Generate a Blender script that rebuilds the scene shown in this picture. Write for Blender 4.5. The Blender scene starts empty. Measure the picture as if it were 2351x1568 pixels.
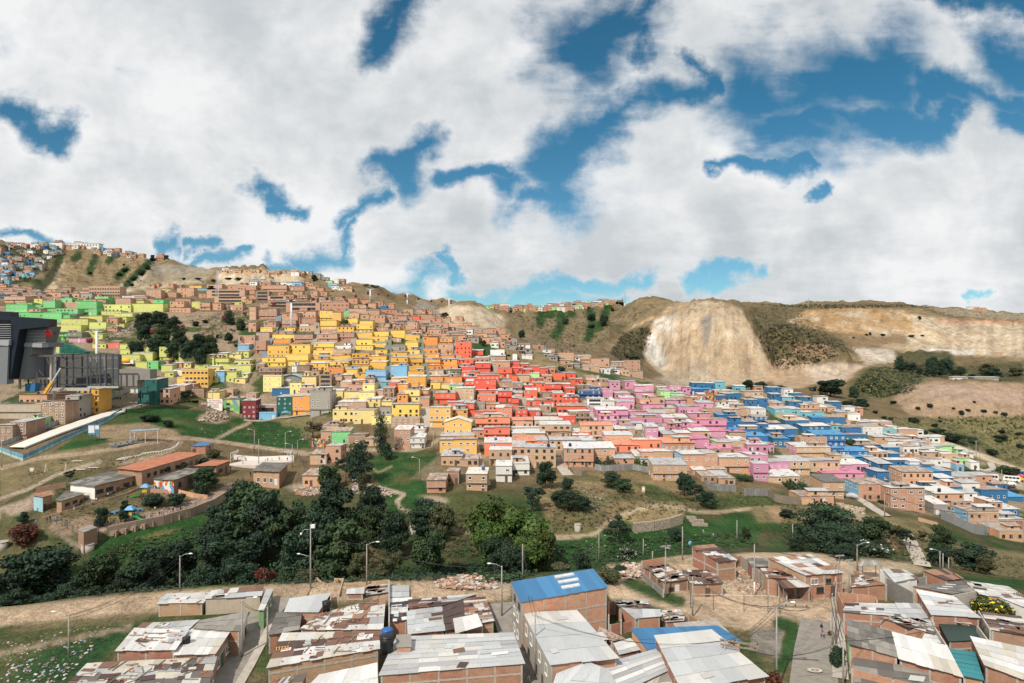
import bpy,bmesh,math,random
import numpy as np
from mathutils import Vector,Matrix
random.seed(7); RNG = np.random.RandomState(11)
S = bpy.context.scene; C = S.collection
F = 2351 * 24 / 36.0; CX = 1175.5; CY = 784.0           # image metrics: a 24 mm lens on a level camera at the origin
R = math.radians
# ------------------------------------------------------------------ camera
cd = bpy.data.cameras.new('camera'); cam = bpy.data.objects.new('camera',cd); C.objects.link(cam)
cd.lens = 24; cd.sensor_width = 36; cd.clip_end = 9000; cd.clip_start = 0.5
cam.rotation_euler = (R(90),0,0); S.camera = cam
S.view_settings.view_transform = 'Standard'; S.view_settings.look = 'None'; S.view_settings.gamma = 1
S.view_settings.exposure = 0.0
def P3(px,py,d):
 return Vector(((px - CX) / F * d,d,(CY - py) / F * d))
# ------------------------------------------------------------------ node helper
class NT:
 def __init__(s,tree): s.t = tree; s.t.nodes.clear()
 def n(s,typ,**kw):
  nd = s.t.nodes.new(typ)
  for k,v in kw.items():
   if k.startswith('_'): setattr(nd,k[1:],v)
  for k,v in kw.items():
   if k.startswith('_'): continue
   key = int(k[1:]) if k[0] == 'i' and k[1:].isdigit() else k.replace('__',' ')
   inp = nd.inputs[key]
   if isinstance(v,bpy.types.NodeSocket): s.t.links.new(v,inp)
   else:
    if isinstance(v,tuple) and len(v) == 3 and inp.type == 'RGBA': v = (*v,1)
    inp.default_value = v
  return nd
 def math(s,op,a,b=None,c=None,clamp=False):
  kw = {'i0': a}
  if b is not None: kw['i1'] = b
  if c is not None: kw['i2'] = c
  return s.n('ShaderNodeMath',_operation=op,_use_clamp=clamp,**kw).outputs[0]
 def vm(s,op,a,b=None,c=None):
  kw = {'i0': a}
  if b is not None: kw['i1'] = b
  nd = s.n('ShaderNodeVectorMath',_operation=op,**kw)
  if c is not None: nd.inputs[3].default_value = c
  return nd.outputs[1] if op in ('LENGTH','DOT_PRODUCT','DISTANCE') else nd.outputs[0]
 def mr(s,v,a,b,c=0.0,d=1.0,smooth=False):
  return s.n('ShaderNodeMapRange',_interpolation_type='SMOOTHSTEP' if smooth else 'LINEAR',i0=v,i1=a,i2=b,i3=c,i4=d).outputs[0]
 def mix(s,f,a,b,mode='MIX'):
  nd = s.n('ShaderNodeMix',_data_type='RGBA',_blend_type=mode)
  for i,v in ((0,f),(6,a),(7,b)):
   if isinstance(v,bpy.types.NodeSocket): s.t.links.new(v,nd.inputs[i])
   else: nd.inputs[i].default_value = (*v,1) if isinstance(v,tuple) and len(v) == 3 else v
  return nd.outputs[2]
 def noise(s,vec,scale,detail=4,rough=0.55,dist=0.0):
  return s.n('ShaderNodeTexNoise',Vector=vec,Scale=scale,Detail=float(detail),Roughness=rough,Distortion=dist).outputs[0]
 def link(s,a,b): s.t.links.new(a,b)
MATS = {}
def material(name,fn,rough=0.85,metal=0.0,spec=0.3):
 if name in MATS: return MATS[name]
 m = bpy.data.materials.new(name); m.use_nodes = True
 t = NT(m.node_tree)
 out = t.n('ShaderNodeOutputMaterial'); bs = t.n('ShaderNodeBsdfPrincipled')
 bs.inputs['Roughness'].default_value = rough; bs.inputs['Metallic'].default_value = metal
 bs.inputs['Specular IOR Level'].default_value = spec
 t.link(bs.outputs[0],out.inputs[0])
 col = fn(t,bs)
 if isinstance(col,tuple): bs.inputs['Base Color'].default_value = (*col,1)
 elif col is not None: t.link(col,bs.inputs['Base Color'])
 MATS[name] = m
 return m
def objco(t): return t.n('ShaderNodeTexCoord').outputs['Object']
def uvco(t): return t.n('ShaderNodeTexCoord').outputs['UV']
def orand(t): return t.n('ShaderNodeObjectInfo').outputs['Random']
def bump(t,bs,h,strength=0.4,dist=0.05):
 b = t.n('ShaderNodeBump',Height=h,Strength=strength,Distance=dist)
 t.link(b.outputs[0],bs.inputs['Normal'])
# ------------------------------------------------------------------ sky: physical sky with broken cloud,all by direction
SUN_EL,SUN_AZ = 46.0,-150.0     # degrees; azimuth from +Y towards +X (behind and to the left of the camera)
sd = Vector((math.sin(R(SUN_AZ)) * math.cos(R(SUN_EL)),math.cos(R(SUN_AZ)) * math.cos(R(SUN_EL)),math.sin(R(SUN_EL))))
ld = bpy.data.lights.new('sun','SUN'); lo = bpy.data.objects.new('sun',ld); C.objects.link(lo)
ld.energy = 5.0; ld.angle = R(0.5); ld.color = (1.0,0.93,0.82)
lo.rotation_euler = sd.to_track_quat('Z','Y').to_euler(); lo.location = sd * 300
def make_sky():
 w = bpy.data.worlds.new('World'); S.world = w; w.use_nodes = True
 t = NT(w.node_tree)
 out = t.n('ShaderNodeOutputWorld')
 dirn = t.n('ShaderNodeTexCoord').outputs['Generated']
 sky = t.n('ShaderNodeTexSky',_sky_type='NISHITA',_sun_disc=False)
 sky.sun_elevation = R(SUN_EL); sky.sun_rotation = R(SUN_AZ); sky.altitude = 2600; sky.air_density = 1.0; sky.dust_density = 0.6; sky.ozone_density = 2.0
 sp = t.n('ShaderNodeSeparateXYZ',Vector=dirn)
 x,y,z = sp.outputs
 yy = t.math('MAXIMUM',y,0.12)
 u = t.math('DIVIDE',x,yy); v = t.math('DIVIDE',z,yy)
 p0 = t.n('ShaderNodeCombineXYZ',X=u,Y=v).outputs[0]
 # layered cloud coordinates (a flat cloud deck seen in perspective)
 zz = t.math('ADD',t.math('MAXIMUM',z,0.0),0.16)
 cp = t.n('ShaderNodeCombineXYZ',X=t.math('DIVIDE',x,zz),Y=t.math('DIVIDE',y,zz),Z=1.7).outputs[0]
 wn = t.n('ShaderNodeTexNoise',Vector=p0,Scale=5.0,Detail=7.0,Roughness=0.6)
 warp = t.vm('SCALE',t.vm('SUBTRACT',wn.outputs['Color'],(0.5,0.5,0.5)),None,0.21)
 p = t.vm('MULTIPLY',t.vm('ADD',p0,warp),(1,1,0))
 def uv(px,py): return ((px - CX) / F,(CY - py) / F,0)
 gaps = [(935,-10,872,105,30),(1300,105,1470,55,60),(1330,130,1400,40,55),(1505,205,1370,265,33),(1345,285,1268,385,37),(1262,390,1300,470,36),(1480,225,1620,175,26),(1580,110,1640,180,18),(1500,60,1470,120,25),
   (1735,205,1860,205,72),(1860,215,2010,190,74),(1780,262,1930,295,52),(1960,285,2130,292,34),(2110,225,2345,245,28),(2290,140,2360,190,42),(2300,285,2370,300,26),(2210,265,2110,300,20),
   (2165,12,2345,35,24),(1620,395,1705,358,11),(1705,362,1890,368,16),(1870,440,1905,436,8),(-10,235,70,262,22),(80,270,165,276,20),
   (600,436,645,455,18),(625,476,705,482,10),(965,325,915,392,22),(915,395,940,445,27),(828,402,885,402,20),(868,478,800,512,14),
   (1030,425,1175,405,15),(1150,455,1180,430,28),(1190,470,1285,482,26),(700,600,790,572,18),(790,572,832,520,11),(870,675,1000,655,20),
   (340,542,385,546,13),(420,550,475,548,9),(30,530,140,540,10),(1060,690,1200,668,14),(1190,665,1310,640,15),(1310,638,1490,620,12),(1200,692,1400,682,14),
   (1590,648,1720,640,12),(700,618,640,605,10),(560,590,400,580,9),(1050,640,1010,600,8),(2230,660,2300,640,7),(1460,30,1500,-20,30)]
 blue = None
 for (x0,y0,x1,y1,r) in gaps:
  a = Vector(uv(x0,y0)); b = Vector(uv(x1,y1)); ba = b - a; r = r / F
  pa = t.vm('SUBTRACT',p,tuple(a))
  h = t.n('ShaderNodeMath',_operation='MULTIPLY',_use_clamp=True,i0=t.vm('DOT_PRODUCT',pa,tuple(ba)),i1=1.0 / max(ba.length_squared,1e-9)).outputs[0]
  sc = t.n('ShaderNodeVectorMath',_operation='SCALE',i0=tuple(ba)); t.link(h,sc.inputs[3])
  dd = t.vm('LENGTH',t.vm('SUBTRACT',pa,sc.outputs[0]))
  f = t.mr(dd,0.0,3.1 * r,1.0,0.0)
  blue = f if blue is None else t.math('MAXIMUM',blue,f)
 fwd = t.mr(y,0.12,0.35,0.0,1.0)
 blue = t.math('MULTIPLY',blue,fwd)
 n1 = t.mr(t.noise(p0,7.0,8,0.54,0.5),0.33,0.67); n2 = t.mr(t.noise(cp,2.2,9,0.6,0.3),0.33,0.67); n3 = t.mr(t.noise(t.n('ShaderNodeMapping',Vector=p0,Rotation=(0,0,R(28)),Scale=(0.55,1.5,1)).outputs[0],19.0,8,0.58,0.8),0.3,0.7)
 n5 = t.mr(t.noise(t.n('ShaderNodeMapping',Vector=p0,Rotation=(0,0,R(-32)),Scale=(0.45,2.2,1)).outputs[0],7.5,8,0.56,0.7),0.33,0.67)
 nz = t.math('ADD',t.math('ADD',t.math('MULTIPLY',n1,0.55),t.math('MULTIPLY',n2,0.25)),t.math('ADD',t.math('MULTIPLY',n3,0.26),t.math('MULTIPLY',t.math('SUBTRACT',n5,0.35),0.34)))
 cov = t.math('SUBTRACT',t.math('ADD',nz,0.30),t.math('MULTIPLY',blue,1.42))
 dens = t.mr(cov,-0.42,0.74,0.0,1.0,True)
 # cloud tone: soft grey bases,white tops
 s1 = t.noise(p0,2.6,6,0.55,0.4); s2 = t.noise(cp,1.9,8,0.6); s3 = t.noise(p0,9.0,8,0.6,0.3)
 tone = t.mr(t.math('ADD',t.math('ADD',t.math('MULTIPLY',s1,0.5),t.math('MULTIPLY',s2,0.25)),t.math('MULTIPLY',s3,0.3)),0.45,0.61)
 edge = t.mr(cov,0.45,1.0,1.0,0.0)
 tone = t.math('ADD',tone,t.math('MULTIPLY',edge,0.22),clamp=True)
 ccol = t.mix(tone,(0.57,0.61,0.635),(0.90,0.905,0.91))
 skyc = t.mix(1.0,sky.outputs[0],t.mix(t.mr(z,0.02,0.32,0,1),(0.66,0.92,0.90),SKY_TINT),'MULTIPLY')
 skyc = t.vm('SCALE',skyc,None,SKY_K)
 col = t.mix(dens,skyc,ccol)
 bg = t.n('ShaderNodeBackground',Color=col,Strength=1.0)
 t.link(bg.outputs[0],out.inputs[0])
 w.cycles.sampling_method = 'MANUAL'; w.cycles.sample_map_resolution = 512
SKY_TINT = (0.36,0.92,0.93); SKY_K = 0.095
make_sky()
# ------------------------------------------------------------------ object bookkeeping
def tag(o,label=None,cat=None,group=None,kind=None):
 if label: o['label'] = label
 if cat: o['category'] = cat
 if group: o['group'] = group
 if kind: o['kind'] = kind
 return o
def empty(name,loc=(0,0,0),rz=0.0,label=None,cat=None,group=None):
 o = bpy.data.objects.new(name,None); C.objects.link(o); o.location = loc; o.rotation_euler.z = rz
 o.empty_display_size = 0.5
 return tag(o,label,cat,group)
def link(name,me,parent=None,loc=None,rot=None,scale=None):
 o = bpy.data.objects.new(name,me); C.objects.link(o)
 if parent is not None: o.parent = parent
 if loc is not None: o.location = loc
 if rot is not None: o.rotation_euler = rot
 if scale is not None: o.scale = scale
 return o
KIDS = {}
def copy_tree(o,parent=None):
 c = o.copy(); C.objects.link(c)
 if parent is not None: c.parent = parent
 for ch in list(o.children): copy_tree(ch,c)
 return c
ORD = ['zeroth','first','second','third','fourth','fifth','sixth','seventh','eighth','ninth','tenth','eleventh','twelfth','thirteenth','fourteenth','fifteenth','sixteenth','seventeenth','eighteenth','nineteenth','twentieth']
def ordw(n):
 if n <= 20: return ORD[n]
 tens = {2: 'twenty',3: 'thirty',4: 'forty',5: 'fifty',6: 'sixty',7: 'seventy',8: 'eighty',9: 'ninety'}
 if n % 10 == 0: return tens[n // 10][:-1] + 'ieth'
 return tens[n // 10] + '-' + ORD[n % 10]
NUM = ['no','one','two','three','four','five','six','seven','eight','nine','ten','eleven','twelve','thirteen','fourteen','fifteen','sixteen','seventeen','eighteen','nineteen','twenty']
def numw(n): return NUM[n] if n <= 20 else 'many'
# ------------------------------------------------------------------ mesh builder
class MB:
 def __init__(s): s.v = []; s.f = []; s.uv = []; s.m = []; s.c = []
 def face(s,pts,uv=None,m=0,col=None):
  i = len(s.v); s.v += [tuple(p) for p in pts]; s.f.append(tuple(range(i,i + len(pts))))
  if uv is None:
   a = Vector(pts[0]); e = Vector(pts[1]) - a; e = e.normalized() if e.length > 1e-6 else Vector((1,0,0))
   n = None
   for k in range(2,len(pts)):
    n = e.cross(Vector(pts[k]) - a)
    if n.length > 1e-6: break
   g = n.normalized().cross(e) if n is not None and n.length > 1e-6 else Vector((0,0,1))
   uv = [((Vector(p) - a).dot(e),(Vector(p) - a).dot(g)) for p in pts]
  s.uv += uv; s.m.append(m); s.c.append(col if col is not None else (1,1,1,1))
 def wall(s,a,b,z0a,z1a,z0b=None,z1b=None,m=0,u0=0.0):
  """vertical quad from a to b (seen with a on the left), uv in metres"""
  z0b = z0a if z0b is None else z0b; z1b = z1a if z1b is None else z1b
  L = math.hypot(b[0] - a[0],b[1] - a[1])
  s.face([(a[0],a[1],z0a),(b[0],b[1],z0b),(b[0],b[1],z1b),(a[0],a[1],z1a)],
               [(u0,z0a),(u0 + L,z0b),(u0 + L,z1b),(u0,z1a)],m)
 def box(s,x0,x1,y0,y1,z0,z1,m=0,top=None,bottom=True,col=None):
  t = m if top is None else top
  k = len(s.c)
  s.wall((x0,y0),(x1,y0),z0,z1,m=m); s.wall((x1,y0),(x1,y1),z0,z1,m=m)
  s.wall((x1,y1),(x0,y1),z0,z1,m=m); s.wall((x0,y1),(x0,y0),z0,z1,m=m)
  s.face([(x0,y0,z1),(x1,y0,z1),(x1,y1,z1),(x0,y1,z1)],m=t)
  if bottom: s.face([(x0,y1,z0),(x1,y1,z0),(x1,y0,z0),(x0,y0,z0)],m=m)
  if col is not None:
   for i in range(k,len(s.c)): s.c[i] = col
 def obox(s,c,ax,ay,az,m=0,col=None):
  """box with centre c and half axes ax, ay, az"""
  c = Vector(c); ax = Vector(ax); ay = Vector(ay); az = Vector(az)
  P = lambda i,j,k: c + ax * i + ay * j + az * k
  for q in (((-1,-1,-1),(1,-1,-1),(1,-1,1),(-1,-1,1)),((1,-1,-1),(1,1,-1),(1,1,1),(1,-1,1)),((1,1,-1),(-1,1,-1),(-1,1,1),(1,1,1)),
                  ((-1,1,-1),(-1,-1,-1),(-1,-1,1),(-1,1,1)),((-1,-1,1),(1,-1,1),(1,1,1),(-1,1,1)),((-1,1,-1),(1,1,-1),(1,-1,-1),(-1,-1,-1))):
   s.face([P(*k) for k in q],m=m,col=col)
 def beam(s,a,b,w,h=None,m=0,col=None):
  a = Vector(a); b = Vector(b); d = b - a; h = w if h is None else h
  if d.length < 1e-5: return
  dn = d.normalized(); up = Vector((0,0,1)) if abs(dn.z) < 0.95 else Vector((0,1,0))
  sx = dn.cross(up).normalized(); sz = sx.cross(dn)
  s.obox((a + b) / 2,sx * w / 2,d / 2,sz * h / 2,m,col)
 def tube(s,pts,r,n=8,m=0,cap=True,col=None):
  pts = [Vector(p) for p in pts]; rs = r if isinstance(r,(list,tuple)) else [r] * len(pts)
  rings = []
  for i,p in enumerate(pts):
   d = (pts[min(i + 1,len(pts) - 1)] - pts[max(i - 1,0)]).normalized()
   up = Vector((0,0,1)) if abs(d.z) < 0.9 else Vector((1,0,0))
   a = d.cross(up).normalized(); b = d.cross(a)
   base = len(s.v)
   for k in range(n):
    th = 2 * math.pi * k / n
    s.v.append(tuple(p + (a * math.cos(th) + b * math.sin(th)) * rs[i]))
   rings.append(base)
  for i in range(len(rings) - 1):
   for k in range(n):
    k2 = (k + 1) % n
    s.f.append((rings[i] + k,rings[i + 1] + k,rings[i + 1] + k2,rings[i] + k2)); s.uv += [(0,0)] * 4; s.m.append(m); s.c.append(col or (1,1,1,1))
  if cap:
   for base,rev in ((rings[0],False),(rings[-1],True)):
    idx = list(range(base,base + n));
    s.f.append(tuple(reversed(idx)) if rev else tuple(idx)); s.uv += [(0,0)] * n; s.m.append(m); s.c.append(col or (1,1,1,1))
 def ball(s,c,r,n=8,m=0,sz=None,col=None):
  c = Vector(c); sz = sz or (1,1,1); base = len(s.v)
  for i in range(n + 1):
   th = math.pi * i / n
   for k in range(2 * n):
    ph = math.pi * k / n
    s.v.append((c.x + r * sz[0] * math.sin(th) * math.cos(ph),c.y + r * sz[1] * math.sin(th) * math.sin(ph),c.z + r * sz[2] * math.cos(th)))
  for i in range(n):
   for k in range(2 * n):
    k2 = (k + 1) % (2 * n)
    s.f.append((base + i * 2 * n + k,base + (i + 1) * 2 * n + k,base + (i + 1) * 2 * n + k2,base + i * 2 * n + k2)); s.uv += [(0,0)] * 4; s.m.append(m); s.c.append(col or (1,1,1,1))
 def mesh(s,name,mats,smooth=False,color=False):
  me = bpy.data.meshes.new(name); me.from_pydata(s.v,[],s.f)
  ul = me.uv_layers.new(name='UVMap'); ul.data.foreach_set('uv',[c for q in s.uv for c in q])
  for mt in (mats if isinstance(mats,(list,tuple)) else [mats]): me.materials.append(mt)
  me.polygons.foreach_set('material_index',s.m)
  if smooth: me.polygons.foreach_set('use_smooth',[True] * len(s.f))
  if color:
   at = me.attributes.new('tone','FLOAT_COLOR','FACE'); at.data.foreach_set('color',[x for c in s.c for x in c])
  me.update()
  return me
 def build(s,name,mats,parent=None,smooth=False,color=False,loc=None):
  return link(name,s.mesh(name,mats,smooth,color),parent,loc)
# ------------------------------------------------------------------ value noise for terrain and paint
def vnoise(x,y,seed=0):
 xi = np.floor(x).astype(np.int64); yi = np.floor(y).astype(np.int64); xf = x - xi; yf = y - yi
 def h(a,b):
  n = (a * 374761393 + b * 668265263 + seed * 974711) & 0xffffffff
  n = ((n ^ (n >> 13)) * 1274126177) & 0xffffffff
  return ((n ^ (n >> 16)) & 0xffff) / 65535.0
 u = xf * xf * (3 - 2 * xf); v = yf * yf * (3 - 2 * yf)
 return (h(xi,yi) * (1 - u) + h(xi + 1,yi) * u) * (1 - v) + (h(xi,yi + 1) * (1 - u) + h(xi + 1,yi + 1) * u) * v
def fbm(x,y,oct=5,seed=0,ridge=False):
 a = 0.5; s = np.zeros_like(x); tot = 0
 for i in range(oct):
  n = vnoise(x,y,seed + i * 17)
  if ridge: n = 1 - np.abs(2 * n - 1)
  s += a * n; tot += a; a *= 0.5; x = x * 2.03 + 3.1; y = y * 2.03 + 7.7
 return s / tot
def sstep(a,b,x):
 t = np.clip((x - a) / (b - a),0,1); return t * t * (3 - 2 * t)
def pchip(xk,yk,x):
 xk = np.asarray(xk,float); yk = np.asarray(yk,float); h = np.diff(xk); dl = np.diff(yk) / h
 d = np.zeros_like(yk)
 for i in range(1,len(xk) - 1):
  if dl[i - 1] * dl[i] > 0:
   w1 = 2 * h[i] + h[i - 1]; w2 = h[i] + 2 * h[i - 1]; d[i] = (w1 + w2) / (w1 / dl[i - 1] + w2 / dl[i])
 d[0] = dl[0]; d[-1] = dl[-1]
 x = np.clip(x,xk[0],xk[-1]); i = np.clip(np.searchsorted(xk,x) - 1,0,len(h) - 1)
 t = (x - xk[i]) / h[i]; t2 = t * t; t3 = t2 * t
 return (2*t3-3*t2+1)*yk[i] + (t3-2*t2+t)*h[i]*d[i] + (-2*t3+3*t2)*yk[i+1] + (t3-t2)*h[i]*d[i+1]
# ================================================================== terrain: one height field,profiles per bearing
ZP = -51.0
def pz(py,d): return (CY - py) / F * d
# bearing column (image x): list of (image y of that point,distance) from the bottom of the valley side outwards
PROF = {
 -800: [(1420,126),(1400,155),(1230,182),(1060,245),(960,300),(880,345),(760,430),(700,500),(675,600),(660,680),(620,780),(590,860),(565,950)],
 0:    [(1405,128),(1400,155),(1222,184),(1035,252),(935,305),(870,345),(765,420),(702,480),(672,560),(662,640),(625,760),(588,860),(558,950)],
 200:  [(1378,131),(1390,157),(1195,190),(1012,262),(930,315),(868,350),(765,420),(708,475),(664,560),(655,620),(628,720),(592,850),(567,940)],
 400:  [(1358,133),(1372,160),(1150,208),(985,285),(900,345),(850,375),(745,440),(712,480),(690,530),(680,570),(660,650),(632,740),(601,850)],
 600:  [(1345,135),(1368,158),(1105,235),(968,335),(900,360),(850,380),(742,455),(710,490),(682,535),(668,570),(650,630),(634,690),(618,760)],
 800:  [(1338,136),(1350,162),(1140,220),(985,310),(895,352),(840,385),(735,455),(712,480),(692,510),(682,540),(672,590),(662,640),(650,690)],
 1000: [(1332,138),(1330,165),(1165,207),(1010,290),(915,345),(860,380),(775,440),(752,480),(740,520),(728,570),(716,640),(702,740),(692,830)],
 1200: [(1328,139),(1318,168),(1165,207),(1065,258),(955,325),(880,375),(805,430),(788,470),(776,520),(768,580),(752,680),(730,780),(713,900)],
 1400: [(1318,145),(1287,175),(1150,210),(1087,245),(985,305),(920,350),(862,400),(852,450),(832,520),(808,600),(772,700),(735,800),(695,950)],
 1600: [(1292,155),(1255,182),(1165,212),(1102,240),(1000,295),(940,340),(890,390),(887,470),(884,590),(862,680),(815,780),(745,920),(695,1060)],
 1800: [(1288,160),(1252,185),(1170,214),(1132,235),(1045,285),(975,330),(907,385),(893,470),(868,590),(825,700),(775,850),(725,1150),(696,1420)],
 2000: [(1292,160),(1262,185),(1182,214),(1160,230),(1085,275),(1025,315),(955,372),(905,480),(850,600),(842,760),(790,1000),(712,1180),(698,1600)],
 2200: [(1318,158),(1292,182),(1218,216),(1196,230),(1140,255),(1085,295),(1020,345),(945,440),(872,570),(855,660),(800,1000),(735,1250),(711,1700)],
 2351: [(1350,152),(1305,182),(1252,212),(1235,225),(1190,245),(1140,275),(1080,325),(985,420),(890,550),(862,660),(805,1000),(750,1250),(725,1800)],
 3100: [(1380,148),(1340,180),(1290,212),(1270,225),(1230,245),(1190,275),(1150,325),(1020,420),(910,550),(870,660),(815,1000),(770,1250),(745,1800)],
}
GPX = np.arange(-800,3101,6.0)
GD = np.concatenate([np.arange(14,90,6.0),np.arange(90,480,1.3),np.arange(480,1000,4.0),np.arange(1000,2000,11.0),np.arange(2000,3400,60.0)])
def make_grid():
 keys = sorted(PROF); n = len(PROF[0])
 A = np.zeros((len(GPX),n)); B = np.zeros((len(GPX),n))
 for k in range(n):
  A[:,k] = pchip(keys,[PROF[q][k][0] for q in keys],GPX); B[:,k] = pchip(keys,[PROF[q][k][1] for q in keys],GPX)
 Z = np.zeros((len(GPX),len(GD)))
 for i in range(len(GPX)):
  dk = [10,60,105] + list(B[i]); zk = [ZP,ZP,ZP] + list((CY - A[i]) / F * B[i])
  dk += [B[i,-1] * 1.12,B[i,-1] * 1.4,4000]; zl = zk[-1]; zk += [zl - 4,zl - 50,zl - 160]
  Z[i] = pchip(dk,zk,GD)
 return Z
GZ = make_grid()
XX = ((GPX[:,None] - CX) / F) * GD[None,:]; YY = np.broadcast_to(GD[None,:],XX.shape).copy()
PXG = np.broadcast_to(GPX[:,None],XX.shape)
# ridged erosion of the far hills,small roughness near by
far = sstep(440,760,YY)
GZ += far * ((fbm(XX / 95,YY / 95,5,3,True) - 0.62) * 17 + (fbm(XX / 26,YY / 26,5,9) - 0.5) * 12)
# gullies running down the slope (constant bearing,wandering)
gx = PXG + (fbm(YY / 80,PXG / 160,3,21) - 0.5) * 60
GZ -= far * 9 * (fbm(gx / 26,YY / 900,3,31,True) - 0.45)
mid = sstep(150,175,YY) * (1 - sstep(430,520,YY))
GZ += mid * (fbm(XX / 16,YY / 16,4,5) - 0.5) * 0.9
GZ += (1 - sstep(120,150,YY)) * (fbm(XX / 7,YY / 7,3,15) - 0.5) * 0.25
# quarried dome of rock and the small mounds
def mound(px,pyb,d,hw,hd,H,p=2.2,q=1.0,tilt=0.0):
 cx = (px - CX) / F * d; cy = d; zb = pz(pyb,d - hd)
 dx = (XX - cx) / hw; dy = (YY - cy) / hd
 r = (np.abs(dx) ** p + np.abs(dy) ** p) ** (1 / p)
 r = r * (1 + 0.12 * (fbm(XX / 40,YY / 40,4,41) - 0.5) * 2)
 return np.where(r < 1.35,zb + H * np.clip(1 - r ** (2.0 * q),-1.2,1) + tilt * dx * H,-1e4)
def add_mound(m,rough=0.0,seed=0):
 global GZ
 mm = m.copy()
 if rough: mm = mm + (fbm(XX / 14,YY / 14,4,seed) - 0.5) * rough + (fbm(PXG / 7,YY / 300,3,seed + 5,True) - 0.5) * rough * 0.8
 GZ = np.where(mm > GZ,mm,GZ)
add_mound(mound(1616,892,745,70,128,85,2.6,1.5),10,51)
add_mound(mound(1500,880,850,120,175,98,2.0,0.85),4.5,52)      # shoulder at its left
add_mound(mound(1075,742,640,34,60,23,2.0,0.9),3.5,53)         # rocky knoll above the brick rows
add_mound(mound(960,735,720,40,60,24,2.0,0.9),3,54)
add_mound(mound(2000,990,505,42,62,33,2.0,0.9),2.0,55)         # green hillock
add_mound(mound(2230,972,450,80,60,22,2.4,0.9),2.0,56)
add_mound(mound(1800,905,720,75,130,62,2.0,0.9),8.0,57)        # dark scrub hill right of the dome
PYG = CY - GZ / YY * F
def ground_z(px,d):
 i = np.clip((px - GPX[0]) / 6.0,0,len(GPX) - 1.001); a = int(i); fr = i - a
 col = GZ[a] * (1 - fr) + GZ[a + 1] * fr
 return float(np.interp(d,GD,col))
def gz(x,y): return ground_z(CX + x / y * F,y)
def find(px,py,dmin=60.0,dmax=3000.0):
 """distance at which the line of sight through (px, py) first meets the ground beyond dmin"""
 i = np.clip((px - GPX[0]) / 6.0,0,len(GPX) - 1.001); a = int(i); fr = i - a
 col = PYG[a] * (1 - fr) + PYG[a + 1] * fr
 k0 = int(np.searchsorted(GD,dmin)); sub = col[k0:]
 h = np.nonzero(sub <= py)[0]
 if len(h) == 0: return min(dmax,900.0)
 j = h[0] + k0
 if j == 0 or j == k0: return float(GD[j])
 t = (col[j - 1] - py) / max(col[j - 1] - col[j],1e-6)
 return float(min(dmax,GD[j - 1] + np.clip(t,0,1) * (GD[j] - GD[j - 1])))
def at(px,py,dmin=60.0):
 d = find(px,py,dmin); return Vector(((px - CX) / F * d,d,ground_z(px,d)))
# ------------------------------------------------------------------ ground cover: colour of each bit of ground
COL = np.zeros(XX.shape + (3,)); SCR = np.zeros(XX.shape)
nA = fbm(XX / 60,YY / 60,5,61); nB = fbm(XX / 12,YY / 12,4,62); nC = fbm(XX / 3.5,YY / 3.5,3,63)
def setc(mask,c):
 m = np.clip(mask,0,1)[...,None]; COL[:] = COL * (1 - m) + np.array(c) * m
DRY = (0.150,0.112,0.062); TAN = (0.215,0.160,0.092); GREEN = (0.026,0.070,0.020); GRN2 = (0.062,0.084,0.030); DIRT = (0.270,0.195,0.125)
PALE = (0.42,0.345,0.25); ROCK = (0.39,0.305,0.215); WHITE = (0.52,0.48,0.42); OCHRE = (0.36,0.245,0.14); DARK = (0.050,0.048,0.026); GREYR = (0.235,0.21,0.175)
COL[:] = DRY
setc(sstep(0.45,0.62,nA) * far,TAN); setc(sstep(0.55,0.7,nB) * far * 0.6,(0.12,0.095,0.05))
setc((1 - sstep(150,160,YY)),(0.135,0.115,0.062)); setc((1 - sstep(150,160,YY)) * sstep(0.5,0.6,nB),GRN2)
setc(sstep(140,150,YY) * (1 - sstep(205,240,YY)),(0.036,0.068,0.022));
setc(sstep(140,150,YY) * (1 - sstep(205,240,YY)) * sstep(0.47,0.6,nB),(0.075,0.072,0.035))
nE = (fbm(XX / 9,YY / 9,4,71) - 0.5) * 2; nF = (fbm(XX / 28,YY / 28,4,72) - 0.5) * 2
def ell(cx,cy,rx,ry,rot=0,soft=0.35,d0=0,d1=9999,rough=0.5):
 c,s = math.cos(R(rot)),math.sin(R(rot)); dx = PXG - cx; dy = PYG - cy
 a = (dx * c + dy * s) / rx; b = (-dx * s + dy * c) / ry
 r = np.sqrt(a * a + b * b) + np.where(YY > 450,nF,nE) * rough * 0.5
 return (1 - sstep(1 - soft,1 + soft,r)) * (YY > d0) * (YY < d1)
def path(pts,w,soft=0.6,d0=0,d1=9999,rough=0.4):
 best = np.full(XX.shape,1e9)
 for (x0,y0),(x1,y1) in zip(pts[:-1],pts[1:]):
  ax,ay = x1 - x0,y1 - y0; L = ax * ax + ay * ay
  t = np.clip(((PXG - x0) * ax + (PYG - y0) * ay) / L,0,1)
  best = np.minimum(best,np.hypot(PXG - x0 - t * ax,(PYG - y0 - t * ay)))
 return (1 - sstep(1 - soft * 0.5,1 + soft,best / w + nE * rough * 0.5)) * (YY > d0) * (YY < d1)
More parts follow.
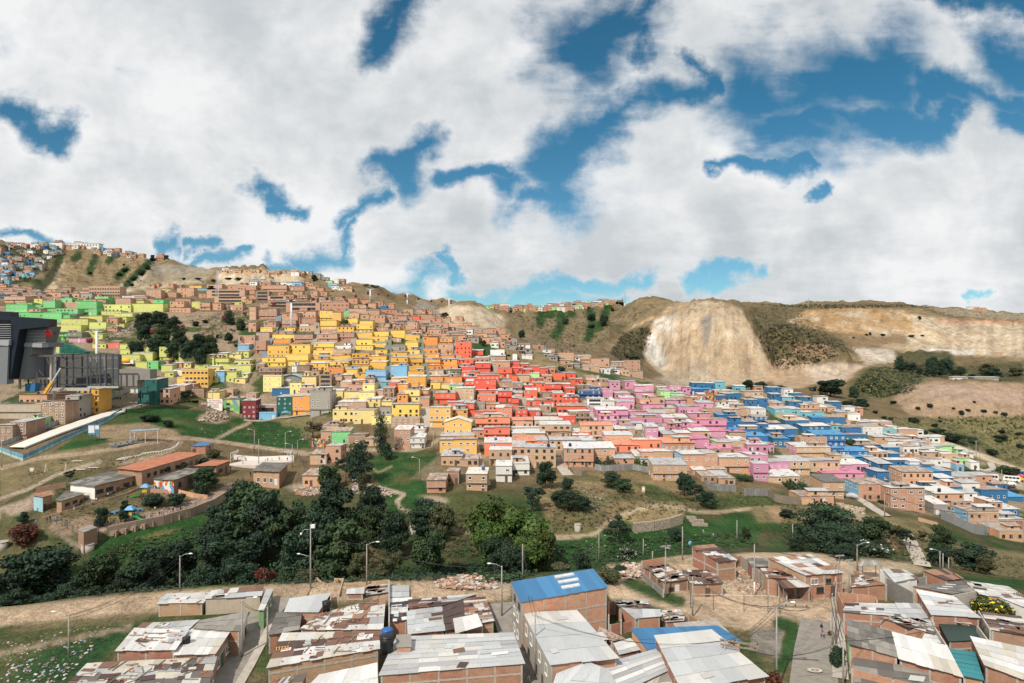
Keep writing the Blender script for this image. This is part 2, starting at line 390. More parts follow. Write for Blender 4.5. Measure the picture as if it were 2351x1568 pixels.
def poly(pts,soft=3.0,d0=0,d1=9999,rough=4.0):
 inside = np.zeros(XX.shape,bool); best = np.full(XX.shape,1e9)
 n = len(pts)
 for i in range(n):
  x0,y0 = pts[i]; x1,y1 = pts[(i + 1) % n]
  c = ((y0 > PYG) != (y1 > PYG)) & (PXG < (x1 - x0) * (PYG - y0) / (y1 - y0 + 1e-9) + x0); inside ^= c
  ax,ay = x1 - x0,y1 - y0; t = np.clip(((PXG - x0) * ax + (PYG - y0) * ay) / (ax * ax + ay * ay + 1e-9),0,1)
  best = np.minimum(best,np.hypot(PXG - x0 - t * ax,PYG - y0 - t * ay))
 sd_ = np.where(inside,best,-best) + nE * rough
 return sstep(-soft,soft,sd_) * (YY > d0) * (YY < d1)
# --- far hills
setc(poly([(95,690),(120,610),(250,580),(360,605),(330,645),(200,672)],6,500),TAN)
setc(poly([(320,640),(350,605),(480,612),(495,625),(470,650),(330,665)],4,500),(0.25,0.205,0.14))
setc(poly([(345,612),(470,614),(475,628),(352,628)],2,500),GREYR); setc(poly([(300,655),(470,640),(470,650),(300,668)],3,500) * 0.8,PALE)
setc(poly([(500,622),(640,620),(700,634),(690,650),(500,655)],4,500),PALE)
setc(poly([(245,690),(290,640),(320,625),(330,640),(275,690)],3,480),PALE)
setc(poly([(100,660),(150,600),(120,700)],6,480) * 0.7,PALE)
for q in ([(290,655),(318,625),(345,600)],[(205,625),(218,590)],[(250,600),(256,590)],[(170,595),(180,585)],[(270,635),(290,618)],[(110,640),(130,610),(140,590)],[(60,640),(90,650)]):
 m = path(q,7,0.6,480,1400,0.8); setc(m,(0.03,0.062,0.02)); SCR = np.maximum(SCR,m)
m = poly([(40,680),(100,640),(130,590),(140,600),(120,650),(80,690)],5,480); setc(m,(0.045,0.05,0.025)); SCR = np.maximum(SCR,m * 0.7)
m = poly([(0,560),(150,570),(120,600),(60,650),(0,660)],8,480); setc(m * 0.9,(0.05,0.055,0.03)); SCR = np.maximum(SCR,m * 0.6)
setc(poly([(560,700),(600,690),(600,730),(500,800),(430,800),(420,740)],6,380),(0.19,0.145,0.085))
setc(poly([(425,735),(500,728),(520,760),(470,770),(430,760)],5,380) * 0.7,PALE)
setc(poly([(300,770),(310,800),(230,800),(200,770),(260,755)],5,350),TAN)
setc(poly([(720,655),(830,660),(960,720),(1000,740),(900,730),(760,690)],6,500),(0.205,0.155,0.088))
setc(poly([(1000,715),(1035,698),(1110,705),(1170,735),(1150,765),(1030,760)],5,480),PALE); setc(poly([(960,690),(1000,700),(1020,740),(940,730)],4,480),GREYR)
# gully hillside left of the dome
setc(poly([(1150,715),(1350,705),(1400,697),(1450,720),(1400,770),(1330,830),(1250,800),(1170,770)],8,480),(0.165,0.128,0.075))
for q in ([(1245,715),(1240,740)],[(1285,712),(1290,730),(1285,755),(1275,770)],[(1355,715),(1360,745),(1350,775)],[(1395,705),(1385,735),(1375,750)],[(1310,712),(1312,720)],[(1268,715),(1262,722)]):
 m = path(q,9,0.7,480,1400,1.0); setc(m,(0.028,0.068,0.02)); SCR = np.maximum(SCR,m)
m = poly([(1400,810),(1430,765),(1475,750),(1500,755),(1478,830),(1430,835)],6,450); setc(m,(0.11,0.09,0.05)); SCR = np.maximum(SCR,m)
m = poly([(1400,745),(1440,700),(1530,695),(1480,725),(1420,770)],6,600); setc(m * 0.8,(0.10,0.085,0.045)); SCR = np.maximum(SCR,m * 0.6)
setc(poly([(1400,745),(1450,700),(1500,686),(1640,686),(1700,700),(1690,720),(1500,740)],4,520,1300,3),(0.19,0.145,0.085)); dm = poly([(1478,820),(1482,775),(1512,725),(1545,698),(1600,690),(1650,692),(1700,706),(1722,750),(1748,795),(1772,845),(1768,876),(1640,890),(1540,882)],3,520,1100,3)
setc(dm,ROCK)
setc(dm * sstep(0.1,0.55,nF + nE * 0.4),PALE); setc(dm * sstep(0.15,0.6,-nF + nE * 0.5) * 0.6,OCHRE)
setc(poly([(1480,815),(1488,772),(1500,765),(1520,800),(1535,845),(1520,850)],3,520,1100,4),(0.52,0.49,0.45))
setc(poly([(1500,735),(1550,720),(1548,765),(1500,765)],4,520,1100,4) * 0.75,WHITE)
setc(poly([(1612,728),(1632,722),(1636,760),(1620,800),(1612,770)],3,520,1100,3),GREYR)
setc(poly([(1500,870),(1560,850),(1620,830),(1640,885),(1560,890)],6,520,1100) * 0.85,(0.31,0.265,0.205))
setc(path([(1455,748),(1500,728),(1560,712),(1650,708)],2.5,0.6,520,1200,0.2) * 0.8,OCHRE); setc(path([(1440,745),(1548,741)],1.2,0.6,520,1100,.2) * 0.7,GREYR)
setc(path([(1650,790),(1720,800)],6,0.8,520,1000) * 0.5,OCHRE)
# dark scrub hills right of the dome
m = poly([(1715,705),(1800,700),(1830,720),(1900,760),(1960,800),(1900,830),(1820,845),(1785,850),(1764,815),(1740,765),(1722,730)],5,500); setc(m,(0.125,0.102,0.056)); SCR = np.maximum(SCR,m)
m = poly([(1730,697),(2351,700),(2351,745),(2200,735),(2100,705),(1850,712),(1800,745)],5,900); setc(m,(0.14,0.112,0.062)); SCR = np.maximum(SCR,m * 0.85)
q1 = poly([(1808,738),(1850,712),(1960,706),(2080,712),(2110,730),(2100,765),(2000,772),(1900,762)],3,800); setc(q1,(0.315,0.205,0.105)); setc(q1 * sstep(0.0,0.5,nF),PALE)
setc(poly([(2090,722),(2200,735),(2351,738),(2351,820),(2200,815),(2050,800),(1950,775),(2100,765)],5,650),PALE);
setc(poly([(2110,802),(2240,803),(2235,815),(2115,813)],3,600),(0.48,0.445,0.39)); setc(poly([(2150,730),(2351,735),(2351,745),(2150,742)],3,800) * 0.8,(0.36,0.20,0.12))
setc(poly([(1960,800),(2050,800),(2060,830),(1990,840)],5,600),(0.42,0.375,0.32)); setc(poly([(1930,770),(2080,768),(2090,790),(1960,795)],4,700),(0.20,0.145,0.085))
setc(poly([(1755,845),(1800,820),(1900,845),(1985,835),(1940,880),(1870,880),(1800,905),(1765,870)],5,480),(0.36,0.26,0.175)); setc(poly([(1815,790),(1880,785),(1930,810),(1900,830),(1830,820)],5,480) * 0.8,(0.30,0.20,0.125))
setc(poly([(1845,840),(1930,830),(1985,840),(1930,875),(1870,878)],4,480),(0.42,0.34,0.265))
m = poly([(1945,890),(1990,845),(2080,835),(2130,860),(2100,900),(2020,915),(1950,915)],6,380,700); setc(m,(0.12,0.115,0.05)); SCR = np.maximum(SCR,m)
m = poly([(2060,800),(2180,805),(2200,840),(2351,830),(2351,880),(2180,870),(2060,850)],6,500,950); setc(m,(0.085,0.08,0.04)); SCR = np.maximum(SCR,m * 0.8)
setc(poly([(2080,885),(2150,875),(2351,880),(2351,955),(2200,960),(2090,955),(2050,915)],5,380,680),(0.30,0.215,0.145)); setc(poly([(2090,890),(2200,880),(2351,895),(2351,930),(2150,920)],5,380,680) * 0.6,(0.34,0.25,0.20))
m = poly([(2000,965),(2351,955),(2351,1120),(2150,1010),(2050,980)],6,320,560); setc(m,(0.165,0.148,0.070)); SCR = np.maximum(SCR,m * 0.35)
m = ell(2200,1010,55,14,10,.4,300,560); setc(m,(0.06,0.07,0.03)); SCR = np.maximum(SCR,m)
setc(poly([(2100,700),(2351,718),(2351,735),(2200,728)],3,1300) * 0.5,(0.4,0.34,0.25))
# --- hillside with houses: bare earth between them
urb = poly([(-800,640),(560,690),(700,690),(1000,745),(1200,790),(1400,850),(1760,880),(1900,930),(2100,1010),(2351,1095),(3100,1200),(3100,1250),(2100,1180),(1760,1105),(1450,1080),(1100,1075),(1000,1000),(760,960),(560,960),(430,930),(-800,1000)],4,200,480,3)
setc(urb,(0.255,0.195,0.135)); setc(urb * sstep(0.52,0.62,nB),GRN2)
for q in ([(1080,775),(1115,800),(1130,830),(1100,800)],[(1105,795),(1160,800)],[(560,765),(600,760)],[(870,790),(890,815)],[(1150,900),(1180,905)],[(1395,870),(1415,880)],[(700,780),(730,770)]):
 setc(path(q,10,0.7,300,520,0.9),(0.035,0.068,0.024))
setc(poly([(1130,790),(1250,815),(1320,850),(1420,880),(1560,890),(1640,905),(1560,905),(1440,890),(1300,880),(1180,850)],6,330,560),(0.205,0.16,0.085))
# --- valley,left: grass,trodden earth,paths
gl = poly([(270,940),(380,930),(560,960),(700,975),(715,1030),(600,1025),(480,1010),(400,1000),(330,985),(300,1000),(100,1060),(120,1040)],4,200,345,4); setc(gl,GREEN); setc(gl * sstep(0.55,0.68,nB),GRN2)
setc(poly([(230,975),(330,970),(410,990),(420,1005),(250,1010),(220,1000)],4,200,345) * 0.9,DIRT); setc(ell(490,960,32,12,0,.4,240,345),PALE)
setc(poly([(0,1050),(180,1030),(280,1010),(410,1010),(410,1035),(280,1060),(100,1100),(0,1160),(0,1100)],4,180,300),(0.165,0.135,0.072)); setc(ell(350,1025,70,10,-8,.4,180,300),(0.17,0.12,0.08))
setc(path([(0,1075),(100,1050),(200,1040),(300,1025),(380,1010),(420,1005),(490,1012),(600,1028),(700,1040)],4,.6,180,320),(0.33,0.25,0.175))
setc(path([(270,1065),(350,1050),(400,1030),(415,1015)],4,.6,180,320),(0.31,0.235,0.165)); setc(path([(490,1012),(540,985),(575,970)],3,.6,180,345),(0.33,0.26,0.18)); setc(path([(0,1145),(60,1125),(130,1090),(230,1060)],3.5,.6,180,300),(0.34,0.28,0.21))
setc(path([(0,1180),(60,1160),(110,1130)],12,.6,170,260),(0.32,0.25,0.19))
sch = poly([(70,1190),(150,1140),(340,1100),(480,1120),(520,1140),(330,1190),(200,1240),(110,1230)],4,165,260); setc(sch,(0.125,0.105,0.055)); setc(sch * sstep(0.5,0.62,nE * 0.5 + 0.5),(0.27,0.195,0.13))
setc(ell(380,1120,40,14,0,.4,170,260) ,(0.28,0.21,0.14)); setc(path([(225,1215),(380,1175),(480,1145),(530,1115)],6,.6,165,260,.1),(0.32,0.235,0.19))
gl = poly([(210,1250),(330,1205),(455,1185),(520,1230),(400,1290),(200,1300)],4,150,215); setc(gl,GREEN); setc(ell(370,1225,40,7,-14,.4,150,215),(0.12,0.12,0.045))
setc(poly([(0,1170),(110,1240),(190,1290),(0,1330)],5,140,215),(0.115,0.108,0.050)); setc(path([(122,1212),(150,1235),(178,1255)],4,.6,150,215,.2),(0.25,0.2,0.15))
setc(poly([(700,960),(800,965),(830,1000),(700,1010),(690,985)],4,200,345),(0.16,0.125,0.07)); setc(poly([(640,955),(720,950),(720,1000),(650,1000)],5,230,345),(0.155,0.14,0.07))
gm = poly([(590,970),(690,985),(690,1030),(590,1030)],4,220,345); setc(gm,GREEN)
gm = poly([(845,1050),(900,1035),(1000,1035),(1010,1070),(975,1110),(985,1130),(960,1180),(900,1200),(880,1120),(850,1090)],4,170,300,4); setc(gm,GREEN); setc(gm * sstep(0.62,0.72,nB),GRN2)
setc(path([(590,1025),(700,1042),(800,1032),(950,1034),(985,1024),(1005,1010)],3.5,.6,200,320),(0.34,0.27,0.19)); setc(path([(845,1070),(870,1085),(900,1070)],2.5,.6,180,300),(0.2,0.17,0.09)); setc(ell(925,1098,20,14,0,.5,180,290) * 0.6,(0.12,0.11,0.045))
setc(path([(880,1122),(928,1135),(912,1150),(918,1165),(945,1178)],3.5,.6,150,260),(0.36,0.29,0.21)); setc(path([(1040,1215),(1110,1232)],2.5,.6,150,230),(0.28,0.22,0.14)); setc(ell(1000,1145,35,8,10,.4,170,250),(0.3,0.24,0.17))
setc(ell(705,1120,45,12,0,.4,170,270),(0.33,0.27,0.21)); setc(ell(760,1170,40,20,30,.4,150,250),(0.16,0.12,0.07)); setc(path([(830,1240),(865,1290),(880,1320)],9,.7,140,215),(0.17,0.13,0.07))
setc(poly([(1030,1140),(1110,1125),(1100,1200),(1040,1200)],5,160,250),(0.07,0.08,0.03)); setc(poly([(940,1100),(1090,1115),(1180,1090),(1180,1060),(1000,1050)],4,200,300),(0.17,0.14,0.085))
# --- valley,right
hl = poly([(1250,1090),(1440,1080),(1600,1120),(1800,1140),(1960,1170),(1960,1180),(1700,1165),(1550,1165),(1430,1190),(1350,1240),(1270,1235),(1230,1130)],5,165,260,4); setc(hl,(0.205,0.155,0.082)); setc(hl * sstep(0.5,0.62,nB) * 0.8,(0.10,0.10,0.045))
setc(poly([(1450,1105),(1500,1110),(1560,1140),(1780,1150),(1780,1160),(1500,1150)],4,180,250) ,(0.07,0.088,0.032)); setc(poly([(1620,1140),(1800,1130),(1810,1165),(1640,1165)],4,170,250),(0.065,0.085,0.03))
setc(poly([(1440,1170),(1530,1160),(1580,1175),(1560,1195),(1460,1205),(1420,1190)],4,165,240),(0.235,0.18,0.09))
gr = poly([(1240,1245),(1450,1215),(1560,1210),(1700,1180),(1750,1215),(1730,1255),(1560,1265),(1460,1290),(1340,1310),(1240,1310)],5,140,215,4); setc(gr,GREEN); setc(gr * sstep(0.55,0.66,nB),(0.04,0.075,0.026))
setc(path([(1270,1235),(1330,1232),(1370,1225),(1390,1200),(1430,1182),(1490,1162),(1530,1160),(1600,1175),(1650,1176),(1720,1168),(1800,1165),(1870,1168)],3.5,.6,160,250),(0.33,0.265,0.175))
setc(poly([(1720,1160),(1850,1165),(2000,1180),(2100,1190),(2200,1250),(2351,1270),(3100,1320),(3100,1400),(2351,1330),(2200,1310),(2130,1290),(2060,1240),(1960,1215),(1790,1200),(1740,1200)],5,150,235),(0.165,0.135,0.070)); setc(ell(1785,1180,20,14,40,.4,160,240),(0.3,0.2,0.12)); setc(ell(2040,1245,30,14,30,.4,150,240),(0.22,0.15,0.09))
setc(poly([(1760,1240),(1860,1235),(1870,1270),(1770,1265)],4,150,215),(0.05,0.078,0.028)); setc(path([(2100,1305),(2200,1330),(2351,1345)],7,.6,140,200),GREEN)
setc(path([(1960,1180),(2020,1205),(2050,1210),(2075,1225),(2085,1240)],7,.6,150,240),(0.31,0.25,0.175))
setc(path([(2150,1010),(2250,1045),(2351,1085)],6,.5,240,420,.2),PALE); setc(poly([(2250,1060),(2351,1075),(2351,1125),(2290,1110)],4,220,400),PALE)
setc(ell(2270,1080,40,14,0,.5,230,380),(0.07,0.08,0.035)); setc(poly([(2230,1085),(2290,1080),(2300,1095),(2240,1100)],3,220,380),GREYR)
# --- near plateau: dirt road,yard,grass and litter
setc(path([(-400,1440),(0,1417),(200,1395),(360,1382),(620,1362),(900,1355),(1150,1362)],19,.5,90,150,.35),(0.41,0.305,0.21)); setc(path([(560,1370),(640,1375),(600,1400)],22,.5,90,150),(0.33,0.24,0.16))
setc(poly([(0,1455),(250,1430),(360,1430),(250,1520),(140,1560),(0,1600)],4,80,150),(0.075,0.085,0.034)); gl = poly([(60,1510),(240,1440),(320,1430),(230,1520),(150,1568),(20,1568)],5,80,150); setc(gl,(0.030,0.072,0.026))
setc(path([(0,1500),(150,1470),(300,1440)],5,.6,90,150),(0.24,0.19,0.13))
setc(poly([(1390,1330),(1480,1290),(1560,1275),(1640,1280),(1760,1260),(1860,1265),(1950,1290),(2100,1310),(2000,1345),(1920,1400),(1920,1470),(1830,1470),(1600,1420),(1500,1390),(1400,1370)],5,90,175),(0.46,0.345,0.24))
setc(path([(1400,1300),(1450,1300),(1530,1290),(1650,1275)],7,.6,100,175),(0.36,0.28,0.18)); setc(path([(1445,1335),(1510,1365),(1560,1380)],13,.6,90,170),(0.045,0.08,0.028)); setc(path([(1960,1290),(2060,1300),(2110,1305)],10,.6,120,190),(0.34,0.27,0.185))
setc(path([(1790,1430),(1820,1440),(1815,1490),(1790,1530)],15,.5,80,130),(0.035,0.078,0.026)); setc(ell(1110,1345,70,12,0,.4,110,160),(0.31,0.25,0.20)); setc(path([(1080,1328),(1200,1322)],6,.6,110,150),(0.12,0.105,0.05))
setc(poly([(1730,1440),(1800,1445),(1790,1510),(1720,1490)],3,80,140),(0.24,0.215,0.185))
rk = (sstep(0.24,0.34,COL[...,0]) * far)[...,None]; stk = fbm(PXG / 5 + nF * 2,GZ / 28,5,81); strat = fbm(GZ / 5 + nF * 3,PXG / 140,4,82); blot = fbm(XX / 30,GZ / 18,5,83)
COL *= 1 + rk * ((stk - 0.5) * 0.7 + (strat - 0.5) * 0.6 + (blot - 0.5) * 0.7)[...,None]; oc = rk[...,0] * sstep(0.52,0.66,fbm(XX / 45,GZ / 22,5,84)) * 0.35; setc(oc,OCHRE)
COL *= (0.88 + 0.24 * nC[...,None]); COL = np.clip(COL,0.012,0.8)
scrub_base = far * sstep(0.5,0.66,nB) * 0.45; SCR = np.clip(np.maximum(SCR,scrub_base),0,1)
SCR *= (1 - sstep(0.36,0.46,COL[...,0]) * 0.9)
def m_terrain():
 def fn(t,bs):
  co = objco(t)
  at_ = t.n('ShaderNodeAttribute',_attribute_name='cover'); sc = t.n('ShaderNodeAttribute',_attribute_name='scrub')
  n1 = t.noise(co,0.9,6,0.65); n2 = t.noise(co,0.11,6,0.6); n3 = t.noise(co,4.5,3,0.6)
  k = t.math('ADD',t.math('ADD',t.mr(n1,0.3,0.7,-0.3,0.3),t.mr(n2,0.3,0.7,-0.26,0.26)),t.mr(n3,0.3,0.7,0.82,1.18))
  c = t.vm('SCALE',at_.outputs['Color'],None); t.link(k,c.node.inputs[3])
  # dark bushes dotted over the scrub
  vo = t.n('ShaderNodeTexVoronoi',Vector=t.vm('MULTIPLY',co,(1,1,0.6)),Scale=0.17); d1 = t.mr(t.math('ADD',vo.outputs['Distance'],t.mr(n1,0.3,0.7,-0.15,0.15)),0.22,0.52,1.0,0.0)
  vo2 = t.n('ShaderNodeTexVoronoi',Vector=co,Scale=0.55); d2 = t.mr(vo2.outputs['Distance'],0.15,0.5,0.8,0.0)
  mk = t.math('MULTIPLY',t.math('MAXIMUM',d1,d2),t.mr(t.noise(co,0.05,4),0.35,0.6,0.25,1.0))
  mk = t.math('MULTIPLY',mk,sc.outputs['Fac'],clamp=True)
  c = t.mix(mk,c,(0.028,0.034,0.017))
  n4 = t.noise(t.vm('MULTIPLY',co,(1,0.5,0.22)),0.22,7,0.7,0.4)
  h = t.math('ADD',t.math('ADD',t.math('ADD',t.math('MULTIPLY',n1,0.6),t.math('MULTIPLY',n3,0.12)),t.math('MULTIPLY',mk,1.6)),t.math('MULTIPLY',n4,2.6))
  bump(t,bs,h,0.9,1.1)
  return c
 return material('earth',fn,0.95,0,0.1)
def make_terrain():
 nx,nd = XX.shape
 V = np.stack([XX,YY,GZ],-1).reshape(-1,3).astype(np.float32)
 i = np.arange(nx - 1)[:,None] * nd + np.arange(nd - 1)[None,:]
 q = np.stack([i,i + nd,i + nd + 1,i + 1],-1).reshape(-1).astype(np.int32)
 me = bpy.data.meshes.new('terrain'); me.vertices.add(nx * nd); me.vertices.foreach_set('co',V.ravel())
 nf = len(q) // 4; me.loops.add(nf * 4); me.loops.foreach_set('vertex_index',q)
 me.polygons.add(nf); me.polygons.foreach_set('loop_start',np.arange(nf,dtype=np.int32) * 4); me.polygons.foreach_set('loop_total',np.full(nf,4,np.int32))
 me.polygons.foreach_set('use_smooth',np.ones(nf,bool)); me.update(calc_edges=True)
 a = me.attributes.new('cover','FLOAT_COLOR','POINT'); c4 = np.ones((nx * nd,4),np.float32); c4[:,:3] = COL.reshape(-1,3); a.data.foreach_set('color',c4.ravel())
 b = me.attributes.new('scrub','FLOAT','POINT'); b.data.foreach_set('value',SCR.reshape(-1).astype(np.float32))
 me.materials.append(m_terrain())
 o = link('terrain',me); tag(o,kind='structure')
make_terrain()
S.cycles.max_bounces = 4; S.cycles.diffuse_bounces = 2; S.cycles.glossy_bounces = 2; S.cycles.transmission_bounces = 2; S.cycles.caustics_reflective = False; S.cycles.caustics_refractive = False
# ================================================================== materials
def tint(t,col,amt=0.12,hue=0.01):
 r = orand(t)
 hs = t.n('ShaderNodeHueSaturation',Color=col)
 t.link(t.mr(r,0,1,0.5 - hue,0.5 + hue),hs.inputs['Hue']); t.link(t.mr(r,0,1,1 - amt,1 + amt),hs.inputs['Value'])
 return hs.outputs[0]
def weather(t,co,c,amt=0.25,scale=0.35,dirt=(0.16,0.13,0.10)):
 n = t.noise(co,scale,6,0.65); n2 = t.noise(t.vm('MULTIPLY',co,(2.2,2.2,0.35)),1.0,5,0.6)
 k = t.math('MULTIPLY',t.math('ADD',t.mr(n,0.45,0.75),t.mr(n2,0.5,0.8)),amt,clamp=True)
 return t.mix(k,c,dirt)
def m_brick(name,c1,c2,mortar=(0.36,0.31,0.26),var=0.16,size=1.0):
 def fn(t,bs):
  uv = uvco(t)
  b = t.n('ShaderNodeTexBrick',Vector=uv,Color1=c1,Color2=c2,Mortar=mortar,Scale=1.0,**{'Mortar Size': 0.016,'Bias': -0.1,'Brick Width': 0.42 * size,'Row Height': 0.22 * size})
  n = t.noise(uv,0.22,4,0.6)
  c = t.mix(t.mr(n,0.35,0.68),b.outputs['Color'],t.mix(0.5,b.outputs['Color'],(0.42,0.33,0.24)))
  bigp = t.n('ShaderNodeTexBrick',Vector=uv,Color1=(1,1,1),Color2=(0.72,0.70,0.68),Mortar=(1,1,1),Scale=1.0,**{'Mortar Size': 0.0,'Bias': -0.55,'Brick Width': 0.84 * size,'Row Height': 0.44 * size})
  c = t.mix(0.85,c,bigp.outputs['Color'],'MULTIPLY')
  c = tint(t,weather(t,objco(t),c,0.22,0.5,(0.24,0.18,0.14)),var,0.008)
  bump(t,bs,b.outputs['Fac'],-0.25,0.02)
  return c
 return material(name,fn,0.93,0,0.15)
def m_paint(name,c,var=0.10,hue=0.008,dirt=0.22):
 def fn(t,bs):
  co = objco(t)
  fade = t.noise(co,0.18,4,0.6)
  cc = t.mix(t.mr(fade,0.35,0.7,0.0,0.22),c,tuple(min(0.9,x * 0.75 + 0.12) for x in c))
  # courses of block showing through thin paint
  b = t.n('ShaderNodeTexBrick',Vector=uvco(t),Color1=(1,1,1),Color2=(0.93,0.93,0.93),Mortar=(0.9,0.9,0.9),Scale=1.0,**{'Mortar Size': 0.02,'Brick Width': 0.45,'Row Height': 0.3})
  cc = t.mix(0.8,cc,b.outputs['Color'],'MULTIPLY')
  return tint(t,weather(t,co,cc,dirt,0.4,tuple(x * 0.5 + 0.03 for x in c)),var,hue)
 return material(name,fn,0.8,0,0.25)
def m_flat(name,c,rough=0.8,metal=0.0,n=0.12,scale=3.0,spec=0.3):
 def fn(t,bs):
  if n == 0: return c
  k = t.noise(objco(t),scale,5,0.6)
  return t.mix(t.mr(k,0.3,0.7,0,1),tuple(x * (1 - n) for x in c),tuple(min(1,x * (1 + n)) for x in c))
 return material(name,fn,rough,metal,spec)
def m_roof(name,base,alt,rust=0.25,corr=0.18,dark=0.15,rough=0.6,rustc=(0.13,0.055,0.035)):
 """sheet roofing: overlapping sheets of slightly different age, corrugation, rust and lichen"""
 def fn(t,bs):
  uv = uvco(t); r = orand(t)
  off = t.n('ShaderNodeCombineXYZ',X=t.math('MULTIPLY',r,37.0),Y=t.math('MULTIPLY',r,91.0)).outputs[0]
  uo = t.vm('ADD',uv,off)
  b = t.n('ShaderNodeTexBrick',Vector=uo,Color1=base,Color2=alt,Mortar=tuple(x * 0.45 for x in base),Scale=1.0,_offset=0.37,**{'Mortar Size': 0.022,'Bias': 0.0,'Brick Width': 0.95,'Row Height': 2.6})
  n = t.noise(uo,0.55,6,0.65); n2 = t.noise(t.vm('MULTIPLY',uo,(3.0,0.55,1)),1.0,5,0.6)
  c = t.mix(t.mr(n2,0.48,0.72,0,dark * 2),b.outputs['Color'],tuple(x * 0.42 for x in base))
  lv = t.math('SUBTRACT',0.74,t.math('MULTIPLY',t.math('ADD',t.math('MULTIPLY',r,0.5),0.5),rust * 0.62))
  rk = t.n('ShaderNodeMapRange',_interpolation_type='SMOOTHSTEP',i0=t.math('ADD',t.math('MULTIPLY',n,0.6),t.math('MULTIPLY',n2,0.4)),i2=0.80,i3=0.0,i4=1.0)
  t.link(lv,rk.inputs[1])
  c = t.mix(rk.outputs[0],c,rustc)
  wv = t.n('ShaderNodeTexWave',Vector=uv,Scale=1.0 / corr / 6.283 * 3.14159,_wave_type='BANDS',_bands_direction='X')
  bump(t,bs,wv.outputs['Fac'],0.5,0.03)
  return tint(t,c,0.10,0.0)
 return material(name,fn,rough,0,0.4)
BRICK = m_brick('brick_orange',(0.58,0.265,0.15),(0.46,0.195,0.11),(0.50,0.38,0.29))
BRICKT = m_brick('brick_tan',(0.56,0.325,0.175),(0.45,0.24,0.13),(0.52,0.42,0.32))
BRICKD = m_brick('brick_brown',(0.30,0.155,0.09),(0.235,0.115,0.07),(0.30,0.24,0.19))
BRICKF = m_brick('brick_near',(0.37,0.135,0.075),(0.285,0.10,0.058),(0.33,0.26,0.21))
BRICKN = m_brick('brick_near_tan',(0.40,0.235,0.13),(0.33,0.165,0.095),(0.35,0.28,0.21))
CONC = m_flat('concrete',(0.36,0.33,0.29),0.9,0,0.25); CONCD = m_flat('concrete_dark',(0.20,0.19,0.175),0.9,0,0.25); PLASTER = m_paint('plaster_beige',(0.42,0.35,0.27),0.06,0.0,0.5)
PAINTS = {
 'y': m_paint('paint_yellow',(0.74,0.47,0.11)),'Y': m_paint('paint_pale_yellow',(0.74,0.60,0.24)),'d': m_paint('paint_deep_yellow',(0.70,0.39,0.075)),
 'o': m_paint('paint_orange',(0.72,0.31,0.085)),'e': m_paint('paint_apricot',(0.68,0.40,0.13)),'r': m_paint('paint_red',(0.68,0.115,0.07)),
 's': m_paint('paint_salmon',(0.72,0.21,0.13)),'p': m_paint('paint_pink',(0.56,0.25,0.36)),'u': m_paint('paint_blue',(0.03,0.135,0.285)),
 't': m_paint('paint_turquoise',(0.16,0.42,0.48)),'g': m_paint('paint_green',(0.17,0.52,0.19)),'l': m_paint('paint_lime',(0.54,0.56,0.17)),
 'w': m_paint('paint_white',(0.68,0.66,0.62)),'k': m_paint('paint_grey',(0.31,0.285,0.25)),'G': m_paint('paint_dark_green',(0.012,0.10,0.085)),
 'N': m_paint('paint_navy',(0.03,0.085,0.20)),'R': m_paint('paint_maroon',(0.22,0.03,0.03)),'m': m_paint('paint_mint',(0.36,0.66,0.25)),
 'a': m_paint('paint_light_blue',(0.20,0.42,0.62)),'v': m_paint('paint_olive',(0.20,0.21,0.14)),
 'b': BRICK, 'c': BRICKT, 'n': BRICKD, 'f': BRICKF, 'z': CONC, 'h': PLASTER, 'j': BRICKN }
CNAME = {'y':'yellow','Y':'pale yellow','d':'deep yellow','o':'orange','e':'apricot','r':'red','s':'salmon','p':'pink','u':'blue','t':'turquoise','g':'green','l':'lime','w':'white','k':'grey',
 'G':'dark green','N':'navy','R':'maroon','m':'mint green','a':'light blue','v':'olive','b':'orange brick','c':'tan brick','n':'brown brick','f':'red brick','z':'concrete','h':'beige plaster','j':'mixed brick'}
ROOFS = {
 'W': m_roof('roof_light',(0.62,0.60,0.58),(0.50,0.49,0.48),0.10),'Z': m_roof('roof_zinc',(0.45,0.45,0.46),(0.34,0.34,0.35),0.22),'R': m_roof('roof_rusty',(0.46,0.40,0.34),(0.24,0.15,0.11),0.55),
 'B': m_roof('roof_blue',(0.075,0.27,0.50),(0.06,0.24,0.46),0.04,0.3,0.06),'S': m_roof('roof_salmon',(0.62,0.27,0.17),(0.54,0.21,0.13),0.05),'P': m_roof('roof_pink',(0.56,0.22,0.33),(0.50,0.19,0.29),0.04),
 'D': m_roof('roof_fibre',(0.165,0.15,0.13),(0.13,0.118,0.105),0.08,0.17),'O': m_roof('roof_tile',(0.42,0.15,0.075),(0.36,0.12,0.06),0.05),'G': m_roof('roof_dark_green',(0.02,0.055,0.045),(0.018,0.048,0.04),0.0),
 'T': m_roof('roof_turquoise',(0.03,0.22,0.24),(0.025,0.20,0.22),0.0,0.3,0.05),'K': m_flat('roof_slab',(0.30,0.27,0.24),0.9,0,0.3,0.8),'C': m_roof('roof_clean',(0.53,0.54,0.55),(0.47,0.48,0.49),0.03,0.2,0.07),
 'L': m_roof('roof_cream',(0.60,0.57,0.50),(0.55,0.52,0.45),0.06,0.2,0.12),'X': m_roof('roof_brown',(0.10,0.05,0.04),(0.075,0.04,0.033),0.2) }
RNAME = {'W':'pale sheet','Z':'zinc','R':'rusty sheet','B':'blue sheet','S':'salmon sheet','P':'pink sheet','D':'dark fibre','O':'orange tile','G':'dark green','T':'turquoise','K':'flat concrete','C':'clean grey','L':'cream sheet','X':'brown'}
GLASS = m_flat('window_glass',(0.025,0.03,0.034),0.12,0,0.0,spec=0.5); GLASSB = m_flat('window_glass_curtain',(0.22,0.21,0.20),0.3,0,0.3,2.0)
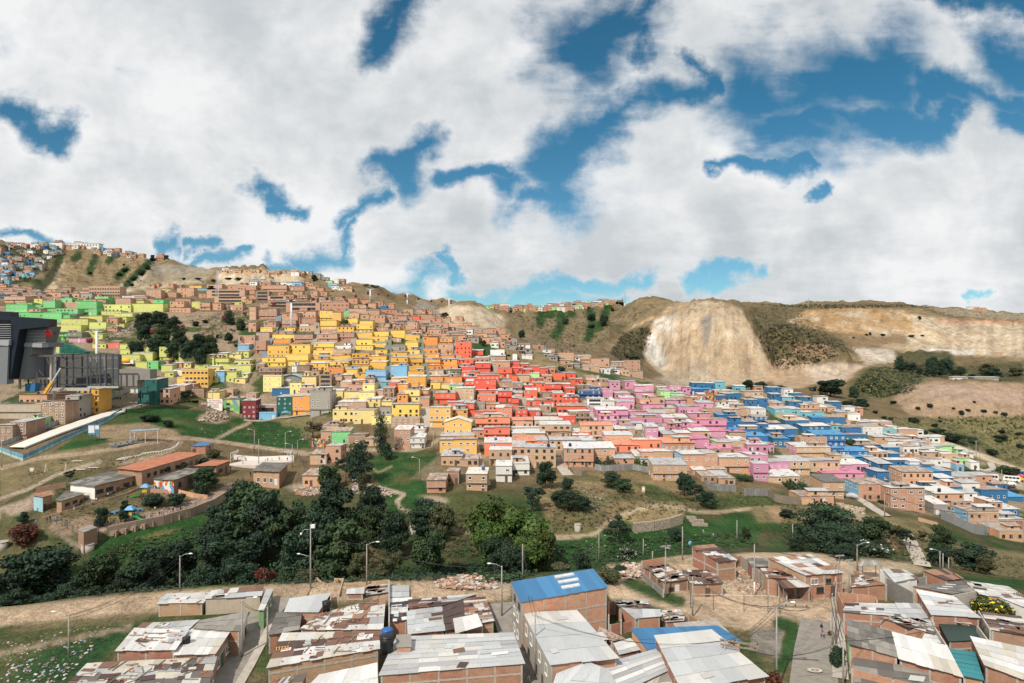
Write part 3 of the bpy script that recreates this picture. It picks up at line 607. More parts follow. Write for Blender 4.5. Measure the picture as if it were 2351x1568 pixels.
FRW = m_flat('frame_white',(0.66,0.65,0.62),0.6,0,0.05); FRD = m_flat('frame_dark',(0.06,0.05,0.045),0.6,0,0.1); DOORM = m_flat('door_metal',(0.10,0.07,0.055),0.6); DOORW = m_flat('door_white',(0.55,0.54,0.52),0.6); DOORG = m_flat('door_green',(0.02,0.12,0.08),0.6)
VOID = m_flat('dark_interior',(0.02,0.018,0.016),0.95,0,0.0)
# ================================================================== windows and doors (facing -Y,base at z = 0,wall plane y = 0)
WIN = {}
def win_mesh(w,h,style,near):
 w = round(w * 5) / 5; h = round(h * 5) / 5; key = (w,h,style,near)
 if key in WIN: return WIN[key]
 fm = FRW if style in 'wc' else FRD; gm = GLASSB if style == 'c' else GLASS
 fr = MB(); t = 0.10 if near else 0.14
 fr.box(-w/2,w/2,-0.07,0.05,0,t); fr.box(-w/2,w/2,-0.07,0.05,h - t,h); fr.box(-w/2,-w/2 + t,-0.07,0.05,t,h - t); fr.box(w/2 - t,w/2,-0.07,0.05,t,h - t)
 nm = max(1,round(w / 0.75)) - 1
 for i in range(nm):
  x = -w/2 + w * (i + 1) / (nm + 1); fr.box(x - t * 0.3,x + t * 0.3,-0.05,0.05,t,h - t)
 fr.box(-w/2 - 0.08,w/2 + 0.08,-0.14,0.05,-0.08,0.0)      # sill
 if near:
  pn = MB(); pn.box(-w/2 + t,w/2 - t,-0.03,0.03,t,h - t,bottom=False)
  WIN[key] = (fr.mesh('window',[fm]),pn.mesh('pane',[gm]))
 else:
  fr.box(-w/2 + t,w/2 - t,-0.03,0.03,t,h - t,m=1,bottom=False)
  WIN[key] = (fr.mesh('window',[fm,gm]),None)
 return WIN[key]
def window(parent,x,y,z,w,h,style='d',near=False,rz=0.0,name='window'):
 fm,pm = win_mesh(w,h,style,near)
 o = link(name,fm,parent,(x,y,z),(0,0,rz))
 if pm: link('pane',pm,o)
 return o
DM = {}
def door(parent,x,y,z,w=1.0,h=2.1,mt=None,rz=0.0):
 mt = mt or DOORM; key = (w,h,mt.name)
 if key not in DM:
  b = MB(); b.box(-w/2,w/2,-0.05,0.04,0,h)
  for i in range(2): b.box(-w/2 + 0.12,w/2 - 0.12,-0.075,-0.05,0.15 + i * h * 0.47,0.15 + i * h * 0.47 + h * 0.38)
  DM[key] = b.mesh('door',[mt])
 return link('door',DM[key],parent,(x,y,z),(0,0,rz))
# ================================================================== hillside houses
REG = {1: (0,516.5),2: (587.8,516.5),3: (1175.5,631.4),4: (1763.2,631.4),5: (0,861.0),6: (587.8,861.0),7: (1175.5,918.3),8: (1763.2,918.3),9: (0,1176.6),10: (587.8,1176.6),11: (1175.5,1176.6),12: (1763.2,1176.6)}
def reg(k,x,y): return REG[k][0] + x / 4.0,REG[k][1] + y / 4.0
HOUSES = []        # records for labelling
def sheet(mb,x0,x1,y0,y1,za,zb,th=0.07,m=0):
 """sloping roof slab: za along y0, zb along y1"""
 mb.face([(x0,y0,za),(x1,y0,za),(x1,y1,zb),(x0,y1,zb)],m=m)
 mb.face([(x0,y1,zb - th),(x1,y1,zb - th),(x1,y0,za - th),(x0,y0,za - th)],m=m)
 mb.face([(x0,y0,za - th),(x1,y0,za - th),(x1,y0,za),(x0,y0,za)],m=m); mb.face([(x1,y1,zb - th),(x0,y1,zb - th),(x0,y1,zb),(x1,y1,zb)],m=m)
 mb.face([(x1,y0,za - th),(x1,y1,zb - th),(x1,y1,zb),(x1,y0,za)],m=m); mb.face([(x0,y1,zb - th),(x0,y0,za - th),(x0,y0,za),(x0,y1,zb)],m=m)
HN = {'b': 'brick_house', 'c': 'brick_house', 'n': 'brick_house', 'f': 'brick_house'}
def house(px0,px1,pyt,pyb,col,roof=None,left=None,dep=None,rz=None,win='a',nfl=None,dmin=60,name=None,style=None,gable=False,open_top=False,rec=True,simple=False,front_y=0.0):
 pc = (px0 + px1) / 2; d = find(pc,pyb,dmin)
 x = (pc - CX) / F * d; zb = ground_z(pc,d)
 zb = (CY - pyb) / F * d
 w = max(1.6,(px1 - px0) / F * d); h = max(1.8,(pyb - pyt) / F * d)
 rnd = random.Random(int(px0 * 131 + pyb * 17))
 if rz is None: rz = rnd.uniform(-2.5,2.5)
 if dep is None: dep = (7.5 if d > 330 else 9.5) * rnd.uniform(0.85,1.15)
 n = nfl or max(1,round(h / 2.55)); fh = h / n
 name = name or HN.get(col, 'painted_house'); mat = PAINTS[col]; brick = col in 'bcnf'
 root = empty(name,(x,d,zb),R(rz))
 # --- walls
 b = MB(); jut = 0.55 if (n > 1 and rnd.random() < 0.45 and not simple) else 0.0
 lm = 1 if left else 0
 topz = h
 def shell(x0,x1,y0,y1,z0,z1):
  b.wall((x0,y0),(x1,y0),z0,z1); b.wall((x1,y0),(x1,y1),z0,z1); b.wall((x1,y1),(x0,y1),z0,z1); b.wall((x0,y1),(x0,y0),z0,z1,m=lm)
 if jut:
  shell(-w/2 + 0.02,w/2 - 0.02,0,dep,-7,fh); shell(-w/2,w/2,-jut,dep - 0.01,fh - 0.12,topz)
  b.face([(-w/2,0,fh - 0.12),(w/2,0,fh - 0.12),(w/2,-jut,fh - 0.12),(-w/2,-jut,fh - 0.12)])
 else: shell(-w/2,w/2,0,dep,-7,topz)
 b.face([(-w/2,-jut,topz - 0.06),(w/2,-jut,topz - 0.06),(w/2,dep,topz - 0.06),(-w/2,dep,topz - 0.06)],m=2)
 mats = [mat,PAINTS[left] if left else mat,ROOFS['K']]
 if brick and not simple:          # concrete frame showing in the brickwork
  k = max(1,round(w / 3.2))
  for i in range(k + 1):
   cx = -w/2 + (w - 0.24) * i / k + 0.12; b.box(cx - 0.12,cx + 0.12,-jut - 0.03,-jut + 0.1,fh * (1 if jut else 0) - (0.1 if jut else 0),topz,m=3)
  for i in range(1,n + 1):
   b.box(-w/2,w/2,-jut - 0.045,-jut + 0.1,fh * i - 0.26,fh * i - 0.02 if i < n else topz - 0.01,m=3)
  for i in (0,1): b.box(w/2 - 0.1,w/2 + 0.03,dep * (0.48 + 0.5 * i) - 0.12,dep * (0.48 + 0.5 * i) + 0.1,0,topz,m=3); b.box(-w/2 - 0.03,-w/2 + 0.1,dep * (0.48 + 0.5 * i) - 0.12,dep * (0.48 + 0.5 * i) + 0.1,0,topz,m=3)
  mats.append(CONC)
 elif not simple and n > 1 and rnd.random() < 0.6:
  for i in range(1,n): b.box(-w/2,w/2,-jut - 0.06,-jut + 0.1,fh * i - 0.1,fh * i + 0.08)
 b.build('wall',mats,root)
 # --- roof
 if roof is None: roof = rnd.choice('ZZWWRK') if pyb > 800 else rnd.choice('ZRKW')
 rb = MB(); oh = rnd.uniform(0.15,0.45)
 if gable:
  rp = w * 0.16
  b2 = MB(); b2.face([(-w/2,-jut,topz),(w/2,-jut,topz),(0,-jut,topz + rp)]); b2.face([(w/2,dep,topz),(-w/2,dep,topz),(0,dep,topz + rp)]); b2.build('gable',[mat],root)
  for sx in (-1,1):
   p = [(0,-jut - oh,topz + rp + 0.08),(sx * (w/2 + oh),-jut - oh,topz - 0.05),(sx * (w/2 + oh),dep,topz - 0.05),(0,dep,topz + rp + 0.08)]
   rb.face(p if sx < 0 else p[::-1]); rb.face([(a,c,e - 0.08) for a,c,e in (p[::-1] if sx < 0 else p)])
   rb.face([p[0],p[1],(p[1][0],p[1][1],p[1][2] - 0.1),(p[0][0],p[0][1],p[0][2] - 0.1)])
  rb.build('roof', [ROOFS[roof]], root)
 elif roof == 'K':                # slab with a parapet and column stubs
  ph = rnd.choice([0.0,0.35,0.6]);
  if ph:
   for q in ((-w/2,w/2,-jut - 0.02,-jut + 0.14),(-w/2,-w/2 + 0.16,-jut + 0.14,dep - 0.16),(w/2 - 0.16,w/2,-jut + 0.14,dep - 0.16)): rb.box(*q,topz - 0.05,topz + ph,m=1)
  for i in range(rnd.choice([0,2,3])):
   cx = rnd.uniform(-w/2 + 0.3,w/2 - 0.3); cy = rnd.uniform(0.5,dep - 0.5); rb.box(cx - 0.12,cx + 0.12,cy - 0.12,cy + 0.12,topz - 0.06,topz + rnd.uniform(0.6,1.3),m=2)
  rb.box(-w/2 - 0.04,w/2 + 0.04,-jut - 0.06,dep + 0.04,topz - 0.16,topz + 0.02)
  rb.build('roof', [ROOFS['K'], mat, CONC], root)
 else:
  sl = rnd.choice([-1,1,1]) * rnd.uniform(0.02,0.08) * dep
  za,zb2 = topz + 0.12 + max(0,-sl),topz + 0.12 + max(0,sl)
  split = w > 7.5 and rnd.random() < 0.6 and not simple
  if split:
   k = rnd.uniform(-0.15,0.15) * w
   sheet(rb,-w/2 - oh * 0.5,k + 0.1,-jut - oh,dep + 0.2,za,zb2); sheet(rb,k,w/2 + oh * 0.5,-jut - oh + rnd.uniform(-0.3,0.6),dep + 0.2,za + 0.13,zb2 + 0.1,m=1)
  else: sheet(rb,-w/2 - oh * 0.5,w/2 + oh * 0.5,-jut - oh,dep + 0.2,za,zb2)
  if not simple:
   for i in range(rnd.randint(2,6)):        # stones and boards holding the sheets down
    cx = rnd.uniform(-w/2,w/2); cy = rnd.uniform(0,dep - 0.5); zz = za + (zb2 - za) * (cy + jut + oh) / (dep + jut + oh) + 0.16
    rb.obox((cx,cy,zz),(rnd.uniform(0.15,0.9),rnd.uniform(-.2,.2),0),(0,0.13,0),(0,0,0.07),m=2)
  b3 = MB()
  rb.build('roof', [ROOFS[roof], ROOFS[rnd.choice(roof + roof + 'ZR')], CONCD if rnd.random() < 0.5 else BRICK], root)
  # infill up to the high edge of the sheets
  zt = max(za,zb2) - 0.1
  yb_ = dep if zb2 > za else -jut
  b3.face([(-w/2,yb_,topz - 0.1),(w/2,yb_,topz - 0.1),(w/2,yb_,zt),(-w/2,yb_,zt)])
  for sx in (-1,1): b3.face([(sx * w/2,-jut,topz - 0.1),(sx * w/2,dep,topz - 0.1),(sx * w/2,yb_,zt)])
  b3.build('eaves_wall',[mat],root)
 # --- rooms added on top of some roofs
 if not simple and not gable and d < 430 and rnd.random() < 0.24 and w > 3.2:
  rw = w * rnd.uniform(0.3,0.6); rx = rnd.uniform(-w/2 + 0.2,w/2 - rw - 0.2); ry = rnd.uniform(0.6,2.6); rh = rnd.uniform(1.3,2.2); zt_ = topz - 0.1; x_ = MB(); x_.box(rx,rx + rw,ry,ry + 3.0,zt_,zt_ + rh); xm = mat if rnd.random() < 0.4 else rnd.choice([BRICK,BRICKT,PAINTS['k']])
  x_.box(rx + rw * .3,rx + rw * .3 + .8,ry - 0.04,ry + 0.1,zt_ + 0.5,zt_ + min(rh - .2,1.6),m=1); sheet(x_,rx - 0.3,rx + rw + 0.3,ry - 0.5,ry + 3.2,zt_ + rh + 0.05,zt_ + rh + 0.3,m=2); x_.build('roof_room',[xm,VOID,ROOFS[rnd.choice('ZWR')]],root)
 # --- windows and doors
 near = d < 262; nw = 0
 style = style or rnd.choice('dddwwc' if col not in 'bcn' else 'ddddwwc')
 if win != 'n' and w > 2.2:
  per = max(1,round(w / (2.6 if win == 'a' else 2.0))); ww = (rnd.choice([0.8,1.0,1.2]) if d < 330 else rnd.choice([0.6,0.8,1.0])) if win == 'a' else 1.3
  ww = min(ww,w / per * 0.7); wh = rnd.choice([0.9,1.0,1.1]) if d < 330 else rnd.choice([0.7,0.8,0.9])
  if win == 'b': ww = w * 0.72; per = 1; wh = fh * 0.5; style = 'd'
  for f in range(n):
   for i in range(per):
    if win == 'a' and rnd.random() < (0.5 if d > 330 else 0.3): continue
    if fh < 2.0 and f == 0 and h < 2.0: continue
    xx = -w/2 + w * (i + 0.5) / per + rnd.uniform(-0.2,0.2) * (win == 'a')
    zz = f * fh + min(0.95,fh * 0.38)
    hh = min(wh,fh - min(0.95,fh * 0.38) - 0.25)
    if hh < 0.4: continue
    window(root,xx,-(jut if f else 0) - 0.0,zz,ww,hh,style,near); nw += 1
  if (pyb > 860 and rnd.random() < 0.6) or rnd.random() < 0.2:
   door(root,rnd.uniform(-w/2 + 0.7,w/2 - 0.7),-0.0,0,0.9,min(2.05,fh - 0.15),rnd.choice([DOORM,DOORW,DOORM]))
  # side facing the middle of the picture
  sx = 1 if pc < CX else -1
  if d < 420 and (rnd.random() < 0.55 or left):
   ps = max(1,round(dep / 3.0))
   for f in range(n):
    for i in range(ps):
     if rnd.random() < (0.2 if left else 0.55): continue
     hh = min(1.1,fh - min(0.95,fh * 0.38) - 0.25)
     if hh < 0.4: continue
     window(root,sx * w/2,dep * (i + 0.5) / ps,f * fh + min(0.95,fh * 0.38),1.2 if left else 1.0,hh,'w' if left else style,near,R(90) if sx > 0 else R(-90)); nw += 1
 r = dict(o=root,px=pc,py=pyb,col=col,n=n,w=w,nw=nw,roof=roof,left=left,d=d,area=(px1 - px0) * (pyb - pyt),name=name,h=h,x=x,zt=zb + h)
 if rec: HOUSES.append(r)
 return r
# region | x0 x1 ytop ybase colour [roof] [options] in quarter-pixels of that region
HDATA = """
#1
55 250 735 830 g
155 300 720 795 g
300 400 732 792 g
400 510 697 792 g
510 708 718 770 b
512 712 766 838 g
250 372 770 828 b
95 392 800 850 g
395 565 812 890 g
712 893 703 800 g
560 662 672 716 g
655 852 690 712 g
875 1000 662 735 g
850 972 680 742 b
812 890 772 832 g
562 640 828 890 g
640 702 815 862 k
1410 1500 688 772 g
960 1200 738 800 l
1200 1495 722 802 l
1205 1322 692 736 l
920 1112 790 826 l
1055 1220 812 872 l
1225 1340 806 842 l
565 806 868 930 l
730 940 838 892 l
490 742 918 985 l
820 975 893 967 l
1092 1160 845 897 l
560 620 982 1060 g
620 755 988 1060 v
630 790 1042 1078 p
335 550 1092 1172 l
850 970 1092 1132 l
970 1095 1088 1132 s
1100 1270 1098 1148 l
1105 1192 1152 1202 l
1100 1282 1198 1256 l
1220 1400 1172 1242 l
1315 1415 1118 1212 l
1465 1695 1128 1252 l
1642 1800 1178 1272 l
1245 1350 1258 1312 l
1350 1452 1258 1326 g
1482 1582 1288 1352 l
1590 1685 1328 1382 w
1835 1965 1218 1292 l
1902 2005 1188 1232 l
1982 2100 1224 1292 l
2150 2295 1242 1292 l
2020 2145 1272 1324 l
1985 2060 1342 1440 a
2060 2172 1345 1442 l
2110 2300 1292 1348 l
1670 1910 1330 1480 y K w=f
1625 1702 1405 1462 y K
0 200 578 636 b
40 240 658 712 b
200 330 622 662 n
820 1105 572 668 c K w=f
730 820 612 656 b
610 730 642 672 b
1060 1200 672 742 b
1120 1330 648 692 w
1340 1480 602 662 b
1300 1420 687 722 b
1485 1570 587 617 Y
1625 1780 582 662 b
1740 1850 557 587 y
1780 1900 582 602 t
1560 1690 702 767 b
1610 1750 682 722 b
1760 1840 712 767 l
1835 1930 712 782 b
1930 2030 724 782 b
2030 2120 714 772 n
2040 2132 682 714 l
2130 2222 707 737 l
2120 2230 737 782 b
1555 1750 757 802 b
0 50 642 692 u
2190 2340 1022 1112 b
2282 2350 892 982 b
2185 2285 1098 1152 a
2290 2350 752 872 b
1895 2250 600 660 b K w=b
1970 2255 655 715 b K w=b
820 920 1450 1500 n
0 160 620 660 n
330 420 640 680 b
420 560 660 700 n
1480 1620 620 660 b
2150 2350 560 600 b
1900 2040 545 580 b
#2
0 190 772 862 b
70 182 888 962 b
40 150 948 1012 y
0 122 988 1062 b
0 92 1062 1182 b
240 387 812 922 b
240 366 878 938 b
390 546 792 882 b
395 550 852 922 b
405 480 908 942 w
400 550 932 977 c
190 342 973 1008 b
150 352 1008 1062 y
352 522 1008 1078 b
160 317 1048 1088 o
105 302 1112 1222 y
305 496 1102 1212 y
275 480 1192 1292 y
60 272 1218 1302 y
330 402 1292 1352 w
375 492 1292 1388 n
0 76 1278 1332 n
30 242 1312 1382 n K
480 582 1338 1392 c
588 702 792 882 y
702 782 802 922 y
592 742 882 967 y
745 897 932 1002 y
570 747 1002 1078 b
747 902 992 1062 b
600 742 962 1002 b
540 717 1083 1157 y
525 717 1148 1204 y
717 872 1108 1152 w
712 872 1143 1208 c
505 697 1198 1242 y
697 872 1203 1242 y
505 692 1240 1288 y
672 852 1253 1322 y
500 662 1268 1342 y
657 802 1313 1364 o
737 852 1303 1342 y
952 1072 878 962 y
925 1072 918 992 y
920 1067 988 1042 y
1067 1217 978 1034 y
1067 1212 1033 1072 y
920 1067 1053 1108 y
1067 1197 1083 1124 y
910 1072 1108 1148 y
885 1040 1188 1252 d
1040 1197 1203 1262 d
885 1037 1243 1312 d
1042 1197 1258 1318 d
860 1032 1298 1354 y
832 932 1323 1402 y
1012 1192 1343 1432 a K s=w
1010 1052 1312 1346 a
815 932 863 912 y
850 947 808 862 b Z g
775 887 800 838 g Z g
1237 1367 973 1034 y
1370 1502 1008 1064 y
1235 1332 1043 1072 c
1372 1487 1073 1148 y
1240 1372 1108 1152 k R
1392 1502 1148 1194 y
1235 1387 1168 1218 d
1392 1532 1193 1238 d
1240 1392 1213 1304 d
1395 1532 1228 1294 d
1235 1387 1296 1402 a
1392 1542 1303 1354 d
1392 1542 1348 1412 d
1240 1392 1408 1454 d
1392 1557 1393 1504 d
1532 1667 1023 1104 o
1667 1802 1043 1104 o
1537 1672 1133 1184 o
1672 1812 1093 1174 b
1547 1682 1183 1228 o
1682 1822 1193 1228 o
1552 1692 1228 1294 o
1692 1847 1233 1294 o
1582 1702 1293 1334 o
1702 1852 1288 1334 o
1582 1722 1333 1384 c
1722 1877 1328 1374 v
1592 1762 1388 1434 o
1752 1892 1398 1454 o
1602 1692 1443 1504 y
1692 1772 1463 1504 Y
1772 1892 1468 1522 m s=w
1832 1977 1078 1224 r K
1852 1997 1238 1304 r
2012 2152 1268 1354 r
1882 2012 1303 1354 r
1887 2042 1348 1398 r
2042 2202 1358 1404 r
1902 2062 1393 1444 r
2067 2202 1403 1454 r
1922 2202 1433 1504 r
2217 2350 1318 1404 r
2242 2350 1433 1484 b
602 850 718 792 b
682 822 693 722 b
577 682 663 712 b
382 472 643 692 b
502 562 603 672 b
292 442 563 602 b
52 282 558 612 b
852 1012 768 812 b
1012 1132 783 832 b
1132 1292 773 812 b
1042 1182 833 892 b
1182 1382 843 902 b
1292 1402 803 852 b
1387 1502 838 872 r
1362 1482 893 962 b
1482 1602 873 942 b
1592 1762 903 982 b
1762 1902 903 952 b
1572 1702 953 1002 b
1712 1852 973 1012 b
1852 1952 963 1002 b
1957 2052 933 1012 n
2052 2202 953 1032 b
2202 2292 973 1012 b
2057 2162 1038 1062 c
2172 2252 1033 1072 b
1852 1922 1003 1032 w
2152 2282 1148 1202 w
2152 2292 1203 1242 b
2012 2142 1218 1264 b
2177 2332 1253 1312 b
1077 1212 943 972 b
0 120 612 702 n K w=b
110 275 652 722 b K w=b
275 590 712 792 b K w=b
110 330 702 762 n K w=b
1130 1250 820 850 b
1250 1370 860 900 b
1480 1640 820 870 b
900 1010 740 770 b
1030 1100 715 760 b
1140 1200 740 790 u
210 320 522 545 b
410 500 522 541 w
640 700 513 535 m
715 757 497 535 w
757 812 497 532 b
330 402 434 455 a
400 470 760 800 b
#6
65 232 12 152 Y
420 552 12 122 Y
310 417 72 172 Y
147 307 122 187 u Z s=w
580 692 0 122 n K w=b
405 572 122 178 b W
780 882 62 152 b
850 987 92 152 b
980 1087 87 182 Y
1085 1167 142 202 b
1165 1267 122 202 n
1142 1227 62 112 t
1225 1307 67 152 r
1307 1392 82 168 o
1395 1492 72 132 o
1370 1502 138 242 Y
1490 1582 138 212 o
700 790 10 80 c
790 880 0 60 b
1000 1090 30 80 b
1645 1832 168 267 r
1832 2002 122 232 c
2030 2232 2 102 r
2002 2202 48 132 r
2002 2252 143 182 r
2202 2350 63 112 b
2222 2350 143 252 r
2032 2202 183 242 s
1910 2002 258 362 r Z s=w
2002 2102 258 312 k
28 187 282 350 b Z w=b
28 187 350 406 a K s=w
188 338 202 367 G Z s=w
339 498 192 367 o Z s=w
500 692 152 367 k K
705 900 322 442 Y K
896 1086 322 447 Y K
1062 1242 372 452 Y K
750 1012 248 322 b
1020 1142 218 292 Y
810 952 153 212 Y s=w
950 1087 158 242 Y
1152 1252 243 302 Y s=w
1247 1497 272 402 y
1240 1502 400 480 c
1590 1787 303 482 e W
1730 1977 432 547 e L g
1790 1942 320 402 e
615 757 462 542 c R
595 692 522 602 b R
695 862 522 637 g R s=w
845 1002 560 642 n R
1000 1132 590 652 c R
1270 1417 502 682 b W
1415 1547 572 672 w W
1420 1547 502 552 w
1687 2027 605 722 e Z
1692 2002 562 602 e Z
1700 1892 742 832 c Z
1872 2042 775 842 c R
1570 1742 962 1082 b R
1747 1862 902 1002 n R
1932 2122 905 1062 c L
2012 2332 393 492 s
2092 2332 493 592 s
2000 2200 340 392 s S
2200 2350 300 392 s
2097 2350 622 742 s W
2142 2350 692 832 c W L=w
2202 2350 832 982 w W
640 777 662 802 b Z
495 647 728 822 c R
425 622 922 1022 b R
1140 1240 300 370 k R
1500 1590 215 300 b
1760 1900 250 310 s
#3
0 47 928 1032 r
50 162 918 976 c
160 252 903 946 m
370 492 905 966 r K
167 277 948 992 r
102 187 1012 1062 r
187 302 992 1072 r
0 92 988 1076 n
302 452 1002 1082 r
442 537 1002 1062 r
0 97 1082 1132 s
127 232 1058 1142 r
287 377 1088 1162 n
377 472 1088 1182 r
472 612 1118 1192 r W
0 62 1128 1222 r
132 282 1152 1204 r
262 392 1163 1212 r
412 682 1203 1272 r
32 142 1238 1322 r s=w
142 262 1243 1304 r
262 357 1203 1292 n
527 717 1258 1362 n
432 582 1293 1367 r W
0 192 1333 1402 b S
207 467 1333 1402 c W
257 542 1373 1482 c W
0 252 1413 1446 c W
632 927 1383 1477 b S
542 722 1443 1482 s W
427 567 723 772 b
602 727 743 802 b
727 892 763 882 b
652 802 833 882 c
922 1032 803 872 b
1032 1177 783 882 b
947 1077 873 916 c
1072 1202 883 942 c
782 902 863 902 w
677 802 928 962 c
762 897 983 1022 b
602 742 1013 1042 n
0 47 593 642 k
62 167 638 667 w R
192 292 643 682 b
312 392 673 702 b
92 187 738 772 w
5 47 733 792 w
617 822 1063 1132 N K s=w
722 822 1023 1076 N K s=w
690 832 1138 1210 w W w=b
830 942 1153 1224 w W
827 927 1048 1132 p
942 1087 1088 1132 p
992 1127 1128 1192 p
947 1122 1168 1227 p
1132 1302 1018 1082 p s=w
1137 1302 1073 1132 p
1442 1552 1018 1092 p K
1332 1442 1033 1062 b
1367 1452 1063 1142 m
1452 1572 1083 1117 m
1457 1602 1118 1152 c
1262 1402 1123 1182 c
1172 1267 1138 1202 b
1407 1597 1153 1182 p
1202 1402 1193 1252 p P
1532 1722 1208 1277 p
772 1067 1238 1332 p W
1067 1242 1263 1312 p W
1242 1442 1273 1302 p
1282 1502 1223 1262 c R
797 977 1293 1372 p P
857 962 1343 1402 p W
717 862 1218 1262 p
1092 1382 1323 1357 p W
1387 1617 1313 1347 p W
1622 1822 1283 1307 p W
1677 1967 1333 1422 p S
1502 1682 1358 1412 p W
1567 1747 1393 1452 p P s=w
997 1122 1383 1422 p Z s=w
1225 1342 1393 1522 p C L=h
1347 1422 1393 1432 w R
1412 1517 1403 1442 p P s=w
1642 1812 1433 1502 c W
1787 1962 1433 1492 p P s=w
1387 1522 1463 1542 b Z L=R
1622 1752 1048 1102 N B
1747 1837 1048 1077 u B
1867 2042 1063 1102 c W
1952 2112 1093 1152 u
2132 2302 1073 1152 c
2242 2350 1133 1222 u
1792 1927 1228 1292 c W
1927 2192 1228 1302 c W s=w
2192 2332 1228 1292 w W s=w
1897 2067 1288 1352 u B
2072 2217 1328 1382 u
2217 2350 1298 1372 u
1972 2262 1353 1422 u B
1960 2260 1425 1480 u B
2000 2150 1450 1530 n P
2150 2350 1480 1560 u B
560 700 1480 1510 c
#7
0 305 308 372 b C
45 332 378 432 s S
392 512 303 342 c R
347 632 373 462 c Z
642 852 373 432 b C
852 1112 323 402 c C L=p
862 1162 413 477 s S
1115 1372 383 452 s W
927 1132 268 312 b W
477 747 443 612 b C
747 947 443 562 b W
0 122 433 582 b Z
122 402 443 622 c Z
0 160 582 692 w W
1192 1477 493 572 b W
1292 1602 593 742 c Z
1662 1972 643 692 c W
1562 1892 503 652 b W L=a
1897 2177 533 672 b W
1392 1682 393 472 b S L=a
1617 1812 358 442 p P
1880 2122 393 462 c Z L=m
2002 2142 363 422 b W
2185 2350 523 702 p W s=w
2212 2350 583 742 p C s=w
2052 2202 483 542 p P
1800 2100 450 500 b P
2160 2350 410 480 p W
1180 1300 560 600 w Z
1130 1340 530 560 c W
1740 1990 700 760 n R
1900 2050 720 790 c R
#8
0 202 583 692 p
150 387 563 682 c
390 662 573 672 c
662 922 593 662 p W
502 882 673 722 p P
0 57 413 482 p
252 572 433 522 c W L=p
297 542 353 447 b K
437 707 318 432 u B
0 277 268 352 u W
317 572 240 322 u W s=w
162 377 188 252 u W
407 712 163 227 u B
682 857 253 312 u R
702 917 333 382 u R
47 187 353 432 u B s=w
577 702 448 502 u B s=w
652 922 470 522 u B s=w
902 1102 478 542 b W
792 1037 413 452 u R
1117 1212 493 532 u
802 982 528 572 u B
1000 1132 583 692 u Z L=u
1232 1512 660 792 b R L=b
1002 1112 663 752 u s=w
1512 1687 655 722 u B
1332 1502 618 662 u B
1392 1547 755 812 u L L=u
830 1122 775 927 b R L=a
1127 1437 823 1012 b C s=w
497 697 748 902 c D
0 292 703 772 c W
302 602 893 962 b R
1522 1792 855 977 b W L=k
1682 1882 933 1002 b W
1842 2117 1033 1172 c R L=a
1960 2202 840 922 u R L=u
1552 1792 803 872 u W
2062 2202 773 832 u
2152 2307 1003 1072 u W s=w
2042 2152 943 1062 b W
2122 2350 1103 1202 f W
2122 2350 1200 1292 c K
2202 2350 893 932 u B
1525 1650 960 1060 k W
62 212 83 162 t
212 302 83 142 t
112 267 128 202 c L=Y
302 512 113 162 t
302 472 43 117 b
482 627 68 112 c W
632 732 113 172 c
732 847 128 192 w K
0 142 33 62 b
842 1002 203 247 b
1002 1137 203 252 b
872 1052 243 332 w K
1052 1182 273 322 t K
1202 1372 283 352 b
1242 1382 423 492 w
1102 1242 383 442 w
1422 1572 483 532 c
1512 1692 433 482 m W
1592 1732 503 562 c W
1487 1602 553 602 w
1602 1722 573 622 w W
1732 1802 593 662 a W
1742 1852 533 602 m
1862 1942 573 642 w
1680 1920 705 752 n Z
1180 1300 330 390 k R
1300 1420 370 420 n R
1380 1500 380 440 c R
640 760 200 245 c
1430 1600 640 680 n Z
0 60 290 350 u
190 300 340 390 u B
#5
1265 1440 45 272 G S s=d
2226 2350 235 402 R Z s=w
170 637 188 262 b S
600 722 192 402 k Z s=d
716 912 132 352 d W s=d
380 602 250 447 n Z s=w
-60 382 268 402 h K w=n
245 367 402 492 m Z
105 247 430 592 n Z
-60 112 472 622 n Z
1460 1560 130 270 b Z
1860 2018 155 215 Y Z s=w
1760 1870 130 200 n R
2040 2140 130 195 b K
2055 2200 222 328 Y Z
2260 2350 165 225 b K
1640 1780 85 130 b W
1545 1700 100 160 b W
"""
def build_houses():
 k = 1; recs = []
 for ln in HDATA.strip().split('\n'):
  if ln[0] == '#': k = int(ln[1:]); continue
  q = ln.split(); x0,x1,y0,y1 = map(float,q[:4]); col = q[4]
  kw = {}
  for o in q[5:]:
   if len(o) == 1 and o in ROOFS: kw['roof'] = o
   elif o == 'g': kw['gable'] = True
   elif o[:2] == 'w=': kw['win'] = o[2:]
   elif o[:2] == 's=': kw['style'] = o[2:]
   elif o[:2] == 'L=': kw['left'] = o[2:]
  a = reg(k,x0,y0); b = reg(k,x1,y1)
  recs.append((b[1],a[0],b[0],a[1],b[1],col,kw,k))
 for (_,x0,x1,y0,y1,col,kw,k) in recs:
  if k in (7,8) and 'dep' not in kw: kw['dep'] = 11.0 if k == 7 else 10.0
  if y1 > 905 and k in (3,6) and 'dep' not in kw: kw['dep'] = 9.5
  house(x0,x1,y0,y1,col,**kw)
build_houses()
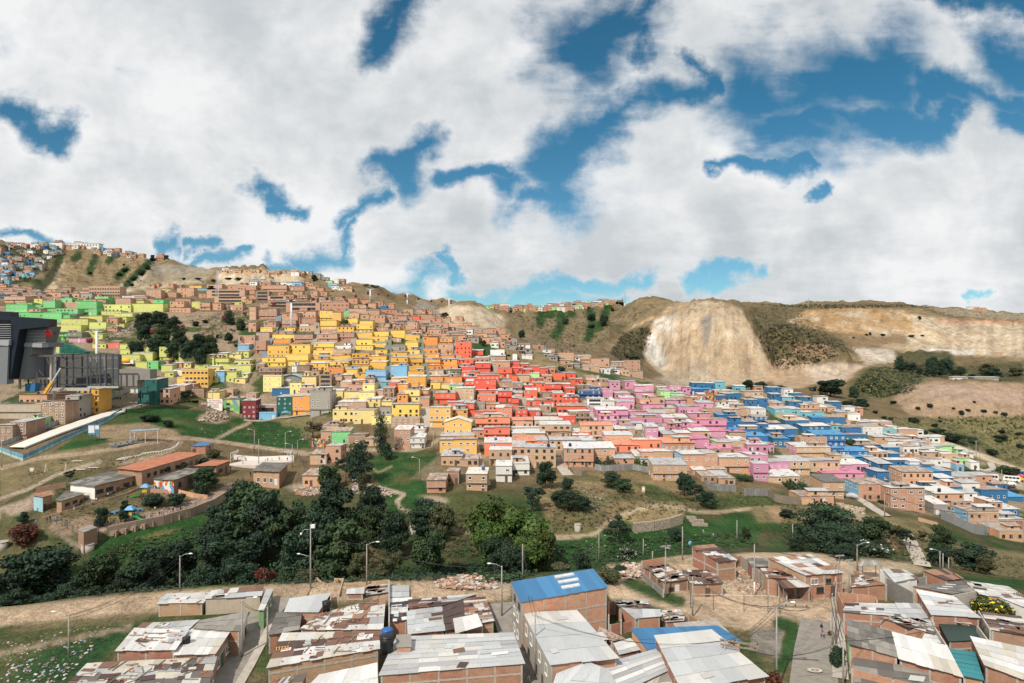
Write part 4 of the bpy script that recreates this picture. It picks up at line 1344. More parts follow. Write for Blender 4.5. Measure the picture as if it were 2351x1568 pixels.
# ================================================================== trees
def m_leaf(name,c1,c2,c3=None):
 def fn(t,bs):
  a = t.n('ShaderNodeAttribute',_attribute_name='tone'); r = orand(t)
  sp = t.n('ShaderNodeSeparateColor',Color=a.outputs['Color'])
  c = t.mix(sp.outputs[0],c1,c2)
  if c3: c = t.mix(t.mr(sp.outputs[1],0.86,0.9),c,c3)
  c = tint(t,c,0.22,0.02)
  bs.inputs['Subsurface Weight'].default_value = 0
  return c
 return material(name,fn,0.75,0,0.25)
LEAF = {'dark': m_leaf('leaf_dark',(0.010,0.023,0.015),(0.033,0.062,0.030)),'mid': m_leaf('leaf_mid',(0.016,0.036,0.017),(0.055,0.092,0.034)),'bright': m_leaf('leaf_bright',(0.028,0.055,0.013),(0.085,0.125,0.026)),
  'olive': m_leaf('leaf_olive',(0.040,0.046,0.022),(0.090,0.092,0.042)),'red': m_leaf('leaf_red',(0.045,0.028,0.016),(0.085,0.040,0.020),(0.30,0.085,0.03)),'flower': m_leaf('leaf_white_flower',(0.018,0.036,0.018),(0.04,0.07,0.03),(0.55,0.55,0.50)),
  'yellow': m_leaf('leaf_yellow_flower',(0.022,0.036,0.012),(0.05,0.065,0.02),(0.62,0.36,0.02)),'dry': m_leaf('leaf_dry',(0.075,0.060,0.035),(0.12,0.095,0.055))}
BARK = m_flat('bark',(0.10,0.08,0.06),0.95,0,0.35,5)
def crown_mesh(name,clumps,n_leaf,size,mat,seed,hollow=0.55):
 """leaf-sized faces through the volume of several clumps; crown fits about a unit: x,y in -0.5..0.5, z in 0..1"""
 rg = np.random.RandomState(seed); cl = np.array(clumps)                    # cx,cy,cz,rx,rz
 vol = cl[:,3] ** 2 * cl[:,4]; pick = rg.choice(len(cl),n_leaf,p=vol ** 0.75 / (vol ** 0.75).sum())
 u = rg.normal(size=(n_leaf,3)); u /= np.linalg.norm(u,axis=1)[:,None]
 rad = rg.uniform(hollow,1.08,n_leaf) ** 0.7
 bumpy = 1 + 0.22 * np.sin(u[:,0] * 7 + pick * 2.1) * np.sin(u[:,1] * 6 + pick) * np.cos(u[:,2] * 5 + pick * 1.3)
 c = cl[pick,:3] + u * (rad * bumpy)[:,None] * np.stack([cl[pick,3],cl[pick,3],cl[pick,4]],1)
 nrm = u + rg.normal(size=(n_leaf,3)) * 0.55; nrm /= np.linalg.norm(nrm,axis=1)[:,None]
 a = np.cross(nrm,rg.normal(size=(n_leaf,3))); a /= np.linalg.norm(a,axis=1)[:,None]; b = np.cross(nrm,a)
 s = size * rg.uniform(0.6,1.35,n_leaf)[:,None]
 q = np.stack([c - a * s,c - b * s * 0.6,c + a * s,c + b * s * 0.6],1).reshape(-1,3)
 me = bpy.data.meshes.new(name); me.vertices.add(len(q)); me.vertices.foreach_set('co',q.astype(np.float32).ravel())
 me.loops.add(n_leaf * 4); me.loops.foreach_set('vertex_index',np.arange(n_leaf * 4,dtype=np.int32)); me.polygons.add(n_leaf)
 me.polygons.foreach_set('loop_start',np.arange(n_leaf,dtype=np.int32) * 4); me.polygons.foreach_set('loop_total',np.full(n_leaf,4,np.int32)); me.update(calc_edges=True)
 ct = rg.uniform(0,1,len(cl))
 tone = np.ones((n_leaf,4),np.float32); tone[:,0] = np.clip(ct[pick] * 0.6 + rg.uniform(-0.15,0.45,n_leaf),0,1); tone[:,1] = rg.uniform(0,1,n_leaf)
 at_ = me.attributes.new('tone','FLOAT_COLOR','FACE'); at_.data.foreach_set('color',tone.ravel()); me.materials.append(mat)
 return me
def clumps_round(seed,n=16,low=0.25,flat=1.0):
 rd = random.Random(seed); out = [(0,0,0.58,0.20,0.22)]
 for i in range(n):
  th = i * 2.4 + rd.uniform(-.4,.4); r = rd.uniform(0.16,0.34); z = rd.uniform(low + 0.08,0.86)
  k = math.sin(math.pi * min(1,max(0.12,(z - low + 0.15) / (1.12 - low)))) ** 0.7
  s = rd.uniform(0.085,0.165); out.append((r * k * math.cos(th),r * k * math.sin(th),z,s,s * 0.78 * flat))
 return out
def clumps_tall(seed,n=14,wid=0.3):
 rd = random.Random(seed); out = []
 for i in range(n):
  z = 0.14 + 0.8 * i / (n - 1); k = (1 - abs(z - 0.45) * 1.05); th = i * 2.4; r = wid * 0.55 * k
  out.append((r * math.cos(th),r * math.sin(th),z,0.10 + wid * 0.45 * k,0.10))
 return out
def clumps_open(seed,n=11):
 rd = random.Random(seed); out = []
 for i in range(n):
  th = i * 2.4 + rd.uniform(-.5,.5); r = rd.uniform(0.12,0.38); z = rd.uniform(0.40,0.92); s = rd.uniform(0.08,0.16); out.append((r * math.cos(th),r * math.sin(th),z,s,s * 0.62))
 return out
def clumps_bush(seed,n=10):
 rd = random.Random(seed); out = [(0,0,0.42,0.36,0.40)]
 for i in range(n):
  th = i * 2.4 + rd.uniform(-.5,.5); r = rd.uniform(0.15,0.34); s = rd.uniform(0.13,0.22); out.append((r * math.cos(th),r * math.sin(th),rd.uniform(0.2,0.75),s,s * 1.1))
 return out
def trunk_mesh(name,seed,top=0.62,n=6,r=0.035,lean=0.05,spread=0.26,base=0.2):
 rd = random.Random(seed); b = MB()
 fk = (rd.uniform(-lean,lean),rd.uniform(-lean,lean),base + 0.1)
 b.tube([(0,0,-0.12),(fk[0] * 0.5,fk[1] * 0.5,base * 0.6),fk,(fk[0] * 1.4,fk[1] * 1.4,top)],[r * 1.35,r,r * 0.85,r * 0.3],7)
 for i in range(n):
  th = i * 2.4 + rd.uniform(-.3,.3); e = (fk[0] + spread * math.cos(th),fk[1] + spread * math.sin(th),rd.uniform(top - 0.08,top + 0.2))
  m_ = tuple((fk[j] * 0.5 + e[j] * 0.5) + (0.03 if j == 2 else 0) for j in range(3))
  b.tube([fk,m_,e],[r * 0.55,r * 0.38,r * 0.15],5)
 return b.mesh(name,[BARK],True)
TK = {}
def tree_kind(key):
 if key in TK: return TK[key]
 shape,leaf,v = key
 sd_ = sum(ord(ch) for ch in shape + leaf) + v * 7
 if shape == 'round': cm = crown_mesh('crown',clumps_round(sd_,30,0.16),6400,0.027,LEAF[leaf],sd_); tm = trunk_mesh('trunk',sd_,0.6,6,0.03,0.05,0.26,0.12)
 elif shape == 'wide': cm = crown_mesh('crown',clumps_round(sd_,34,0.10,0.8),7000,0.026,LEAF[leaf],sd_); tm = trunk_mesh('trunk',sd_,0.55,7,0.026,0.06,0.3,0.1)
 elif shape == 'tall': cm = crown_mesh('crown',clumps_tall(sd_,14,0.62),4600,0.030,LEAF[leaf],sd_); tm = trunk_mesh('trunk',sd_,0.8,4,0.03,0.03,0.14,0.14)
 elif shape == 'cypress': cm = crown_mesh('crown',clumps_tall(sd_,18,0.55),3600,0.026,LEAF[leaf],sd_,0.7); tm = trunk_mesh('trunk',sd_,0.9,2,0.05,0.01,0.05,0.08)
 elif shape == 'open': cm = crown_mesh('crown',clumps_open(sd_,13),3000,0.029,LEAF[leaf],sd_); tm = trunk_mesh('trunk',sd_,0.66,7,0.028,0.1,0.30,0.26)
 else: cm = crown_mesh('crown',clumps_bush(sd_),2400,0.046,LEAF[leaf],sd_); tm = trunk_mesh('trunk',sd_,0.4,5,0.04,0.05,0.25,0.02)
 TK[key] = (cm,tm); return TK[key]
LEAFW = {'dark': 'dark green','mid': 'mid green','bright': 'bright yellowish green','olive': 'olive green','red': 'reddish','flower': 'white-flowered','yellow': 'yellow-flowered','dry': 'dry brown'}
SHAPEW = {'round': 'rounded','wide': 'broad','tall': 'upright','cypress': 'narrow cypress','open': 'open-branched','bush': 'low'}
TREES = []
def tree(px,ytop,wpx,d,shape='round',leaf='dark',place='',label=None,ybase=None,h=None):
 """px: centre; ytop: image height of its top; wpx: crown width; d: distance, or None to stand on the ground seen at ybase"""
 if d is None: d = find(px,ybase,90)
 x = (px - CX) / F * d; zg = ground_z(px,d); zt = (CY - ytop) / F * d
 h = h or max(0.8,zt - zg); w = wpx / F * d
 if shape in ('round','wide','open') and h > 3: w = max(w,h * (0.78 if shape != 'wide' else 0.95))
 rd = random.Random(int(px * 7 + ytop * 13)); v = rd.randint(0,1)
 cm,tm = tree_kind((shape,leaf,v))
 nm = {'bush': 'bush','cypress': 'cypress_tree'}.get(shape,'tree')
 root = empty(nm,(x,d,zg),rd.uniform(0,6.28))
 k = 1.12
 link('crown',cm,root,scale=(w * k,w * k,h)); link('trunk',tm,root,scale=(w * 0.9,w * 0.9,h))
 TREES.append(dict(o=root,px=px,d=d,shape=shape,leaf=leaf,place=place,label=label,w=w,h=h,nm=nm))
 return root
def ztree(k,x0,x1,yt,d,shape='round',leaf='dark',place='',yb=None,label=None):
 a = reg(k,(x0 + x1) / 2,yt); yb_ = reg(k,0,yb)[1] if yb is not None else None
 tree(a[0],a[1],(x1 - x0) / 4.0,d,shape,leaf,place,label,yb_)
RV = 'wooded ravine'; MS = 'grassy slope below houses'; SC = 'school grounds'; RH = 'dry slope across the stream'; HL = 'upper hillside'; QH = 'quarry hills'; RR = 'bank by footbridge stairs'
for a in [(9,10,720,238,161,'wide','dark',RV),(9,690,1140,348,157,'round','mid',RV),(9,1100,1560,300,158,'wide','dark',RV),(9,1450,1840,205,166,'round','dark',RV),(9,1800,2351,140,163,'wide','dark',RV),(9,-220,260,480,153,'wide','dark',RV),
          (9,560,800,560,153,'wide','dark',RV),(9,-60,330,690,149,'wide','dark',RV),(9,330,640,700,149,'wide','dark',RV),(9,640,960,650,150,'wide','dark',RV),(9,1000,1240,560,152,'open','dark',RV),(9,1700,2000,470,152,'round','dark',RV),(9,2050,2330,380,153,'wide','dark',RV),
          (9,2180,2420,180,172,'round','dark',RV),(9,1960,2200,40,178,'round','dark',RV),(5,1830,2150,1180,182,'round','dark',RV),(5,2100,2440,1000,184,'wide','mid',RV),
          (6,-40,270,1010,180,'wide','dark',RV),(6,170,480,1140,177,'open','mid',RV),(6,470,760,1208,172,'wide','dark',RV),(6,530,985,1300,161,'wide','mid',RV),(6,230,560,1350,160,'round','dark',RV),(6,555,860,928,196,'wide','dark',RV),
          (6,880,1210,1000,196,'round','dark',RV),(6,925,1215,1168,185,'round','mid',RV),(6,1130,1400,1248,178,'round','dark',RV),(6,1425,1690,1098,190,'wide','dark',RV),(6,1600,1810,1150,187,'round','olive',RV),(6,1410,1810,1395,163,'round','mid',RV),
          (6,1990,2480,1040,176,'wide','bright',RV),(7,-60,300,930,172,'wide','bright',RV),(6,2030,2330,1290,168,'round','bright',RV),(7,60,390,1110,165,'round','bright',RV),(7,-60,300,1220,158,'round','bright',RV),(6,2100,2400,1440,155,'wide','dark',RV),(7,-140,140,1330,152,'round','dark',RV),
          (10,820,1095,350,149,'round','olive',RV),(10,1155,1340,325,150,'open','olive',RV),(10,-10,180,488,143,'bush','red',RV),(10,1020,1220,520,141,'bush','olive',RV),(10,340,590,515,142,'bush','olive',RV),(10,190,340,520,143,'bush','mid',RV),
          (6,845,1045,612,232,'tall','dark',MS),(6,1090,1205,345,268,'cypress','dark',MS),(6,1150,1260,590,262,'bush','dark',MS),(6,770,870,730,236,'open','dark',MS),(6,440,620,400,300,'open','dry',MS),(6,560,770,800,228,'bush','mid',MS),(6,930,1020,880,222,'bush','olive',MS),
          (7,220,410,545,226,'round','dark',MS),(7,75,310,778,203,'open','dark',RH),(7,345,540,815,206,'round','dark',RH),(7,450,640,832,204,'tall','dark',RH),(7,580,740,880,202,'round','dark',RH),(7,848,992,655,226,'tall','dark',RH),(7,925,1130,715,220,'round','mid',RH),
          (7,1515,1655,655,222,'round','dark',RH),(7,1610,1770,740,216,'open','dark',RH),(7,1690,1895,830,212,'round','dark',RH),(7,855,1110,1078,185,'open','dark',RH),(7,950,1165,1328,165,'round','flower',RH),(7,572,720,1385,160,'bush','dark',RH),(7,590,680,1340,163,'bush','mid',RH),(7,1435,1560,1155,186,'bush','dark',RH),(7,2105,2190,1155,190,'bush','mid',RH),(7,450,560,700,224,'bush','dark',RH),
          (8,95,265,1000,207,'round','dark',RR),(8,320,780,955,188,'tall','dark',RR),(8,420,800,1150,174,'tall','dark',RR),(8,560,850,1330,164,'wide','dark',RR),(8,810,1155,1058,187,'round','mid',RR),(8,820,1130,1290,172,'bush','flower',RR),(8,1205,1315,1165,190,'open','dark',RR),(8,1120,1220,1120,192,'open','olive',RR),(8,1475,1725,1140,190,'round','mid',RR),(8,1425,1720,1320,172,'wide','dark',RR),(8,1690,2080,1300,168,'wide','dark',RR),(8,1900,2100,1400,164,'round','olive',RR),(8,200,330,1230,178,'tall','dark',RR),(8,1400,1450,1190,196,'open','olive',RR),(8,1780,1860,1080,232,'bush','dark',RR),(8,1010,1100,915,236,'bush','mid',RR),
          (12,1880,2245,765,126,'bush','yellow','near roofs'),(12,560,700,1200,107,'bush','dark','near roofs'),(12,2300,2420,760,127,'bush','dark','near roofs'),(11,780,1010,500,140,'bush','olive','yard by the blue roof'),(11,920,1040,470,146,'bush','dark','yard by the blue roof'),(12,-60,130,1420,98,'bush','red','garden beside the street'),(7,370,560,1500,150,'bush','olive',RH)]:
 ztree(*a)
for a in [(5,1485,1650,105,345,'round','mid',MS,330),(5,1640,1785,135,340,'round','dark',MS,370),(5,1700,1830,240,335,'bush','yellow',MS,380),(5,1300,1475,350,None,'bush','dark',MS,425),(5,1505,1595,400,None,'bush','dark',MS,480),
          (5,1385,1560,820,228,'round','dark',SC,960),(5,1540,1730,775,236,'round','dark',SC,900),(5,1765,2015,815,222,'wide','mid',SC,1010),(5,1775,1910,985,None,'bush','dark',SC,1105),(5,1545,1700,1075,None,'bush','dark',SC,1190),(5,1320,1500,1090,None,'bush','dark',SC,1200),(5,1100,1200,1140,None,'round','dark',SC,1260),(5,880,995,1205,None,'bush','dark',SC,1290),(5,865,980,1280,None,'bush','dark',SC,1390),(5,1090,1190,1230,None,'round','dark',SC,1350),(5,595,680,865,None,'open','dark',SC,990),
          (5,160,265,1250,None,'round','dark',SC,1370),(5,100,350,1350,None,'bush','red',SC,1540),(5,1900,2030,670,None,'bush','olive',SC,760),(5,1800,1930,755,None,'bush','dark',SC,820),(5,2180,2351,930,195,'round','dark',SC,1100)]:
 ztree(*a[:8],yb=a[8])
# upper hillside and quarry hills
for a in [(1,1225,1420,790,420,'round','dark',HL),(1,1370,1560,780,432,'round','dark',HL),(1,1500,1670,830,425,'round','dark',HL),(1,1240,1400,900,405,'round','dark',HL),(1,1400,1600,930,402,'round','mid',HL),(1,1560,1730,960,400,'round','dark',HL),(1,1180,1330,1040,388,'bush','dark',HL),(1,1330,1520,1030,390,'round','dark',HL),(1,1500,1680,1060,386,'round','mid',HL),(1,1640,1800,1050,385,'round','dark',HL),(1,1740,1930,985,392,'round','dark',HL),(1,1890,1985,1000,395,'round','mid',HL),(1,1780,1900,1090,380,'bush','dark',HL),
          (1,2060,2140,785,450,'tall','dark',HL),(1,2060,2140,980,415,'round','dark',HL),(1,1770,1825,875,440,'bush','dark',HL),(1,2170,2250,850,440,'bush','mid',HL),(1,325,425,155,930,'round','dark',HL),(1,425,465,158,925,'round','dark',HL),(1,1500,1560,272,880,'round','dark',HL),(1,1900,1985,555,590,'round','dark',HL),(1,1380,1430,270,870,'round','dark',HL),(1,2060,2150,485,700,'round','dark',HL),(1,2150,2240,480,690,'round','dark',HL),(1,1930,2000,495,690,'round','dark',HL),(1,1185,1235,532,600,'round','dark',HL),
          (2,505,572,452,660,'round','dark',HL),(2,975,1040,545,665,'open','dark',HL),(2,1050,1135,545,660,'open','dark',HL),(2,1690,1775,800,585,'round','dark',HL),(2,580,640,600,610,'round','mid',HL),(2,820,850,560,700,'tall','dark',HL),(2,50,160,485,720,'round','dark',HL),(2,1450,1515,955,470,'bush','mid',HL),(2,2060,2120,1055,430,'round','dark',HL),(2,2070,2110,1170,420,'round','dark',HL),(2,2280,2340,1220,415,'bush','dark',HL),(2,785,850,860,445,'bush','mid',HL),(2,680,720,655,580,'bush','dark',HL),
          (3,50,128,498,500,'round','dark',HL),(3,585,655,275,890,'round','dark',HL),(3,400,440,350,860,'tall','dark',HL),(3,300,370,755,440,'bush','dark',HL),(3,1090,1130,1010,385,'tall','mid',HL),(3,770,825,1078,365,'bush','mid',HL),(3,0,50,800,430,'bush','dark',HL),(3,1010,1020,215,940,'tall','dark',HL),(3,1970,2050,1025,392,'bush','dark',HL),(3,2110,2230,955,405,'round','dark',HL),(3,2210,2351,970,405,'round','dark',HL),
          (4,425,725,930,432,'wide','dark',QH),(4,300,545,1110,402,'round','dark',QH),(4,0,180,1008,405,'round','dark',QH),(4,665,800,1150,390,'round','dark',QH),(4,780,935,1130,392,'round','dark',QH),(4,745,835,1018,425,'round','dark',QH),(4,370,450,1020,425,'open','dark',QH),
          (4,1170,1240,745,615,'tall','dark',QH),(4,1220,1300,790,612,'round','dark',QH),(4,1280,1370,795,610,'round','dark',QH),(4,1360,1430,845,600,'round','dark',QH),(4,1430,1500,850,600,'round','dark',QH),(4,1480,1550,790,602,'tall','dark',QH),(4,1540,1650,840,600,'round','dark',QH),(4,1670,1740,870,600,'tall','dark',QH),(4,1740,1810,840,602,'tall','dark',QH),(4,1830,1930,905,596,'round','dark',QH),(4,1980,2160,845,605,'wide','dark',QH),(4,1460,1560,735,640,'round','dark',QH),(4,1580,1680,750,640,'round','dark',QH),(4,2200,2351,840,640,'wide','olive',QH),(4,1940,2100,800,690,'wide','olive',QH),(4,1375,1410,372,1150,'round','dark',QH)]:
 ztree(*a)
for a in [(4,1460,1515,1175,1215),(4,1355,1400,1205,1235),(4,1755,1805,1235,1285),(4,1815,1860,1225,1250),(4,1960,2010,1230,1260),(4,2140,2195,1255,1290),(4,2070,2110,1245,1270),(4,1690,1720,1210,1235),(4,1285,1390,1300,1355),(4,1220,1290,1395,1425),(4,1500,1560,1360,1395),(4,1100,1150,1300,1330),(4,1410,1470,1410,1480),(4,1490,1630,1405,1440),(4,1580,1700,1450,1500),(4,1850,1920,1480,1550),(4,2120,2175,1415,1450),(4,2050,2200,1465,1500),(4,2270,2330,1440,1465),(4,1120,1180,1150,1180),(4,1040,1090,1290,1320),(4,890,920,535,555),(4,925,950,520,552),(4,1035,1075,535,558),(4,1290,1340,545,570),(4,1400,1435,545,562),(4,770,800,565,578),(4,1880,1910,1150,1175),(4,1560,1600,1330,1350),(4,960,1010,1240,1270),
          (8,1570,1780,300,380),(8,1840,1920,330,390),(8,2080,2160,350,390),(8,2010,2110,440,510),(8,2100,2300,600,680),(8,2080,2140,720,750),(8,1800,1890,640,690),(8,1480,1570,270,300),(8,1220,1300,330,360),(8,710,800,355,410),(8,2280,2350,400,440),
          (1,1980,2010,1000,1040),(1,2150,2185,1090,1120),(1,1125,1150,355,375),(1,1120,1175,390,430),(1,1070,1120,430,465),(1,1160,1200,505,530),(1,1195,1260,460,510),(1,1260,1330,400,460),(1,1320,1380,350,410),(1,810,850,425,450),(1,2120,2160,870,920),(1,1860,1910,865,900),(1,1790,1850,480,500),(1,1670,1705,480,505),
          (2,865,900,585,612),(2,1000,1030,715,745),(2,980,1000,700,720),(3,555,580,640,655),(3,595,635,795,830),(3,70,105,668,690),(3,490,530,690,710),(3,415,490,830,880),(3,1040,1180,735,780),(3,800,880,350,470),(3,690,770,440,490),(3,690,770,340,420),(3,460,520,390,450),(3,900,940,290,330)]:
 p0 = reg(a[0],(a[1] + a[2]) / 2,a[3]); tree(p0[0],p0[1],(a[2] - a[1]) / 4,None,'bush','mid' if (a[1] + a[3]) % 3 == 0 else 'dark',QH if a[0] in (4,8) else HL,None,reg(a[0],0,a[4])[1])
def label_trees():
 by = {}
 for t in TREES: by.setdefault((t['place'], t['nm'], t['shape'], t['leaf']), []).append(t)
 for (place,nm,shape,leaf),L in by.items():
  L.sort(key=lambda t: t['px']); w = nm.replace('_',' ')
  for i,t in enumerate(L):
   ad = f"{SHAPEW[shape]} {LEAFW[leaf]} {'tree' if nm != 'bush' else 'bush'}"
   lab = t['label'] or (f"only {ad} on the {place}" if len(L) == 1 else f"{ad} on the {place}, {ordw(i + 1)} from left")
   if place.startswith('near roofs') or place.startswith('yard') or place.startswith('garden'): lab = lab.replace(' on the ',' at the ')
   if 'ravine' in place or 'grounds' in place: lab = lab.replace(' on the ',' in the ',1)
   tag(t['o'],lab,'bush' if nm == 'bush' else 'tree',('bushes' if nm == 'bush' else 'trees') + ' of the ' + place)
label_trees()
# ================================================================== near houses: roofs laid out corner by corner
SHEET = {}
def m_sheet():
 def fn(t,bs):
  a = t.n('ShaderNodeAttribute',_attribute_name='tone'); uv = uvco(t); co = objco(t)
  n = t.noise(co,0.9,6,0.65); n2 = t.noise(t.vm('MULTIPLY',uv,(4.0,0.7,1)),1.0,5,0.65)
  st = t.mr(n2,0.5,0.75,0.0,0.40)
  c = t.mix(st,a.outputs['Color'],t.mix(0.55,a.outputs['Color'],(0.09,0.07,0.06)))
  rk = t.mr(t.math('ADD',t.math('MULTIPLY',n,0.55),t.math('MULTIPLY',n2,0.45)),0.575,0.67,0,0.85,True)
  c = t.mix(t.math('MULTIPLY',rk,a.outputs['Alpha']),c,(0.16,0.068,0.04))
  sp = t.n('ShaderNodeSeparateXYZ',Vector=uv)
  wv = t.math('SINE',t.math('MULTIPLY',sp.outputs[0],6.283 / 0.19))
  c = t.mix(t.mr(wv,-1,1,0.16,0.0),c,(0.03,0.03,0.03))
  bump(t,bs,wv,0.55,0.025)
  return c
 return material('roof_sheets',fn,0.55,0,0.4)
PAINTS['i'] = m_paint('paint_leaf_green',(0.14,0.25,0.11))
TONES = {'w': (0.53,0.52,0.50),'W': (0.63,0.62,0.61),'g': (0.37,0.375,0.385),'z': (0.46,0.475,0.49),'c': (0.50,0.46,0.39),'r': (0.17,0.09,0.06),'x': (0.075,0.042,0.036),'d': (0.115,0.105,0.095),'D': (0.165,0.152,0.135),'l': (0.27,0.25,0.22),'b': (0.038,0.16,0.33),'B': (0.048,0.19,0.385),'t': (0.03,0.21,0.24),'k': (0.022,0.05,0.043),'o': (0.42,0.155,0.08),'n': (0.02,0.03,0.045),'s': (0.30,0.16,0.10)}
def zc(k,x,y): return reg(k,x,y)
def bil(q,u,v): return q[0] * (1 - u) * (1 - v) + q[1] * u * (1 - v) + q[2] * u * v + q[3] * (1 - u) * v
def sheet_roof(q,mix,su=1.0,sv=2.6,rnd=None,jit=0.05,rust=1.0,patches=0):
 """q: near-left, near-right, far-right, far-left corners; overlapping corrugated sheets"""
 mb = MB(); nv = max(1,round(((q[3] - q[0]).length + (q[2] - q[1]).length) / 2 / sv)); nu = max(1,round(((q[1] - q[0]).length + (q[2] - q[3]).length) / 2 / su))
 for j in range(nv):
  off = rnd.uniform(-0.3,0.3) / nu if nv > 1 else 0; ch = rnd.choice(mix); i = 0
  for i in range(nu):
   if rnd.random() < 0.55: ch = rnd.choice(mix)
   t = TONES[ch]; f = rnd.uniform(0.86,1.12)
   u0 = i / nu + (off if i else 0) - (0.02 / nu); u1 = (i + 1) / nu + (off if i < nu - 1 else 0) + 0.04 / nu
   v0 = j / nv - (0.10 / nv if j else rnd.uniform(0,0.10 if nv > 1 else 0.01) / nv); v1 = (j + 1) / nv + 0.01 / nv
   h = 0.03 + rnd.uniform(0,jit) ; P = [bil(q,u0,v0),bil(q,u1,v0),bil(q,u1,v1),bil(q,u0,v1)]
   up = [h + rnd.uniform(-.012,.012) + 0.045,h + rnd.uniform(-.012,.012) + 0.045,h,h]
   T = [Vector((p.x,p.y,p.z + e)) for p,e in zip(P,up)]
   col = (*[c * f for c in t],rust * rnd.uniform(0.1,1.0) if ch not in 'bBtkdD' else 0.1)
   w = (P[1] - P[0]).length; l = (P[3] - P[0]).length; o = rnd.uniform(0,9)
   mb.face(T,[(o,o),(o + w,o),(o + w,o + l),(o,o + l)],col=col)
   Bq = [Vector((p.x,p.y,p.z - 0.03)) for p in T]
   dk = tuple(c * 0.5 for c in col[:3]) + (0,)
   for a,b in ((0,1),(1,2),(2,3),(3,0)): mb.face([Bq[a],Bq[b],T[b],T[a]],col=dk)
 for _ in range(patches):                       # odd sheets thrown on top
  u,v = rnd.uniform(0.05,0.85),rnd.uniform(0.05,0.85); c = bil(q,u,v); e1 = (q[1] - q[0]).normalized(); e2 = (q[3] - q[0]).normalized(); a = rnd.uniform(-0.35,0.35)
  ax = (e1 * math.cos(a) + e2 * math.sin(a)) * rnd.uniform(0.35,1.3); ay = (e2 * math.cos(a) - e1 * math.sin(a)) * rnd.uniform(0.25,0.9)
  ch = rnd.choice(mix + 'wrx'); f = rnd.uniform(0.85,1.1)
  mb.obox(c + Vector((0,0,0.15)),ax,ay,(0,0,0.015),col=(*[x * f for x in TONES[ch]],rust))
 return mb
def roofpts(k,corners,z):
 zz = z if isinstance(z,(list,tuple)) else [z] * 4
 out = []
 for (x,y),h in zip(corners,zz):
  px,py = zc(k,x,y); d = h / ((CY - py) / F); out.append(Vector(((px - CX) / F * d,d,h)))
 return out
NEARH = []
def near_house(k, corners, hts, mix, walls='ffff', label='', name='house', cat='house', su=1.0, sv=2.6, inset=0.22, wins=(), doors=(), zg=ZP, cols=True, patches=0, rust=1.0, depth_dn=1.0, group=None, jit=0.05, bands=True, smooth_roof=None):
 rnd = random.Random(int(corners[0][0] * 3 + corners[0][1] * 7 + k))
 hs = hts if isinstance(hts,(list,tuple)) else [hts] * 4
 q = roofpts(k,corners,[zg + h for h in hs]); c = sum(q,Vector()) / 4
 root = empty(name,(c.x,c.y,zg),0,label,cat,group); org = Vector((c.x,c.y,zg))
 ql = [p - org for p in q]; cl = sum(ql,Vector()) / 4
 if smooth_roof:
  mb = MB();
  T = [p + Vector((0,0,0.08)) for p in ql]; mb.face(T); mb.face([p - Vector((0,0,0.1)) for p in T][::-1])
  for a,b in ((0,1),(1,2),(2,3),(3,0)): mb.face([T[a] - Vector((0,0,0.1)),T[b] - Vector((0,0,0.1)),T[b],T[a]])
  mb.build('roof', [ROOFS[smooth_roof]], root)
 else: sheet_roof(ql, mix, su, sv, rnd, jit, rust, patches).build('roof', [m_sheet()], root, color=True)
 wl = []
 for p in ql:
  dv = Vector((p.x - cl.x,p.y - cl.y,0)); L = dv.length; wl.append(Vector((p.x - dv.x / L * inset * 1.4,p.y - dv.y / L * inset * 1.4,p.z - 0.02)))
 b = MB(); mats = []
 edges = [(0,1),(1,2),(2,3),(3,0)]
 for e,(i,j) in enumerate(edges):
  if walls[e] == '-': continue
  m = PAINTS[walls[e]]
  if m not in mats: mats.append(m)
  mi = mats.index(m)
  b.wall((wl[i].x,wl[i].y),(wl[j].x,wl[j].y),-depth_dn,wl[i].z,-depth_dn,wl[j].z,m=mi)
  if walls[e] in 'fjbn' and cols:
   if CONC not in mats: mats.append(CONC)
   ci = mats.index(CONC); a,c2 = wl[i],wl[j]; L = Vector((c2.x - a.x,c2.y - a.y,0)).length; dr = Vector((c2.x - a.x,c2.y - a.y,0)).normalized(); nr = Vector((dr.y,-dr.x,0))
   kk = max(1,round(L / 4.2))
   for s in range(kk + 1):
    t = s / kk; pz_ = a.z + (c2.z - a.z) * t - 0.05; pp = a + (c2 - a) * t + dr * (0.13 if s == 0 else -0.13 if s == kk else 0)
    b.obox((pp.x,pp.y,(pz_ - depth_dn) / 2),dr * 0.12,nr * 0.035,(0,0,(pz_ + depth_dn) / 2),m=ci)
   if bands:
    zz = 2.6
    while zz < min(a.z,c2.z) - 0.8:
     mid_ = (a + c2) / 2; b.obox((mid_.x,mid_.y,zz),dr * L / 2,nr * 0.05,(0,0,0.13),m=ci); zz += 2.7
 b.build('wall',mats,root)
 for (e,t,zz,w,h,st) in wins:
  i,j = edges[e]; p = wl[i] + (wl[j] - wl[i]) * t; dr = wl[j] - wl[i]; ang = math.atan2(dr.y,dr.x)
  nr = Vector((math.sin(ang),-math.cos(ang),0)); window(root,p.x + nr.x * 0.01,p.y + nr.y * 0.01,zz,w,h,st,True,ang)
 for (e,t,w,h,mt) in doors:
  i,j = edges[e]; p = wl[i] + (wl[j] - wl[i]) * t; dr = wl[j] - wl[i]; ang = math.atan2(dr.y,dr.x); door(root,p.x,p.y,0,w,h,mt,ang)
 NEARH.append((root,ql,org)); return root,q
PB = 'wwWgczr'; RU = 'rxwrcgs'; CL = 'zzzgw'
near = {}
def nh(key,*a,**kw): near[key] = near_house(*a,**kw)
